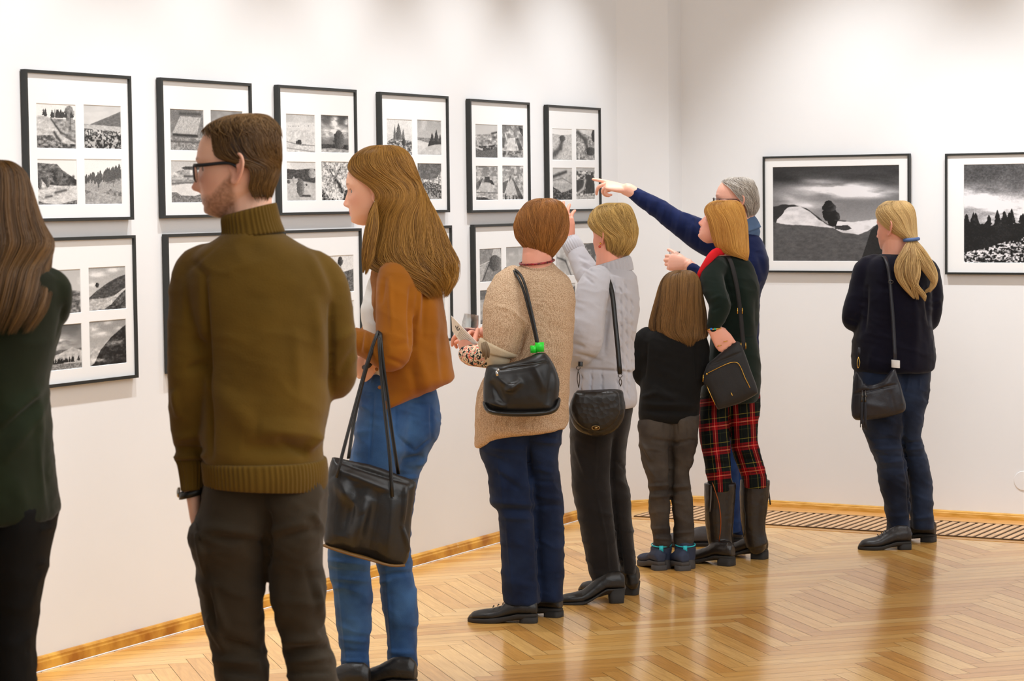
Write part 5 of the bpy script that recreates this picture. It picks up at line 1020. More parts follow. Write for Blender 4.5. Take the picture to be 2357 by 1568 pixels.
    # beaded necklace
    a = np.linspace(-math.pi*.15, math.pi*1.15, 44); c = Q.p(1236, 603, -.02); rx, ry = .064, .068; mb = MB(); pts = np.array([c+np.array([-rx*math.cos(t), -ry*math.sin(t), -.006*math.sin(t)+.000+.006*math.cos(t)*-1]) for t in a])
    mb.tube(pts, np.array([.0042, .0036]*22), 8, res=1); Q.part('necklace', mb, mat('red_black_beads', L(30, 10, 16), .3, col2=L(170, 30, 40), vscale=130))
    H_ = Hair(Q, 21); dk, lt = (84, 48, 18), (190, 128, 66)
    rows = [(456, 1244, 1260, .01, .0, -100, 260), (458, 1230, 1275, .04, 0, -100, 260), (465, 1213, 1291, .062, 0, -100, 260), (478, 1201, 1301, .08, 0, -95, 255), (495, 1191, 1307, .09, 0, -80, 235), (518, 1184, 1309, .094, 0, -62, 215), (540, 1187, 1306, .09, 0, -52, 205), (556, 1194, 1299, .086, 0, -42, 196), (572, 1206, 1288, .074, .0, -35, 190), (586, 1216, 1278, .06, 0, -30, 185), (594, 1222, 1272, .05, 0, -25, 180)]
    H_.flow(rows, 7500, dk, lt, drift=.08, over=.12, ncl=190, wave=.035, freq=1.8, v0=(0, .6), ln=(.28, .5), r=.00062, m=14, spread=.014, jit=.05, lift=.03, base=.95, inner=.8, basec=(90, 48, 14), smin=.93, sjit=.05); H_.done()
    shoe(Q, (1237, 1433), 172, .262, .044, .072, .018, toe=.045, lace=True, sole_t=.014); shoe(Q, (1292, 1421), 150, .262, .044, .072, .018, toe=.045, lace=True, sole_t=.014)
    return Q
Q4 = beige_woman()
def handbag():
    Q = Q4; t = thing('handbag', Q, (1198, 950, -.26), 'black leather shoulder bag with bright green strap rings on beige cardigan', 'bag')
    ol = [(1238, 812), (1254, 812), (1267, 826), (1280, 850), (1288, 876), (1287, 905), (1281, 938), (1270, 950), (1200, 955), (1132, 951), (1114, 930), (1112, 895), (1116, 860), (1124, 840), (1160, 838), (1200, 828)]
    G = lambda x0, y0, x1, y1, w, a: ((x0, y0), (x1, y1), w, a)
    v, f = leather_remesh(inflate(Q, ol, -.26, .12, cx=(1205, 895), pw=.5), .005, [G(1135, 862, 1185, 900, 8, .008), G(1130, 880, 1160, 930, 8, -.007), G(1165, 900, 1200, 878, 7, .009), G(1230, 840, 1255, 900, 9, .006), G(1270, 850, 1262, 930, 7, -.006), G(1150, 850, 1262, 832, 3, -.006), G(1125, 925, 1165, 935, 6, .006)], .003, 4)
    LM = mat('smooth_black_leather', L(22, 21, 20), .42, .2, 8, bump=.15, bscale=200, kind='leather', bd=.0006)
    tmesh(t, 'bag_body', v, f, LM)
    mb = MB().tube(strap_pts(Q, [(1114, 926, -.26), (1126, 944, -.26), (1160, 949, -.26), (1205, 950, -.26), (1250, 948, -.26), (1277, 940, -.26), (1287, 918, -.26)]), np.array([.007, .012, .0135, .014, .0135, .012, .007]), 20, rad2=np.array([.03, .05, .058, .06, .058, .05, .03]), up=Z3); v, f = remesh(mb, .004, 2); tmesh(t, 'base_panel', v, f, LM)
    mb = MB().tube(strap_pts(Q, [(1152, 851, -.325), (1190, 842, -.335), (1230, 838, -.335), (1258, 832, -.32)]), np.array([.0025]*4), 8); tpart(t, 'zip', mb, mat('zip_black', L(14, 14, 14), .4))
    mb = MB().ball(Q.p(1147, 852, -.33), .0055, 8).box(Q.p(1144, 860, -.335), (1, 0, .25), (0, 1, 0), (-.25, 0, 1), .0045, .0015, .009); tpart(t, 'zip_pull', mb, mat('nickel', L(200, 196, 190), .25, metal=1))
    GR = mat('bright_green_plastic', L(40, 214, 50), .35)
    for (x, y, r, h) in ((1242, 799, .0165, .017), (1228.5, 804, .013, .013)):
        mb = MB(); c = Q.p(x, y, -.25); a = np.linspace(0, 2*math.pi, 24, endpoint=False); mb.grid(np.array([[c+np.array([rr*math.cos(q), rr*math.sin(q), z]) for q in a] for rr, z in ((r*.7, -h), (r, -h), (r, h), (r*.65, h))])); tpart(t, 'green_ring', mb, GR)
    for dx, dd in ((0, 0), (-8, .012)):
        mb = MB().tube(strap_pts(Q, [(1240+dx*.4, 800, -.26+dd), (1234+dx*.5, 765, -.255+dd), (1222+dx*.7, 710, -.235+dd), (1211+dx*.9, 665, -.215+dd), (1200+dx*1.2, 636, -.18+dd), (1186+dx, 622, -.12+dd), (1172+dx*.6, 618, -.05+dd), (1158, 632, .03+dd), (1150, 700, .06)]), np.array([.0062]*9), 10, rad2=np.array([.0052]*9)); tpart(t, 'strap', mb, LM)
handbag()
def leaflet_glass():
    Q = Q4; t = thing('leaflet', Q, (1070, 792, -.14), 'white printed leaflet in the beige-cardigan woman\'s hands', 'leaflet')
    a, b, d = Q.p(1039, 727, -.17), Q.p(1100, 790, -.19), Q.p(1041, 762, -.12); c = onplane(1066, 797, a, unit(np.cross(b-a, d-a)))
    PAP = mat('white_paper', (.82, .8, .78), .8, .02); n = unit(np.cross(b-a, d-a))*.0006
    mb = MB().add([a-n, b-n, c-n, d-n, a+n, b+n, c+n, d+n], [(0, 1, 2, 3), (7, 6, 5, 4), (0, 4, 5, 1), (1, 5, 6, 2), (2, 6, 7, 3), (3, 7, 4, 0)]); s = tpart(t, 'sheet', mb, PAP, False)
    INK = mat('black_ink', L(30, 28, 30), .8); mb = MB(); nn = (n if n[1] < 0 else -n)*1.9; L2 = lambda s_, r: a+(b-a)*s_+((d+(c-d)*s_)-(a+(b-a)*s_))*r+nn
    for (s0, r0) in ((.24, .28), (.31, .34)):    # the two small hook-shaped marks
        q = [L2(s0+.05*math.cos(w_), r0+.16*math.sin(w_)) for w_ in np.linspace(-.6, 2.6, 9)]; mb.tube(np.array(q), np.array([.0014]*9), 6, res=1)
    for i in range(9): mb.tube(np.array([L2(.42+i*.05, .15), L2(.42+i*.05, .85)]), np.array([.0004]*2), 4, res=1)
    tpart(t, 'printed_text', mb, INK, parent=s)
    g = thing('wine_glass', Q, (1079, 744, -.06), 'stemless glass with a little red wine held beside the white leaflet', 'glass'); GL = THIN
    c = Q.p(1079, 772, -.06); pr = [(0, 0), (.018, 0), (.026, .006), (.031, .02), (.031, .045), (.027, .078), (.0255, .078), (.0295, .045), (.0295, .02), (.024, .008), (0, .006)]; aa = np.linspace(0, 2*math.pi, 32, endpoint=False)
    tl = unit((.15, 0, 1)); X_ = unit((1, 0, -.15)); R = [[c+tl*z+X_*max(r, .0003)*math.cos(w_)+np.array([0, 1, 0])*max(r, .0003)*math.sin(w_) for w_ in aa] for r, z in pr]; tpart(g, 'bowl', MB().grid(np.array(R)), GL)
    pr = [(.0003, .0062), (.0235, .0082), (.0288, .02), (.0288, .024), (.0003, .024)]; R = [[c+tl*z+X_*r*math.cos(w_)+np.array([0, 1, 0])*r*math.sin(w_) for w_ in aa] for r, z in pr]; tpart(g, 'wine', MB().grid(np.array(R)), mat('red_wine', L(120, 8, 24), .1))
leaflet_glass()
def FO(x0, y0, x1, y1, w, a): return ((x0, y0), (x1, y1), w, a)
# ================================================================ woman in a grey cable-knit turtleneck, arm raised
def grey_woman():
    D = 9.2
    Q = Person((1400, 1388), D, 'woman with short blonde hair in pale grey cable sweater, one hand raised')
    body(Q, (1410, 541, .93, 132, 0, 0, 0), [(1408, 565, .0, 34), (1406, 600, 0, 34), (1406, 650, 0, 36)],
         [(640, 1370, 1440, .03, 0), (700, 1340, 1450, .08, 0), (800, 1340, 1440, .09, 0), (910, 1340, 1440, .09, 0)],
         arms=[[(1368, 650, .16, 22), (1330, 590, .24, 19), (1316, 562, .27, 16), (1308, 546, .28, 15)]],
         hands=[dict(w=(1310, 553, .275), d=(-.16, .1, .95), n=(.55, .8, .1), side=-1, curl=(14, 10, 16, 24), s=1.0, spread=.04, thumb=(.75, .45, .3))],
         skin=(228, 160, 136), vox=.003, fem=1, eyes=False)
    GM = mat('pale_grey_wool', L(188, 186, 191), .95, .05, 6, bump=.4, bscale=350, sheen=.2, spec=.12, bd=.001)
    rows = [(612, 1366, 1444, .06, .0), (626, 1350, 1458, .09, .0), (642, 1336, 1466, .11, .0), (680, 1326, 1471, .13, .0), (730, 1318, 1471, .14, 0), (777, 1312, 1462, .14, 0), (815, 1310, 1460, .14, 0), (850, 1310, 1462, .14, 0), (858, 1309, 1458, .14, 0), (900, 1309, 1465, .145, 0), (925, 1310, 1466, .145, 0), (938, 1314, 1460, .135, 0)]
    la = [(1378, 640, -.08, 34), (1366, 670, -.12, 40), (1358, 720, -.15, 41), (1352, 765, -.17, 41), (1344, 795, -.16, 38), (1330, 812, -.12, 34), (1314, 815, -.04, 28), (1300, 812, .05, 22)]
    ra = [(1400, 648, .08, 34), (1380, 655, .12, 36), (1358, 640, .16, 32), (1342, 612, .2, 28), (1330, 588, .235, 25), (1325, 578, .245, 23)]
    fo = [FO(1401, 690, 1390, 815, 5, -.010), FO(1325, 815, 1385, 832, 5, -.006), FO(1315, 790, 1345, 800, 5, -.005), FO(1310, 848, 1462, 858, 4, -.007), FO(1335, 600, 1362, 614, 3, .004), FO(1338, 612, 1372, 628, 3, -.004), FO(1344, 622, 1376, 640, 3, .004), FO(1345, 635, 1368, 655, 3, -.004), FO(1332, 590, 1356, 600, 3, -.003)]
    for x0, x1, y0, y1 in ((1412, 1424, 640, 920), (1440, 1448, 640, 920), (1428, 1436, 650, 925), (1455, 1458, 680, 900), (1340, 1335, 850, 930), (1362, 1360, 850, 930), (1385, 1388, 850, 930)):
        fo.append(FO(x0, y0, x1, y1, 2.2, -.0035)); n = int((y1-y0)/28)
        for i in range(n):
            y = y0+(i+.3)*28; x = x0+(x1-x0)*(y-y0)/(y1-y0); fo.append(FO(x-4, y, x+3, y+17, 1.5, -.004))
    sw = Q.cloth('sweater', [('L', rows, 2.3), ('T', la), ('T', ra)], GM, .004, sm=5, folds=fo, wr=(.002, 8, 8, 6), seed=31)
    Q.part('turtleneck_collar', rib_ring(Q, [(600, 1366, 1446, .062, 0, .30), (606, 1362, 1452, .067, 0, .28), (618, 1362, 1456, .072, 0, .22), (630, 1360, 1458, .076, 0, .18)], 36, .0016), GM, sw)
    c0, c1 = Q.p(1325, 578, .245), Q.p(1317, 563, .265); R = []; T_ = unit(c1-c0); A_ = unit(np.cross(T_, (0, 1, 0))); B_ = np.cross(T_, A_); a = np.linspace(0, 2*math.pi, 96, endpoint=False)
    for t, r in ((-.4, .034), (0, .041), (.5, .0405), (1.2, .038), (1.2, .033), (0, .033)): R.append([c0+(c1-c0)*t*1.3+(A_*math.cos(w)+B_*math.sin(w))*(r+.0014*math.cos(w*24)) for w in a])
    Q.part('cuff', MB().grid(np.array(R), False), GM, sw)
    TM = mat('black_wool_trousers', L(30, 26, 24), .9, .2, 8, bump=.4, bscale=300, sheen=.15, spec=.2)
    ll = [(900, 1318, 1430, .12, 0), (960, 1312, 1430, .125, 0), (1008, 1313, 1418, .115, 0), (1060, 1315, 1412, .1, 0), (1119, 1317, 1409, .09, -.01), (1180, 1328, 1414, .085, -.02), (1247, 1341, 1422, .078, -.03), (1308, 1353, 1430, .07, -.03), (1335, 1362, 1433, .065, -.03), (1343, 1363, 1434, .062, -.03)]
    rl = [(900, 1360, 1458, .12, .02), (960, 1370, 1455, .12, .03), (1024, 1385, 1441, .1, .04), (1097, 1392, 1440, .09, .05), (1140, 1396, 1451, .085, .05), (1190, 1402, 1455, .08, .06), (1231, 1410, 1459, .076, .06), (1290, 1424, 1463, .07, .06), (1318, 1430, 1466, .066, .06)]
    Q.cloth('trousers', [('L', ll, 2.3), ('L', rl, 2.3)], TM, .006, rd=.005, sm=3, folds=[FO(1414, 1010, 1409, 1119, 4, -.012), FO(1410, 1119, 1433, 1335, 4, -.012), FO(1372, 1010, 1368, 1120, 2.5, .004), FO(1368, 1120, 1395, 1240, 2.5, .004), FO(1395, 1240, 1402, 1335, 2.5, .004), FO(1415, 1060, 1440, 1080, 5, -.006), FO(1416, 1100, 1450, 1130, 6, .006), FO(1322, 1020, 1350, 1100, 5, .005), FO(1380, 1180, 1412, 1190, 6, .004), FO(1355, 1320, 1432, 1325, 6, .004)], wr=(.0028, 9, 9, 7), seed=15)
    mb = MB().ball(Q.xf((-.017, .089, -.034)), .004, 8); Q.part('earring', mb, mat('gold', L(220, 170, 70), .25, metal=1))
    mb = MB().ball(Q.xf((-.015, .091, -.047)), .0055, 8); Q.part('earring_bead', mb, mat('coral_bead', L(190, 70, 50), .35))
    H_ = Hair(Q, 22); dk, lt = (98, 66, 28), (232, 192, 116)
    # face direction 132 deg (left and away) -> hair centred opposite (toward camera, right)
    c = 48; rows = [(467, 1408, 1424, .01, .0, c-180, c+180), (468, 1392, 1438, .04, 0, c-180, c+180), (475, 1375, 1450, .062, 0, c-180, c+180), (490, 1361, 1458, .082, 0, c-170, c+155), (512, 1354, 1464, .092, 0, c-150, c+128), (530, 1356, 1467, .094, 0, c-125, c+105), (548, 1366, 1466, .09, 0, c-105, c+80), (565, 1378, 1462, .08, 0, c-95, c+82), (580, 1388, 1452, .066, .0, c-90, c+88), (594, 1396, 1442, .05, 0, c-80, c+80)]
    H_.flow(rows, 7500, dk, lt, drift=.10, bv=.93, over=.12, ncl=150, wave=.035, freq=1.6, v0=(0, .62), ln=(.24, .42), r=.00068, m=12, spread=.013, jit=.06, lift=.05, base=.94, inner=.8, basec=(104, 70, 20), smin=.92, sjit=.06); H_.done()
    shoe(Q, (1438, 1387), 184, .265, .042, .075, .05, toe=.042, m=BLK, sole_t=.006, hshrink=.85, name='ankle_boot', shaft=[(1420, 1362, -.03, 21), (1412, 1340, -.03, 21), (1408, 1320, -.03, 20)])
    shoe(Q, (1470, 1370), 152, .265, .042, .075, .05, toe=.042, m=BLK, sole_t=.006, hshrink=.85, name='ankle_boot', shaft=[(1456, 1345, .06, 15), (1452, 1325, .06, 16), (1448, 1305, .06, 16)])
    return Q
Q5 = grey_woman()
def cross(o):
    pass
METAL = mat('gunmetal', L(90, 86, 82), .3, metal=1); GOLD = mat('gold_metal', L(222, 178, 84), .25, metal=1)
def hobo():
    Q = Q5; t = thing('crossbody_bag', Q, (1374, 950, -.2), 'rounded black embossed leather bag with turn lock at grey sweater', 'bag')
    CR = mat('embossed_black_leather', L(24, 20, 16), .4, .2, 8, bump=.7, bscale=48, kind='leather', bd=.003)
    ol = [(1327, 899), (1375, 897), (1428, 897), (1436, 915), (1440, 940), (1434, 968), (1418, 990), (1395, 1002), (1371, 1005), (1345, 999), (1324, 985), (1312, 963), (1309, 942), (1315, 920)]
    v, f = leather_remesh(inflate(Q, ol, -.20, .09, cx=(1374, 945), pw=.4), .004, [], .0008, 3); tmesh(t, 'bag_body', v, f, CR)
    o2 = [(1322, 903), (1375, 900), (1420, 900), (1428, 925), (1428, 950), (1414, 975), (1392, 990), (1371, 993), (1345, 988), (1326, 974), (1314, 950), (1314, 925)]
    v, f = leather_remesh(inflate(Q, o2, -.225, .06, cx=(1372, 942), pw=.35), .004, [], .0008, 3); fl = tmesh(t, 'flap', v, f, CR)
    mb = MB(); c = Q.p(1371, 985, -.262); a = np.linspace(0, 2*math.pi, 28, endpoint=False)
    mb.grid(np.array([[c+np.array([(.016*math.copysign(abs(math.cos(w))**.7, math.cos(w)))*k, -d, .0085*k*math.sin(w)]) for w in a] for k, d in ((1, 0), (1, .004), (.8, .005), (.75, .003))])); mb.box(c+np.array([0, -.007, 0]), (1, 0, .2), (0, 1, 0), (-.2, 0, 1), .008, .003, .003); tpart(t, 'turn_lock', mb, mat('brass_lock', L(170, 140, 90), .3, metal=1))
    for pts in ([(1427, 861, -.23), (1422, 800, -.215), (1416, 741, -.19), (1411, 690, -.165), (1404, 655, -.14), (1392, 632, -.1), (1380, 626, -.04), (1366, 640, .05)], [(1336, 843, -.2), (1337, 800, -.12)]):
        mb = MB().strap(strap_pts(Q, pts), .018, .004, side=(1, .1, .1)); tpart(t, 'strap', mb, BLK)
    for x, y0, y1 in ((1427.5, 861, 897), (1331, 843, 900)):
        mb = MB(); c = Q.p(x, y0+4, -.225); a = np.linspace(0, 2*math.pi, 14)
        mb.tube(np.array([c+np.array([.0075*math.cos(w), 0, .0065*math.sin(w)]) for w in a]), np.array([.0016]*14), 6, res=1, cap=False)
        p0, p1 = Q.p(x, y0+9, -.225), Q.p(x+1, y1-8, -.22); mb.tube(np.array([p0, (p0+p1)/2+np.array([.005, 0, 0]), p1]), np.array([.002, .0018, .0018]), 6); mb.tube(np.array([p0, (p0+p1)/2-np.array([.005, 0, 0]), p1]), np.array([.002, .0018, .0018]), 6)
        tpart(t, 'snap_hook', mb, METAL)
hobo()
# ================================================================ child
def child():
    D = 9.96
    Q = Person((1546, 1315), D, 'child with shoulder-length brown hair, black top, grey trousers and turquoise-trimmed shoes')
    body(Q, (1568, 690, .86, 90, 3, 0, 0), [(1566, 715, 0, 24), (1564, 745, 0, 24), (1560, 780, 0, 26)], [(775, 1530, 1585, .03, 0), (830, 1495, 1590, .06, 0), (940, 1490, 1590, .07, 0)], arms=[[(1484, 790, 0, 10), (1476, 840, .01, 8), (1490, 868, .08, 8), (1510, 875, .14, 8)]], hands=[dict(w=(1510, 875, .14), d=(1, .3, 0), n=(0, 1, 0), side=1, curl=(20,)*4, s=.75)], skin=(230, 172, 140), vox=.004, fem=1, eyes=False)
    BT = mat('black_jersey', L(14, 13, 12), .85, .2, 7, bump=.25, bscale=400, sheen=.03, spec=.2)
    rows = [(748, 1530, 1590, .05, 0), (757, 1500, 1612, .07, 0), (770, 1482, 1622, .08, 0), (800, 1474, 1626, .09, 0), (860, 1476, 1620, .095, 0), (900, 1474, 1614, .1, 0), (924, 1472, 1611, .1, 0), (950, 1470, 1609, .105, 0), (966, 1472, 1606, .1, 0), (972, 1480, 1590, .09, 0)]
    la = [(1488, 768, 0, 18), (1476, 785, 0, 20), (1472, 820, 0, 18), (1470, 850, .01, 17), (1475, 872, .03, 15), (1492, 876, .09, 13)]
    ra = [(1606, 775, 0, 18), (1614, 800, 0, 19), (1615, 850, 0, 17), (1608, 880, .04, 15)]
    Q.cloth('top', [('L', rows, 2.4), ('T', la), ('T', ra)], BT, .006, sm=7, folds=[FO(1488, 790, 1482, 870, 4, -.008), FO(1472, 930, 1600, 935, 6, .006), FO(1480, 945, 1600, 950, 5, -.006), FO(1500, 900, 1580, 930, 9, .004), FO(1600, 800, 1604, 880, 4, -.006), FO(1475, 915, 1510, 905, 5, .005)], wr=(.003, 10, 10, 7), seed=8)
    GT = mat('dark_grey_denim', L(52, 46, 42), .88, .18, 8, bump=.4, bscale=400, spec=.2, col2=L(78, 70, 62))
    ll = [(955, 1474, 1560, .09, 0), (978, 1468, 1556, .1, 0), (1010, 1469, 1548, .1, 0), (1042, 1473, 1544, .09, 0), (1080, 1482, 1544, .08, -.01), (1118, 1492, 1544, .07, -.01), (1157, 1493, 1542, .062, -.01), (1195, 1496, 1542, .056, -.01), (1225, 1501, 1544, .052, -.01), (1246, 1504, 1545, .05, -.01), (1260, 1507, 1542, .045, -.01)]
    rl = [(955, 1540, 1608, .09, 0), (966, 1538, 1608, .1, 0), (1000, 1540, 1606, .1, .0), (1029, 1543, 1603, .09, .0), (1060, 1545, 1595, .08, .01), (1093, 1545, 1586, .07, .01), (1130, 1545, 1590, .064, .01), (1157, 1546, 1595, .06, .01), (1195, 1550, 1597, .055, .01), (1220, 1551, 1596, .052, .01), (1242, 1552, 1597, .05, .01), (1256, 1554, 1594, .045, .01)]
    Q.cloth('trousers', [('L', ll, 2.3), ('L', rl, 2.3)], GT, .005, rd=.006, sm=3, folds=[FO(1543, 1025, 1545, 1155, 3, -.012), FO(1500, 1012, 1560, 1022, 5, -.006), FO(1475, 1010, 1500, 1060, 4, .007), FO(1478, 1045, 1508, 1100, 4, .006), FO(1550, 1022, 1590, 1015, 4, -.005), FO(1490, 1120, 1542, 1116, 4, .006), FO(1492, 1132, 1544, 1130, 4, -.006), FO(1494, 1144, 1542, 1142, 4, .005), FO(1546, 1122, 1590, 1118, 4, .006), FO(1548, 1134, 1594, 1130, 4, -.006), FO(1500, 1218, 1545, 1216, 4, .005), FO(1502, 1230, 1545, 1230, 3, -.005), FO(1504, 1240, 1545, 1242, 3, .006), FO(1552, 1228, 1597, 1224, 3, .006), FO(1552, 1238, 1597, 1236, 3, -.005), FO(1578, 966, 1581, 1010, 2, -.004), FO(1581, 1012, 1603, 1014, 2, -.004), FO(1529, 972, 1526, 1010, 2, -.003), FO(1557, 968, 1560, 1000, 2, -.003)], wr=(.0028, 11, 11, 8), seed=9)
    H_ = Hair(Q, 23); dk, lt = (58, 38, 20), (150, 110, 62)
    rows = [(622, 1562, 1578, .01, .0, -90, 270), (624, 1548, 1592, .04, 0, -90, 270), (631, 1534, 1602, .06, 0, -90, 270), (645, 1523, 1610, .078, 0, -80, 260), (665, 1515, 1615, .085, 0, -60, 240), (690, 1508, 1619, .088, 0, -45, 225), (715, 1501, 1624, .088, 0, -40, 220), (740, 1495, 1627, .088, 0, -35, 215), (760, 1495, 1628, .09, 0, -30, 210), (775, 1510, 1627, .092, 0, -20, 200), (790, 1538, 1614, .085, 0, -10, 190)]
    H_.flow(rows, 5200, dk, lt, bv=.9, drift=.02, ncl=110, wave=.018, freq=1.4, v0=(0, .3), ln=(.62, .95), r=.0009, m=20, spread=.012, jit=.04, base=.95, inner=.75, basec=(54, 36, 20), smin=.94, sjit=.05); H_.done()
    NV = mat('navy_softshell', L(34, 44, 66), .7, .15, 12); TQ = mat('turquoise_trim', L(40, 190, 200), .6); GS = mat('grey_rubber', L(62, 58, 56), .75)
    for (x, y, yw, px) in ((1523, 1314, 108, 1522), (1578, 1315, 112, 1577)):
        s_ = shoe(Q, (x, y), yw, .225, .044, .07, .018, toe=.05, m=NV, sm=GS, name='hiking_shoe', shaft=[(px, 1290, -.01, 21), (px, 1272, -.01, 22), (px, 1258, -.01, 22.5)], sole_t=.018)
        mb = MB(); c = Q.p(px, 1253, 0); a = np.linspace(0, 2*math.pi, 30); mb.tube(np.array([c+np.array([.042*math.cos(w), -.01-.047*math.sin(w), .004*math.sin(w)*-1]) for w in a]), np.array([.0026]*30), 8, res=1, cap=False); Q.part('collar_trim', mb, TQ, s_)
        c = Q.p(px, 1264, -.06); Q.part('pull_tab', MB().box(c, (1, 0, 0), (0, 1, 0), Z3, .0085, .003, .0135), TQ, s_)
        c = Q.p(px+1, 1292, -.05); mb = MB(); R = []
        for (z, r) in ((-.032, .04), (-.01, .042), (.012, .039), (.018, .036)): R.append([Q.p(px+1, 1295, -.0)+np.array([r*math.cos(w), -.012-r*1.05*math.sin(w), z]) for w in np.linspace(.2, math.pi-.2, 14)]+[Q.p(px+1, 1295, 0)+np.array([(r-.006)*math.cos(w), -.012-(r-.006)*1.05*math.sin(w), z]) for w in np.linspace(math.pi-.2, .2, 14)])
        Q.part('heel_guard', mb.grid(np.array(R)), GS, s_)
child()
# ================================================================ grey-haired man pointing
def pointing_man():
    D = 10.6
    Q = Person((1668, 1258), D, 'grey-haired man with glasses in navy sweater, pointing with outstretched arm')
    hd = [dict(w=(1438, 436, .0), d=(-.93, .0, .24), n=(.05, .45, -.9), side=1, curl=(2, 34, 62, 70), s=1.0, spread=.1, thumb=(.85, .3, .65)),
          dict(w=(1582, 608, -.1), d=(-.97, .1, .12), n=(-.05, .95, -.1), side=1, curl=(42, 48, 52, 55), s=.95, thumb=(.8, .5, .2))]
    body(Q, (1692, 463, .98, 176, 4, 0, 0), [(1706, 490, 0, 30), (1708, 530, 0, 32), (1706, 560, 0, 34)],
         [(560, 1660, 1740, .04, 0), (640, 1640, 1750, .09, 0), (860, 1650, 1740, .09, 0)],
         arms=[[(1640, 570, 0, 18), (1540, 500, 0, 13), (1455, 442, 0, 15), (1438, 436, 0, 14)], [(1640, 660, -.1, 20), (1600, 625, -.1, 15), (1582, 608, -.1, 13)]], hands=hd, skin=(236, 178, 156), vox=.003, fem=0)
    NM = mat('navy_wool', L(22, 33, 74), .92, .14, 6, bump=.4, bscale=330, sheen=.12, spec=.15, bd=.001)
    rows = [(528, 1690, 1728, .04, 0), (540, 1670, 1740, .07, 0), (556, 1650, 1756, .1, 0), (594, 1634, 1768, .14, 0), (624, 1630, 1769, .15, 0), (654, 1632, 1758, .15, 0), (688, 1636, 1748, .15, 0), (760, 1640, 1746, .145, 0), (830, 1640, 1746, .145, 0), (890, 1645, 1742, .14, 0)]
    ra = [(1680, 575, .0, 34), (1640, 556, .0, 39), (1606, 538, 0, 37), (1560, 512, 0, 28), (1520, 484, 0, 24), (1485, 462, 0, 19), (1458, 444, 0, 14.5), (1448, 438, 0, 12.5)]
    la = [(1690, 590, -.12, 30), (1668, 640, -.14, 28), (1640, 655, -.14, 24), (1610, 634, -.12, 17), (1592, 618, -.11, 15)]
    Q.cloth('sweater', [('L', rows, 2.3), ('T', ra), ('T', la)], NM, .0055, sm=8, folds=[FO(1475, 446, 1470, 475, 3, .004), FO(1490, 446, 1484, 490, 3, -.004), FO(1500, 452, 1494, 500, 4, .005), FO(1515, 462, 1505, 510, 4, -.005), FO(1530, 470, 1520, 525, 4, .005), FO(1548, 480, 1540, 535, 4, -.005), FO(1565, 486, 1556, 545, 5, .006), FO(1582, 496, 1572, 552, 4, -.005), FO(1598, 500, 1590, 560, 5, .006), FO(1612, 520, 1606, 570, 4, -.006), FO(1572, 488, 1600, 505, 4, .005), FO(1745, 580, 1762, 640, 8, -.005), FO(1755, 650, 1740, 700, 5, -.005)], wr=(.0028, 9, 9, 6), seed=41)
    mb = MB(); ptube(mb, [(1706, 512, .0, 33), (1712, 522, .0, 36), (1716, 534, 0, 38)], D, n=24); Q.part('shirt_collar', mb, mat('chambray_blue', L(86, 112, 148), .85, .1))
    JM = mat('blue_jeans_denim', L(20, 40, 84), .88, .2, 9, bump=.3, bscale=400, spec=.2, col2=L(36, 66, 120))
    ll = [(870, 1645, 1725, .1, 0), (950, 1640, 1720, .1, 0), (1050, 1640, 1700, .09, 0), (1140, 1642, 1702, .08, 0), (1225, 1650, 1705, .075, 0)]
    rl = [(870, 1670, 1742, .1, .05), (950, 1672, 1738, .1, .08), (1050, 1675, 1725, .09, .1), (1140, 1680, 1722, .08, .1), (1228, 1684, 1714, .07, .1)]
    Q.cloth('jeans', [('L', ll, 2.3), ('L', rl, 2.3)], JM, .007, sm=3, folds=[FO(1704, 1090, 1706, 1220, 2, .003)], wr=(.003, 9, 9, 7), seed=5)
    H_ = Hair(Q, 24); dk, lt = (120, 106, 92), (232, 224, 214)
    rows = [(408, 1694, 1706, .01, .0, -180, 180), (409, 1678, 1720, .045, 0, -180, 180), (416, 1664, 1732, .065, 0, -172, 172), (428, 1658, 1738, .08, 0, -130, 130), (442, 1654, 1742, .085, 0, -108, 108), (458, 1652, 1744, .087, 0, -95, 92), (474, 1655, 1743, .085, 0, -72, 74), (490, 1664, 1737, .078, 0, -60, 62), (505, 1676, 1728, .07, 0, -50, 52)]
    H_.flow(rows, 4200, dk, lt, drift=.3, ncl=180, wave=.02, v0=(0, .75), ln=(.12, .26), r=.0009, m=8, spread=.022, lift=.12, base=.97, inner=.8, basec=(130, 116, 102), smin=.95, sjit=.06, fly=.05); H_.done()
    GB = mat('thin_black_frame', L(30, 28, 30), .3); mb = MB()
    for sy in (-1, 1):
        mb.tube(np.array([Q.xf((.098, sy*.064, .004)), Q.xf((.05, sy*.077, .006)), Q.xf((-.005, sy*.081, .008)), Q.xf((-.02, sy*.08, -.006))]), np.array([.0016]*4), 6)
        lo = [Q.xf((.1-.05*abs(y), sy*(.008+y), z-.006)) for y, z in [(.0, .004), (.012, .014), (.036, .015), (.054, .010), (.056, -.006), (.044, -.02), (.02, -.021), (.004, -.012), (0, .004)]]; mb.tube(np.array(lo), np.array([.0017]*9), 6, cap=False)
    mb.tube(np.array([Q.xf((.1, -.01, .004)), Q.xf((.103, 0, .007)), Q.xf((.1, .01, .004))]), np.array([.0015]*3), 6); Q.part('glasses', mb, GB)
    GS = mat('grey_suede', L(86, 82, 82), .9, .12)
    shoe(Q, (1655, 1256), 178, .28, .05, .08, .006, toe=.055, m=GS, sole_t=.014); shoe(Q, (1712, 1248), 150, .28, .05, .09, .006, toe=.055, m=GS, sole_t=.014)
    g = thing('drinking_glass', Q, (1552, 600, -.12), 'clear empty tumbler held by the grey-haired man above the child\'s head', 'glass'); GL = THIN
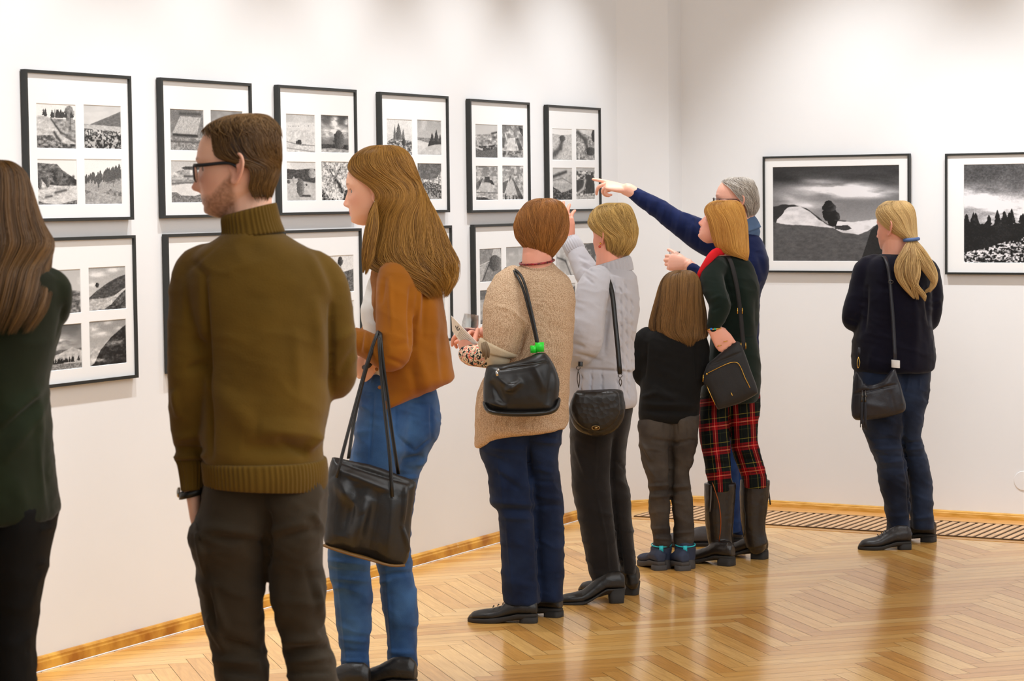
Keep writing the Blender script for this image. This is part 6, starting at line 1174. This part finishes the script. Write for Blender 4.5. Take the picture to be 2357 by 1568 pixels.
    c = Q.p(1553, 611, -.075); pr = [(.0004, 0), (.019, 0), (.0215, .005), (.0255, .062), (.024, .062), (.02, .009), (.0004, .008)]; aa = np.linspace(0, 2*math.pi, 32, endpoint=False)
    R = [[c+np.array([r*math.cos(w), r*math.sin(w), z]) for w in aa] for r, z in pr]; tpart(g, 'tumbler', MB().grid(np.array(R)), GL)
    return Q
pointing_man()
# ================================================================ woman in plaid trousers
def plaid_woman():
    D = 10.1
    Q = Person((1690, 1303), D, 'woman with copper bob, dark green cardigan, red scarf, plaid trousers, tall boots')
    body(Q, (1664, 513, .93, 174, 24, 0, 0), [(1676, 535, 0, 26), (1676, 570, 0, 27), (1676, 610, 0, 30)],
         [(610, 1650, 1700, .03, 0), (660, 1650, 1730, .08, 0), (780, 1660, 1730, .08, 0), (860, 1660, 1730, .08, 0)],
         arms=[[(1648, 640, -.13, 12), (1655, 700, -.2, 14), (1646, 740, -.21, 15), (1643, 757, -.21, 13)]],
         hands=[dict(w=(1643, 758, -.21), d=(.62, .0, -.78), n=(.0, 1, .05), side=-1, curl=(14, 16, 18, 20), s=1.05, spread=.03, thumb=(.7, .12, .7))],
         skin=(232, 168, 146), vox=.003, fem=1, nose=.95)
    GM = mat('dark_green_knit', L(22, 34, 28), .92, .15, 6, bump=.3, bscale=330, sheen=.12, spec=.15, bd=.001)
    rows = [(586, 1650, 1700, .05, 0), (598, 1632, 1722, .08, .0), (612, 1622, 1733, .1, 0), (656, 1622, 1748, .13, 0), (693, 1630, 1746, .135, 0), (722, 1634, 1746, .13, 0), (760, 1634, 1744, .13, 0), (776, 1636, 1742, .125, 0), (800, 1634, 1746, .125, 0), (830, 1626, 1750, .13, 0), (865, 1618, 1750, .135, 0), (900, 1612, 1750, .14, 0), (925, 1616, 1744, .13, 0)]
    la = [(1652, 612, -.08, 26), (1640, 640, -.13, 29), (1646, 672, -.18, 27), (1658, 700, -.21, 26), (1652, 725, -.215, 23), (1645, 745, -.21, 18), (1643, 754, -.21, 16)]
    Q.cloth('cardigan', [('L', rows, 2.3), ('T', la)], GM, .0055, sm=8, folds=[FO(1668, 630, 1684, 700, 4, -.008), FO(1634, 778, 1744, 776, 3, -.006), FO(1636, 690, 1660, 680, 4, .004), FO(1660, 705, 1640, 715, 3, -.004), FO(1700, 620, 1730, 760, 12, .005), FO(1740, 690, 1742, 770, 5, -.004)], wr=(.0026, 9, 9, 6), seed=44)
    # tartan: two directions of bands follow each leg
    PM, nt, b = newmat('red_green_tartan'); N = nt.nodes; K = nt.links; at = N.new('ShaderNodeAttribute'); at.attribute_name = 'Weave'; sp = N.new('ShaderNodeSeparateColor'); K.new(at.outputs['Color'], sp.inputs[0])
    def sett(sock):
        mm = N.new('ShaderNodeMath'); mm.operation = 'FRACT'; K.new(sock, mm.inputs[0]); r = N.new('ShaderNodeValToRGB'); r.color_ramp.interpolation = 'CONSTANT'; e = r.color_ramp.elements
        e[0].position = 0; e[0].color = (*L(14, 20, 20), 1); e[1].position = .24; e[1].color = (*L(150, 140, 60), 1)
        for p, c in ((.265, (14, 20, 20)), (.42, (150, 12, 22)), (.50, (20, 8, 12)), (.52, (190, 20, 26)), (.565, (226, 180, 150)), (.58, (190, 20, 26)), (.62, (20, 8, 12)), (.64, (150, 12, 22)), (.72, (14, 20, 20)), (.86, (60, 66, 40)), (.88, (14, 20, 20))): x = e.new(p); x.color = (*L(*c), 1)
        K.new(mm.outputs[0], r.inputs[0]); return r.outputs[0]
    mx = N.new('ShaderNodeMixRGB'); mx.blend_type = 'MIX'; mx.inputs[0].default_value = .5; K.new(sett(sp.outputs[0]), mx.inputs[1]); K.new(sett(sp.outputs[1]), mx.inputs[2]); g = N.new('ShaderNodeMixRGB'); g.blend_type = 'MULTIPLY'; g.inputs[0].default_value = 0; K.new(mx.outputs[0], g.inputs[1]); K.new(g.outputs[0], b.inputs['Base Color']); b.inputs['Roughness'].default_value = .9; b.inputs['Specular IOR Level'].default_value = .15
    ll = [(890, 1616, 1690, .12, 0), (953, 1609, 1678, .11, -.01), (999, 1610, 1680, .1, -.02), (1029, 1614, 1681, .095, -.02), (1055, 1619, 1681, .09, -.03), (1093, 1626, 1682, .08, -.03), (1112, 1630, 1682, .075, -.03), (1130, 1632, 1682, .07, -.03)]
    rl = [(890, 1660, 1748, .12, .03), (940, 1668, 1749, .115, .03), (991, 1678, 1743, .1, .04), (1029, 1684, 1746, .095, .04), (1060, 1692, 1756, .09, .05), (1098, 1706, 1764, .085, .05), (1120, 1710, 1764, .08, .05)]
    def weave(v, n):
        x, y = proj(v); l_ = np.interp(y, [890, 953, 1029, 1093, 1130], [1645, 1643, 1648, 1656, 1658]); r_ = np.interp(y, [890, 940, 1029, 1098, 1120], [1710, 1712, 1716, 1737, 1738])
        div = np.interp(y, [890, 1000, 1029, 1060, 1130], [1676, 1680, 1682, 1687, 1700]); right = x > div
        cx = np.where(right, r_, l_); u = (x-cx)/38.0+.56*1+np.where(right, .5, .0)+.0; w = (y-(x-cx)*.12*-1)/57.0+np.where(right, .55, .35)
        return np.column_stack([u-np.floor(u.min()), w-np.floor(w.min()), 0*u])
    o = Q.cloth('plaid_trousers', [('L', ll, 2.3), ('L', rl, 2.3)], PM, .0045, sm=2, folds=[FO(1678, 950, 1681, 1020, 3, -.010), FO(1620, 1052, 1680, 1050, 4, .004), FO(1624, 1066, 1682, 1068, 4, -.005), FO(1628, 1084, 1682, 1086, 4, .005), FO(1690, 1040, 1748, 1040, 4, .004), FO(1696, 1060, 1756, 1056, 4, -.005), FO(1702, 1080, 1760, 1078, 4, .005)], wr=(.0025, 10, 10, 8), seed=12)
    me = o.data; n = len(me.vertices); v = np.empty(n*3, np.float32); me.vertices.foreach_get('co', v); v = v.reshape(-1, 3)+Q.org; setcol(o, weave(v, None), 'Weave')
    # tall riding boots
    BT = mat('worn_black_boot_leather', L(30, 25, 22), .3, .3, 9, bump=.25, bscale=150, kind='leather', bd=.001, col2=L(40, 33, 28))
    s1 = shoe(Q, (1688, 1303), 143, .275, .045, .075, .03, toe=.05, m=BT, name='tall_boot', sole_t=.01, shaft=[(1664, 1270, -.03, 25), (1658, 1240, -.03, 26), (1656, 1205, -.03, 29), (1656, 1170, -.03, 31), (1657, 1135, -.03, 32.5), (1657, 1112, -.03, 33)])
    s2 = shoe(Q, (1765, 1287), 150, .275, .045, .075, .03, toe=.05, m=BT, name='tall_boot', sole_t=.01, shaft=[(1742, 1256, .05, 24), (1736, 1226, .05, 24), (1734, 1200, .05, 26), (1735, 1165, .05, 29), (1737, 1130, .05, 31), (1738, 1104, .05, 31)])
    CP = mat('copper_zip', L(160, 84, 40), .35, metal=.7)
    Q.part('boot_zip', MB().tube(np.array([Q.p(1640, 1112, -.10), Q.p(1646, 1130, -.105), Q.p(1655, 1160, -.10), Q.p(1659, 1195, -.095), Q.p(1658, 1225, -.085), Q.p(1655, 1246, -.08)]), np.array([.0022]*6), 6), CP, s1)
    Q.part('pull_strap', MB().strap(np.array([Q.p(1637, 1118, -.09), Q.p(1636, 1150, -.095), Q.p(1634, 1178, -.09)]), .006, .002), mat('grey_leather_tag', L(90, 84, 78), .5), s1)
    Q.part('boot_zip', MB().tube(np.array([Q.p(1712, 1112, .0), Q.p(1712, 1160, .0), Q.p(1716, 1195, .0), Q.p(1712, 1235, .0)]), np.array([.0022]*4), 6), mat('black_zip', L(12, 12, 12), .4), s2)
    Q.part('pull_strap', MB().strap(np.array([Q.p(1767, 1108, .05), Q.p(1770, 1135, .05), Q.p(1773, 1162, .05)]), .006, .002), BLK, s2)
    # scarf
    RD = mat('red_scarf_cloth', L(226, 14, 30), .8, .1, 10, bump=.3, bscale=200)
    mb = MB(); ptube(mb, [(1668, 583, -.06, 5), (1652, 580, -.085, 10), (1640, 588, -.11, 12), (1628, 604, -.125, 11), (1614, 626, -.13, 9), (1606, 642, -.13, 6), (1604, 652, -.13, 2)], D, n=16, flat=.5); v, f = remesh(mb, .004, 2); mk('scarf', v, f, RD, Q.o, True, Q.org)
    mb = MB(); a = np.linspace(0, 2*math.pi, 24); c = Q.p(1643, 757, -.21); mb.tube(np.array([c+np.array([.031*math.cos(w), .026*math.sin(w), .003*math.cos(w)]) for w in a]), np.array([.0035]*24), 8, cap=False, res=1); br = Q.part('bracelet', mb, GOLD)
    for dx, cc in ((-4, (30, 120, 220)), (5, (20, 170, 130))): Q.part('bracelet_stone', MB().ball(Q.p(1641+dx, 757.5, -.237), .006, 8, (1, .6, .8)), mat('stone', L(*cc), .15), br)
    mb = MB()
    for (x, y) in ((1656, 796), (1670, 786)): a = np.linspace(0, 2*math.pi, 12); c = Q.p(x, y, -.235); mb.tube(np.array([c+np.array([.0085*math.cos(w), .0085*math.sin(w), .002*math.cos(w)]) for w in a]), np.array([.0014]*12), 6, res=1, cap=False)
    Q.part('ring', mb, GOLD)
    H_ = Hair(Q, 25); dk, lt = (168, 104, 36), (240, 184, 98)
    rows = [(461, 1660, 1676, .01, .0, -180, 180), (462, 1644, 1694, .045, 0, -180, 180), (469, 1630, 1705, .065, 0, -180, 180), (482, 1621, 1712, .084, 0, -172, 172), (500, 1619, 1716, .093, 0, -150, 152), (520, 1620, 1720, .096, 0, -138, 144), (540, 1622, 1721, .096, 0, -128, 140), (558, 1626, 1722, .096, 0, -118, 138), (572, 1636, 1723, .094, 0, -108, 140), (584, 1654, 1723, .088, 0, -90, 132), (594, 1684, 1722, .075, 0, -60, 100)]
    H_.flow(rows, 4800, dk, lt, bv=.92, drift=.03, ncl=110, wave=.012, freq=1.3, v0=(0, .35), ln=(.6, .95), r=.0009, m=18, spread=.014, jit=.04, base=.95, inner=.8, basec=(160, 98, 36), smin=.94, sjit=.05); H_.done()
    t = thing('crossbody_bag', Q, (1685, 880, -.2), 'small black fabric crossbody bag with gold zips against the plaid trousers', 'bag'); FB = mat('black_nylon', L(14, 12, 14), .6, .2, 9, bump=.2, bscale=300, sheen=.1)
    ol = [(1628, 838), (1655, 815), (1686, 788), (1700, 786), (1710, 800), (1728, 850), (1744, 898), (1738, 910), (1700, 930), (1658, 942), (1650, 940), (1632, 905), (1618, 880), (1619, 862)]
    v, f = leather_remesh(inflate(Q, ol, -.2, .07, cx=(1680, 870), pw=.35), .004, [FO(1632, 842, 1705, 812, 3, -.004)], .0015, 6); tmesh(t, 'bag_body', v, f, FB)
    zp = MB()
    zp.tube(strap_pts(Q, [(1629, 859, -.232), (1645, 851, -.238), (1668, 840, -.243), (1686, 834, -.243), (1698, 836, -.243), (1706, 848, -.24), (1714, 868, -.24), (1722, 884, -.236), (1728, 897, -.228)]), np.array([.0018]*9), 6); zp.tube(strap_pts(Q, [(1627, 888, -.222), (1634, 905, -.232), (1646, 931, -.226)]), np.array([.0018]*3), 6); tpart(t, 'gold_zip', zp, GOLD)
    mb = MB().ball(Q.p(1627, 861, -.235), .005, 8).tube(strap_pts(Q, [(1619, 864, -.23), (1618, 878, -.23)]), np.array([.003, .0025]), 6); tpart(t, 'zip_pull', mb, GOLD)
    mb = MB().add(strap_pts(Q, [(1682, 903, -.2475), (1685, 906, -.2475), (1687, 912, -.2475), (1683.5, 909, -.2475), (1682, 903, -.2445), (1685, 906, -.2445), (1687, 912, -.2445), (1683.5, 909, -.2445)]), [(0, 1, 2, 3), (7, 6, 5, 4), (0, 4, 5, 1), (1, 5, 6, 2), (2, 6, 7, 3), (3, 7, 4, 0)]); tpart(t, 'logo_charm', mb, GOLD, False)
    WB = mat('black_webbing', L(34, 32, 32), .8, bump=.4, bscale=400)
    tpart(t, 'strap', MB().strap(strap_pts(Q, [(1713, 806, -.205), (1709, 770, -.19), (1704, 718, -.175), (1697, 665, -.165), (1690, 630, -.15), (1682, 602, -.115), (1674, 590, -.06)]), .018, .003, side=(1, .1, 0)), WB)
    for x, y in ((1703, 716), (1711, 796)):
        mb = MB()
        for dx in (-5.5, 5.5): mb.tube(strap_pts(Q, [(x+dx, y-6, -.19-(.02 if y > 750 else 0)), (x+dx, y+6, -.19-(.02 if y > 750 else 0))]), np.array([.0022, .0022]), 6)
        tpart(t, 'buckle', mb, GOLD)
plaid_woman()
# ================================================================ blonde woman with ponytail
def blonde():
    D = 10.56
    Q = Person((2070, 1262), D, 'blonde woman with low ponytail, dark navy sweater and washed blue jeans')
    body(Q, (2062, 522, .97, 137, 0, 0, 0), [(2062, 550, .0, 30), (2062, 580, 0, 31), (2062, 620, 0, 34)], [(615, 2030, 2100, .03, 0), (680, 2000, 2120, .08, 0), (840, 1990, 2120, .08, 0)],
         arms=[[(1990, 640, 0, 20), (1958, 730, 0, 18), (1985, 750, .12, 15), (2010, 745, .2, 12)]], hands=[dict(w=(2010, 745, .2), d=(.9, .3, 0), n=(0, 1, 0), side=1, curl=(30,)*4, s=.92)], skin=(232, 168, 142), vox=.003, fem=1, eyes=False)
    NM = mat('midnight_navy_knit', L(14, 13, 28), .92, .15, 6, bump=.3, bscale=330, sheen=.12, spec=.15, bd=.001)
    rows = [(584, 2030, 2094, .06, 0), (592, 2008, 2116, .09, 0), (604, 1990, 2132, .11, 0), (630, 1982, 2142, .13, 0), (690, 1976, 2144, .145, 0), (750, 1970, 2144, .15, 0), (790, 1961, 2150, .155, 0), (820, 1960, 2153, .16, 0), (840, 1960, 2152, .16, 0), (850, 1964, 2150, .155, 0), (856, 1975, 2140, .145, 0)]
    la = [(2012, 608, .0, 26), (1994, 626, 0, 30), (1982, 665, 0, 28), (1970, 705, -.01, 27), (1961, 732, .0, 25), (1968, 742, .06, 22), (1990, 740, .14, 18)]
    ra = [(2120, 612, .0, 26), (2136, 630, 0, 28), (2144, 675, 0, 27), (2145, 710, 0, 24), (2141, 738, .03, 22), (2130, 740, .1, 18)]
    Q.cloth('sweater', [('L', rows, 2.35), ('T', la), ('T', ra)], NM, .0055, sm=8, folds=[FO(1996, 660, 1990, 760, 5, -.008), FO(2130, 660, 2140, 750, 5, -.008), FO(2010, 800, 2000, 850, 7, .004), FO(2110, 700, 2105, 850, 10, .005), FO(1945, 735, 1975, 745, 4, -.004), FO(2135, 700, 2165, 690, 4, .004)], wr=(.0028, 9, 9, 6), seed=50)
    JM = mat('washed_dark_denim', L(16, 21, 36), .88, .3, 5, bump=.35, bscale=420, sheen=.08, spec=.2, col2=L(44, 56, 80))
    ll = [(840, 1966, 2080, .12, 0), (900, 1966, 2080, .13, 0), (960, 1978, 2078, .125, -.01), (1000, 1990, 2076, .11, -.02), (1040, 2006, 2080, .1, -.03), (1062, 2016, 2086, .095, -.03), (1107, 2023, 2091, .088, -.03), (1166, 2036, 2095, .08, -.03), (1200, 2041, 2097, .08, -.03), (1222, 2040, 2098, .08, -.03), (1231, 2043, 2098, .078, -.03)]
    rl = [(850, 2040, 2143, .12, .03), (915, 2046, 2136, .125, .03), (960, 2054, 2125, .12, .03), (1003, 2070, 2118, .11, .04), (1036, 2076, 2128, .1, .05), (1075, 2082, 2138, .095, .05), (1122, 2088, 2145, .088, .05), (1188, 2094, 2148, .08, .05), (1211, 2096, 2150, .078, .05), (1218, 2098, 2150, .076, .05)]
    Q.cloth('jeans', [('L', ll, 2.3), ('L', rl, 2.3)], JM, .0055, rd=.006, sm=3, folds=[FO(2076, 1000, 2090, 1110, 3, -.010), FO(2090, 1110, 2098, 1225, 3, -.010), FO(2006, 1012, 2075, 1010, 4, -.005), FO(2010, 1035, 2078, 1032, 4, .006), FO(2016, 1050, 2082, 1050, 4, -.005), FO(2020, 1065, 2084, 1062, 4, .005), FO(2022, 1080, 2086, 1078, 4, -.004), FO(2084, 1022, 2120, 1018, 4, -.006), FO(2084, 1036, 2126, 1032, 4, .006), FO(2086, 1052, 2132, 1050, 4, -.005), FO(2117, 870, 2116, 897, 2, .004), FO(2116, 897, 2134, 903, 2, .004), FO(2094, 860, 2086, 900, 2, .003), FO(2040, 1190, 2096, 1186, 5, .005), FO(2100, 1195, 2148, 1190, 4, .005), FO(2125, 905, 2136, 925, 5, -.004)], wr=(.003, 9, 9, 7), seed=51)
    H_ = Hair(Q, 26); dk, lt = (140, 98, 52), (242, 206, 142)
    c = 45; rows = [(462, 2056, 2068, .01, .0, c-180, c+180), (463, 2040, 2084, .045, 0, c-180, c+180), (470, 2028, 2096, .066, 0, c-180, c+180), (482, 2018, 2104, .084, 0, c-168, c+160), (500, 2017, 2108, .092, 0, c-150, c+130), (516, 2021, 2109, .093, 0, c-125, c+108), (530, 2034, 2110, .085, -.01, c-105, c+98), (541, 2054, 2111, .065, -.03, c-100, c+95), (549, 2074, 2112, .04, -.055, c-110, c+110), (553, 2084, 2110, .02, -.075, c-120, c+120)]
    H_.flow(rows, 4500, dk, lt, ncl=100, wave=.01, freq=1.2, v0=(0, .3), ln=(.7, 1.0), r=.0009, m=18, spread=.014, jit=.03, base=.95, inner=.8, basec=(140, 100, 44), smin=.95, sjit=.04)
    for pts in ([(2098, 551, -.08, 7), (2088, 575, -.12, 12), (2072, 605, -.15, 12), (2070, 635, -.165, 9), (2086, 662, -.17, 6), (2104, 685, -.17, 2)], [(2098, 551, -.08, 7), (2096, 585, -.13, 14), (2092, 620, -.165, 14), (2102, 655, -.175, 11), (2124, 678, -.175, 7), (2129, 690, -.175, 2)],
                [(2100, 551, -.08, 7), (2104, 590, -.13, 13), (2108, 630, -.165, 11), (2104, 660, -.175, 8), (2112, 686, -.17, 3)], [(2102, 551, -.08, 6), (2118, 575, -.11, 11), (2136, 605, -.13, 12), (2150, 635, -.14, 9), (2146, 660, -.145, 6), (2130, 672, -.145, 2)], [(2100, 551, -.08, 6), (2112, 580, -.12, 11), (2126, 610, -.145, 12), (2146, 640, -.15, 9), (2150, 655, -.15, 4), (2140, 670, -.15, 2)]):
        H_.lock(pts, 420, dk, lt, r=.0009, fray=.1)
    hr = H_.done()
    mb = MB(); R = []; c = Q.p(2098, 551.5, -.08); a = np.linspace(0, 2*math.pi, 26, endpoint=False); mb.tube(np.array([c+np.array([.031*math.cos(w), .022*math.sin(w), .003*math.cos(w)]) for w in np.linspace(0, 2*math.pi, 27)]), np.array([.008]*27), 10, res=1, cap=False); Q.part('hair_tie', mb, mat('blue_elastic', L(80, 108, 160), .6, .1, 60), hr)
    BS = mat('dark_brown_leather', L(34, 30, 30), .4, .2, 9, bump=.25, bscale=160, kind='leather', bd=.001)
    shoe(Q, (2097, 1264), 178, .205+.03, .045, .085, .022, toe=.048, m=BS, sole_t=.012, lace=True); shoe(Q, (2153, 1248), 150, .26, .045, .085, .022, toe=.048, m=BS, sole_t=.012)
    t = thing('shoulder_bag', Q, (2020, 920, -.2), 'slouchy dark leather shoulder bag with tassels on the blonde woman\'s hip', 'bag'); NL = mat('navy_black_leather', L(30, 30, 38), .42, .2, 8, bump=.25, bscale=130, kind='leather', bd=.001)
    ol = [(2057, 847), (2062, 850), (2066, 875), (2080, 910), (2086, 936), (2078, 950), (2043, 960), (2000, 966), (1968, 966), (1960, 945), (1961, 900), (1966, 866), (1972, 856), (1980, 876), (2007, 886), (2032, 874), (2048, 856)]
    v, f = leather_remesh(inflate(Q, ol, -.2, .08, cx=(2015, 920), pw=.45), .004, [FO(1966, 907, 2062, 886, 2.5, -.006), FO(2064, 860, 2076, 930, 5, .005), FO(1975, 895, 2050, 880, 4, .003), FO(1990, 930, 2040, 940, 9, .004), FO(2050, 900, 2060, 950, 6, -.004)], .003, 7); tmesh(t, 'bag_body', v, f, NL)
    tpart(t, 'strap', MB().strap(strap_pts(Q, [(2060.5, 835, -.2), (2057, 761, -.185), (2052, 690, -.175), (2048, 640, -.16), (2043, 610, -.135), (2036, 592, -.09), (2028, 590, -.02)]), .016, .003, side=(1, .1, 0)), NL)
    tpart(t, 'strap', MB().strap(strap_pts(Q, [(1977, 820, -.165), (1978, 800, -.16)]), .012, .003), NL)
    mb = MB(); mb.tube(strap_pts(Q, [(1976, 822, -.18), (1973, 835, -.185), (1975, 848, -.185), (1979, 835, -.185), (1976, 822, -.18)]), np.array([.0016]*5), 6, cap=False); tpart(t, 'snap_hook', mb, GOLD)
    mb = MB(); c = Q.p(2050, 649, -.165); mb.tube(np.array([c+np.array([.011*math.cos(w), -.003, .007*math.sin(w)]) for w in np.linspace(0, 2*math.pi, 14)]), np.array([.0018]*14), 6, cap=False, res=1); tpart(t, 'buckle', mb, METAL)
    mb = MB(); c = Q.p(2061.5, 838, -.205); a = np.linspace(0, 2*math.pi, 28, endpoint=False); mb.grid(np.array([[c+np.array([r*math.cos(w), r*.6*math.sin(w), z+.12*r*math.cos(w)*-1]) for w in a] for r, z in ((.0185, -.017), (.019, -.016), (.019, .016), (.0185, .017))])); tg = tpart(t, 'white_ring', mb, mat('white_tag', (.75, .74, .72), .5))
    for k in range(2):
        x = 1985+k*8; mb = MB().ball(Q.p(x, 912, -.245), .006, 8); mb.tube(strap_pts(Q, [(x-.5, 900, -.24), (x-1, 912, -.245), (x-1.5, 925, -.247)]), np.array([.003, .0045, .005]), 8); tpart(t, 'zip_pull', mb, METAL)
        mb = MB()
        for j in range(7): w = j*.9; mb.strap(strap_pts(Q, [(x-1+1.4*math.cos(w), 922, -.247+.003*math.sin(w)), (x-1.5+2.2*math.cos(w), 950, -.25+.005*math.sin(w)), (x-2+2.8*math.cos(w), 984-j % 3*4+k*2, -.25+.006*math.sin(w))]), .0035, .0015)
        tpart(t, 'tassel', mb, NL)
blonde()
# ================================================================ woman in dark green at the left edge
def left_woman():
    D = 5.1
    Q = Person((-10, 2140), D, 'woman with long straight brown hair in dark green tunic at left picture edge')
    body(Q, (-14, 500, .92, 92, 0, 0, 0), [(-14, 550, 0, 56), (-14, 600, 0, 56), (-14, 650, 0, 60)], [(650, -70, 40, .05, 0), (760, -120, 90, .09, 0), (1000, -110, 80, .09, 0)], arms=[[(120, 680, 0, 34), (110, 720, .12, 30), (70, 730, .22, 24)], [(-148, 680, 0, 34), (-138, 720, .12, 30), (-98, 730, .22, 24)]],
         hands=[dict(w=(70, 730, .22), d=(-1, .2, 0), n=(0, 1, 0), side=1, curl=(30,)*4), dict(w=(-98, 730, .22), d=(1, .2, 0), n=(0, 1, 0), side=-1, curl=(30,)*4)], skin=(225, 165, 135), vox=.004, fem=1, eyes=False)
    GM = mat('dark_green_crepe', L(24, 26, 8), .85, .12, 5, bump=.12, bscale=500, sheen=.1, spec=.2, col2=L(30, 38, 16))
    X = lambda r: -28-r
    def row(y, xr, ry, dy=0): return (y, -28-xr, xr, ry, dy)
    rows = [row(612, 60, .09), row(622, 110, .11), row(640, 140, .12), row(680, 146, .13), row(760, 138, .14), row(836, 122, .145), row(876, 113, .145), row(920, 112, .15), row(981, 116, .155), row(1081, 123, .165), row(1140, 130, .17), row(1182, 137, .175), row(1190, 136, .172), row(1196, 120, .15)]
    la = [(92, 648, 0, 34), (122, 662, .0, 42), (126, 700, .02, 40), (118, 724, .08, 34), (90, 726, .2, 28)]
    la2 = [(-28-a, b, c, d) for a, b, c, d in la]
    Q.cloth('tunic', [('L', rows, 2.3), ('T', la), ('T', la2)], GM, .007, sm=8, folds=[FO(0, 980, 110, 880, 12, .008), FO(0, 1000, 108, 910, 10, -.007), FO(10, 1060, 112, 920, 12, .006), FO(90, 900, 100, 1150, 9, .006), FO(100, 1000, 118, 1180, 7, -.006), FO(150, 700, 130, 790, 6, -.006), FO(40, 1100, 60, 1190, 16, .004)], wr=(.004, 7, 7, 5), seed=60)
    BT = mat('black_trousers_cloth', L(10, 9, 8), .8, .15, 6, bump=.2, bscale=400, spec=.2)
    rl = [(1150, 0, 128, .15, .0), (1207, -10, 126, .15, 0), (1298, -14, 108, .13, 0), (1380, -10, 92, .11, 0), (1458, -6, 80, .1, 0), (1568, -4, 79, .09, 0), (1700, 0, 76, .085, 0), (1900, 8, 74, .075, 0), (2080, 12, 72, .07, 0)]
    l2 = [(a, -28-c, -28-b, d, e) for a, b, c, d, e in rl]
    Q.cloth('trousers', [('L', rl, 2.3), ('L', l2, 2.3)], BT, .008, sm=4, folds=[FO(90, 1220, 126, 1215, 5, .006), FO(85, 1298, 108, 1296, 5, .006), FO(60, 1465, 82, 1462, 6, .005), FO(60, 1500, 80, 1502, 5, -.005)], wr=(.003, 8, 8, 7), seed=61)
    H_ = Hair(Q, 27); dk, lt = (44, 28, 10), (130, 90, 40)
    def hr(y, xr, ry, a0, a1, dy=0): return (y, -28-xr, xr, ry, dy, a0, a1)
    rows = [hr(368, -4, .01, -90, 270), hr(370, 18, .045, -90, 270), hr(378, 36, .07, -90, 270), hr(397, 56, .088, -90, 270), hr(434, 71, .1, -75, 255), hr(475, 84, .107, -55, 235), hr(520, 101, .112, -45, 225), hr(552, 119, .118, -38, 218), hr(572, 121, .124, -30, 210), hr(595, 116, .132, -18, 198), hr(618, 116, .145, -4, 184), hr(645, 128, .158, 8, 172), hr(680, 142, .17, 20, 160), hr(712, 148, .18, 28, 152), hr(740, 146, .185, 36, 144)]
    H_.flow(rows, 7000, dk, lt, bv=.9, drift=.015, ncl=120, wave=.010, freq=1.2, v0=(0, .3), ln=(.65, .95), r=.0008, m=24, spread=.011, jit=.03, base=.95, inner=.75, basec=(44, 26, 10), smin=.95, sjit=.04); H_.done()
    shoe(Q, (40, 2150), 88, .26, .045); shoe(Q, (-70, 2150), 92, .26, .045)
left_woman()
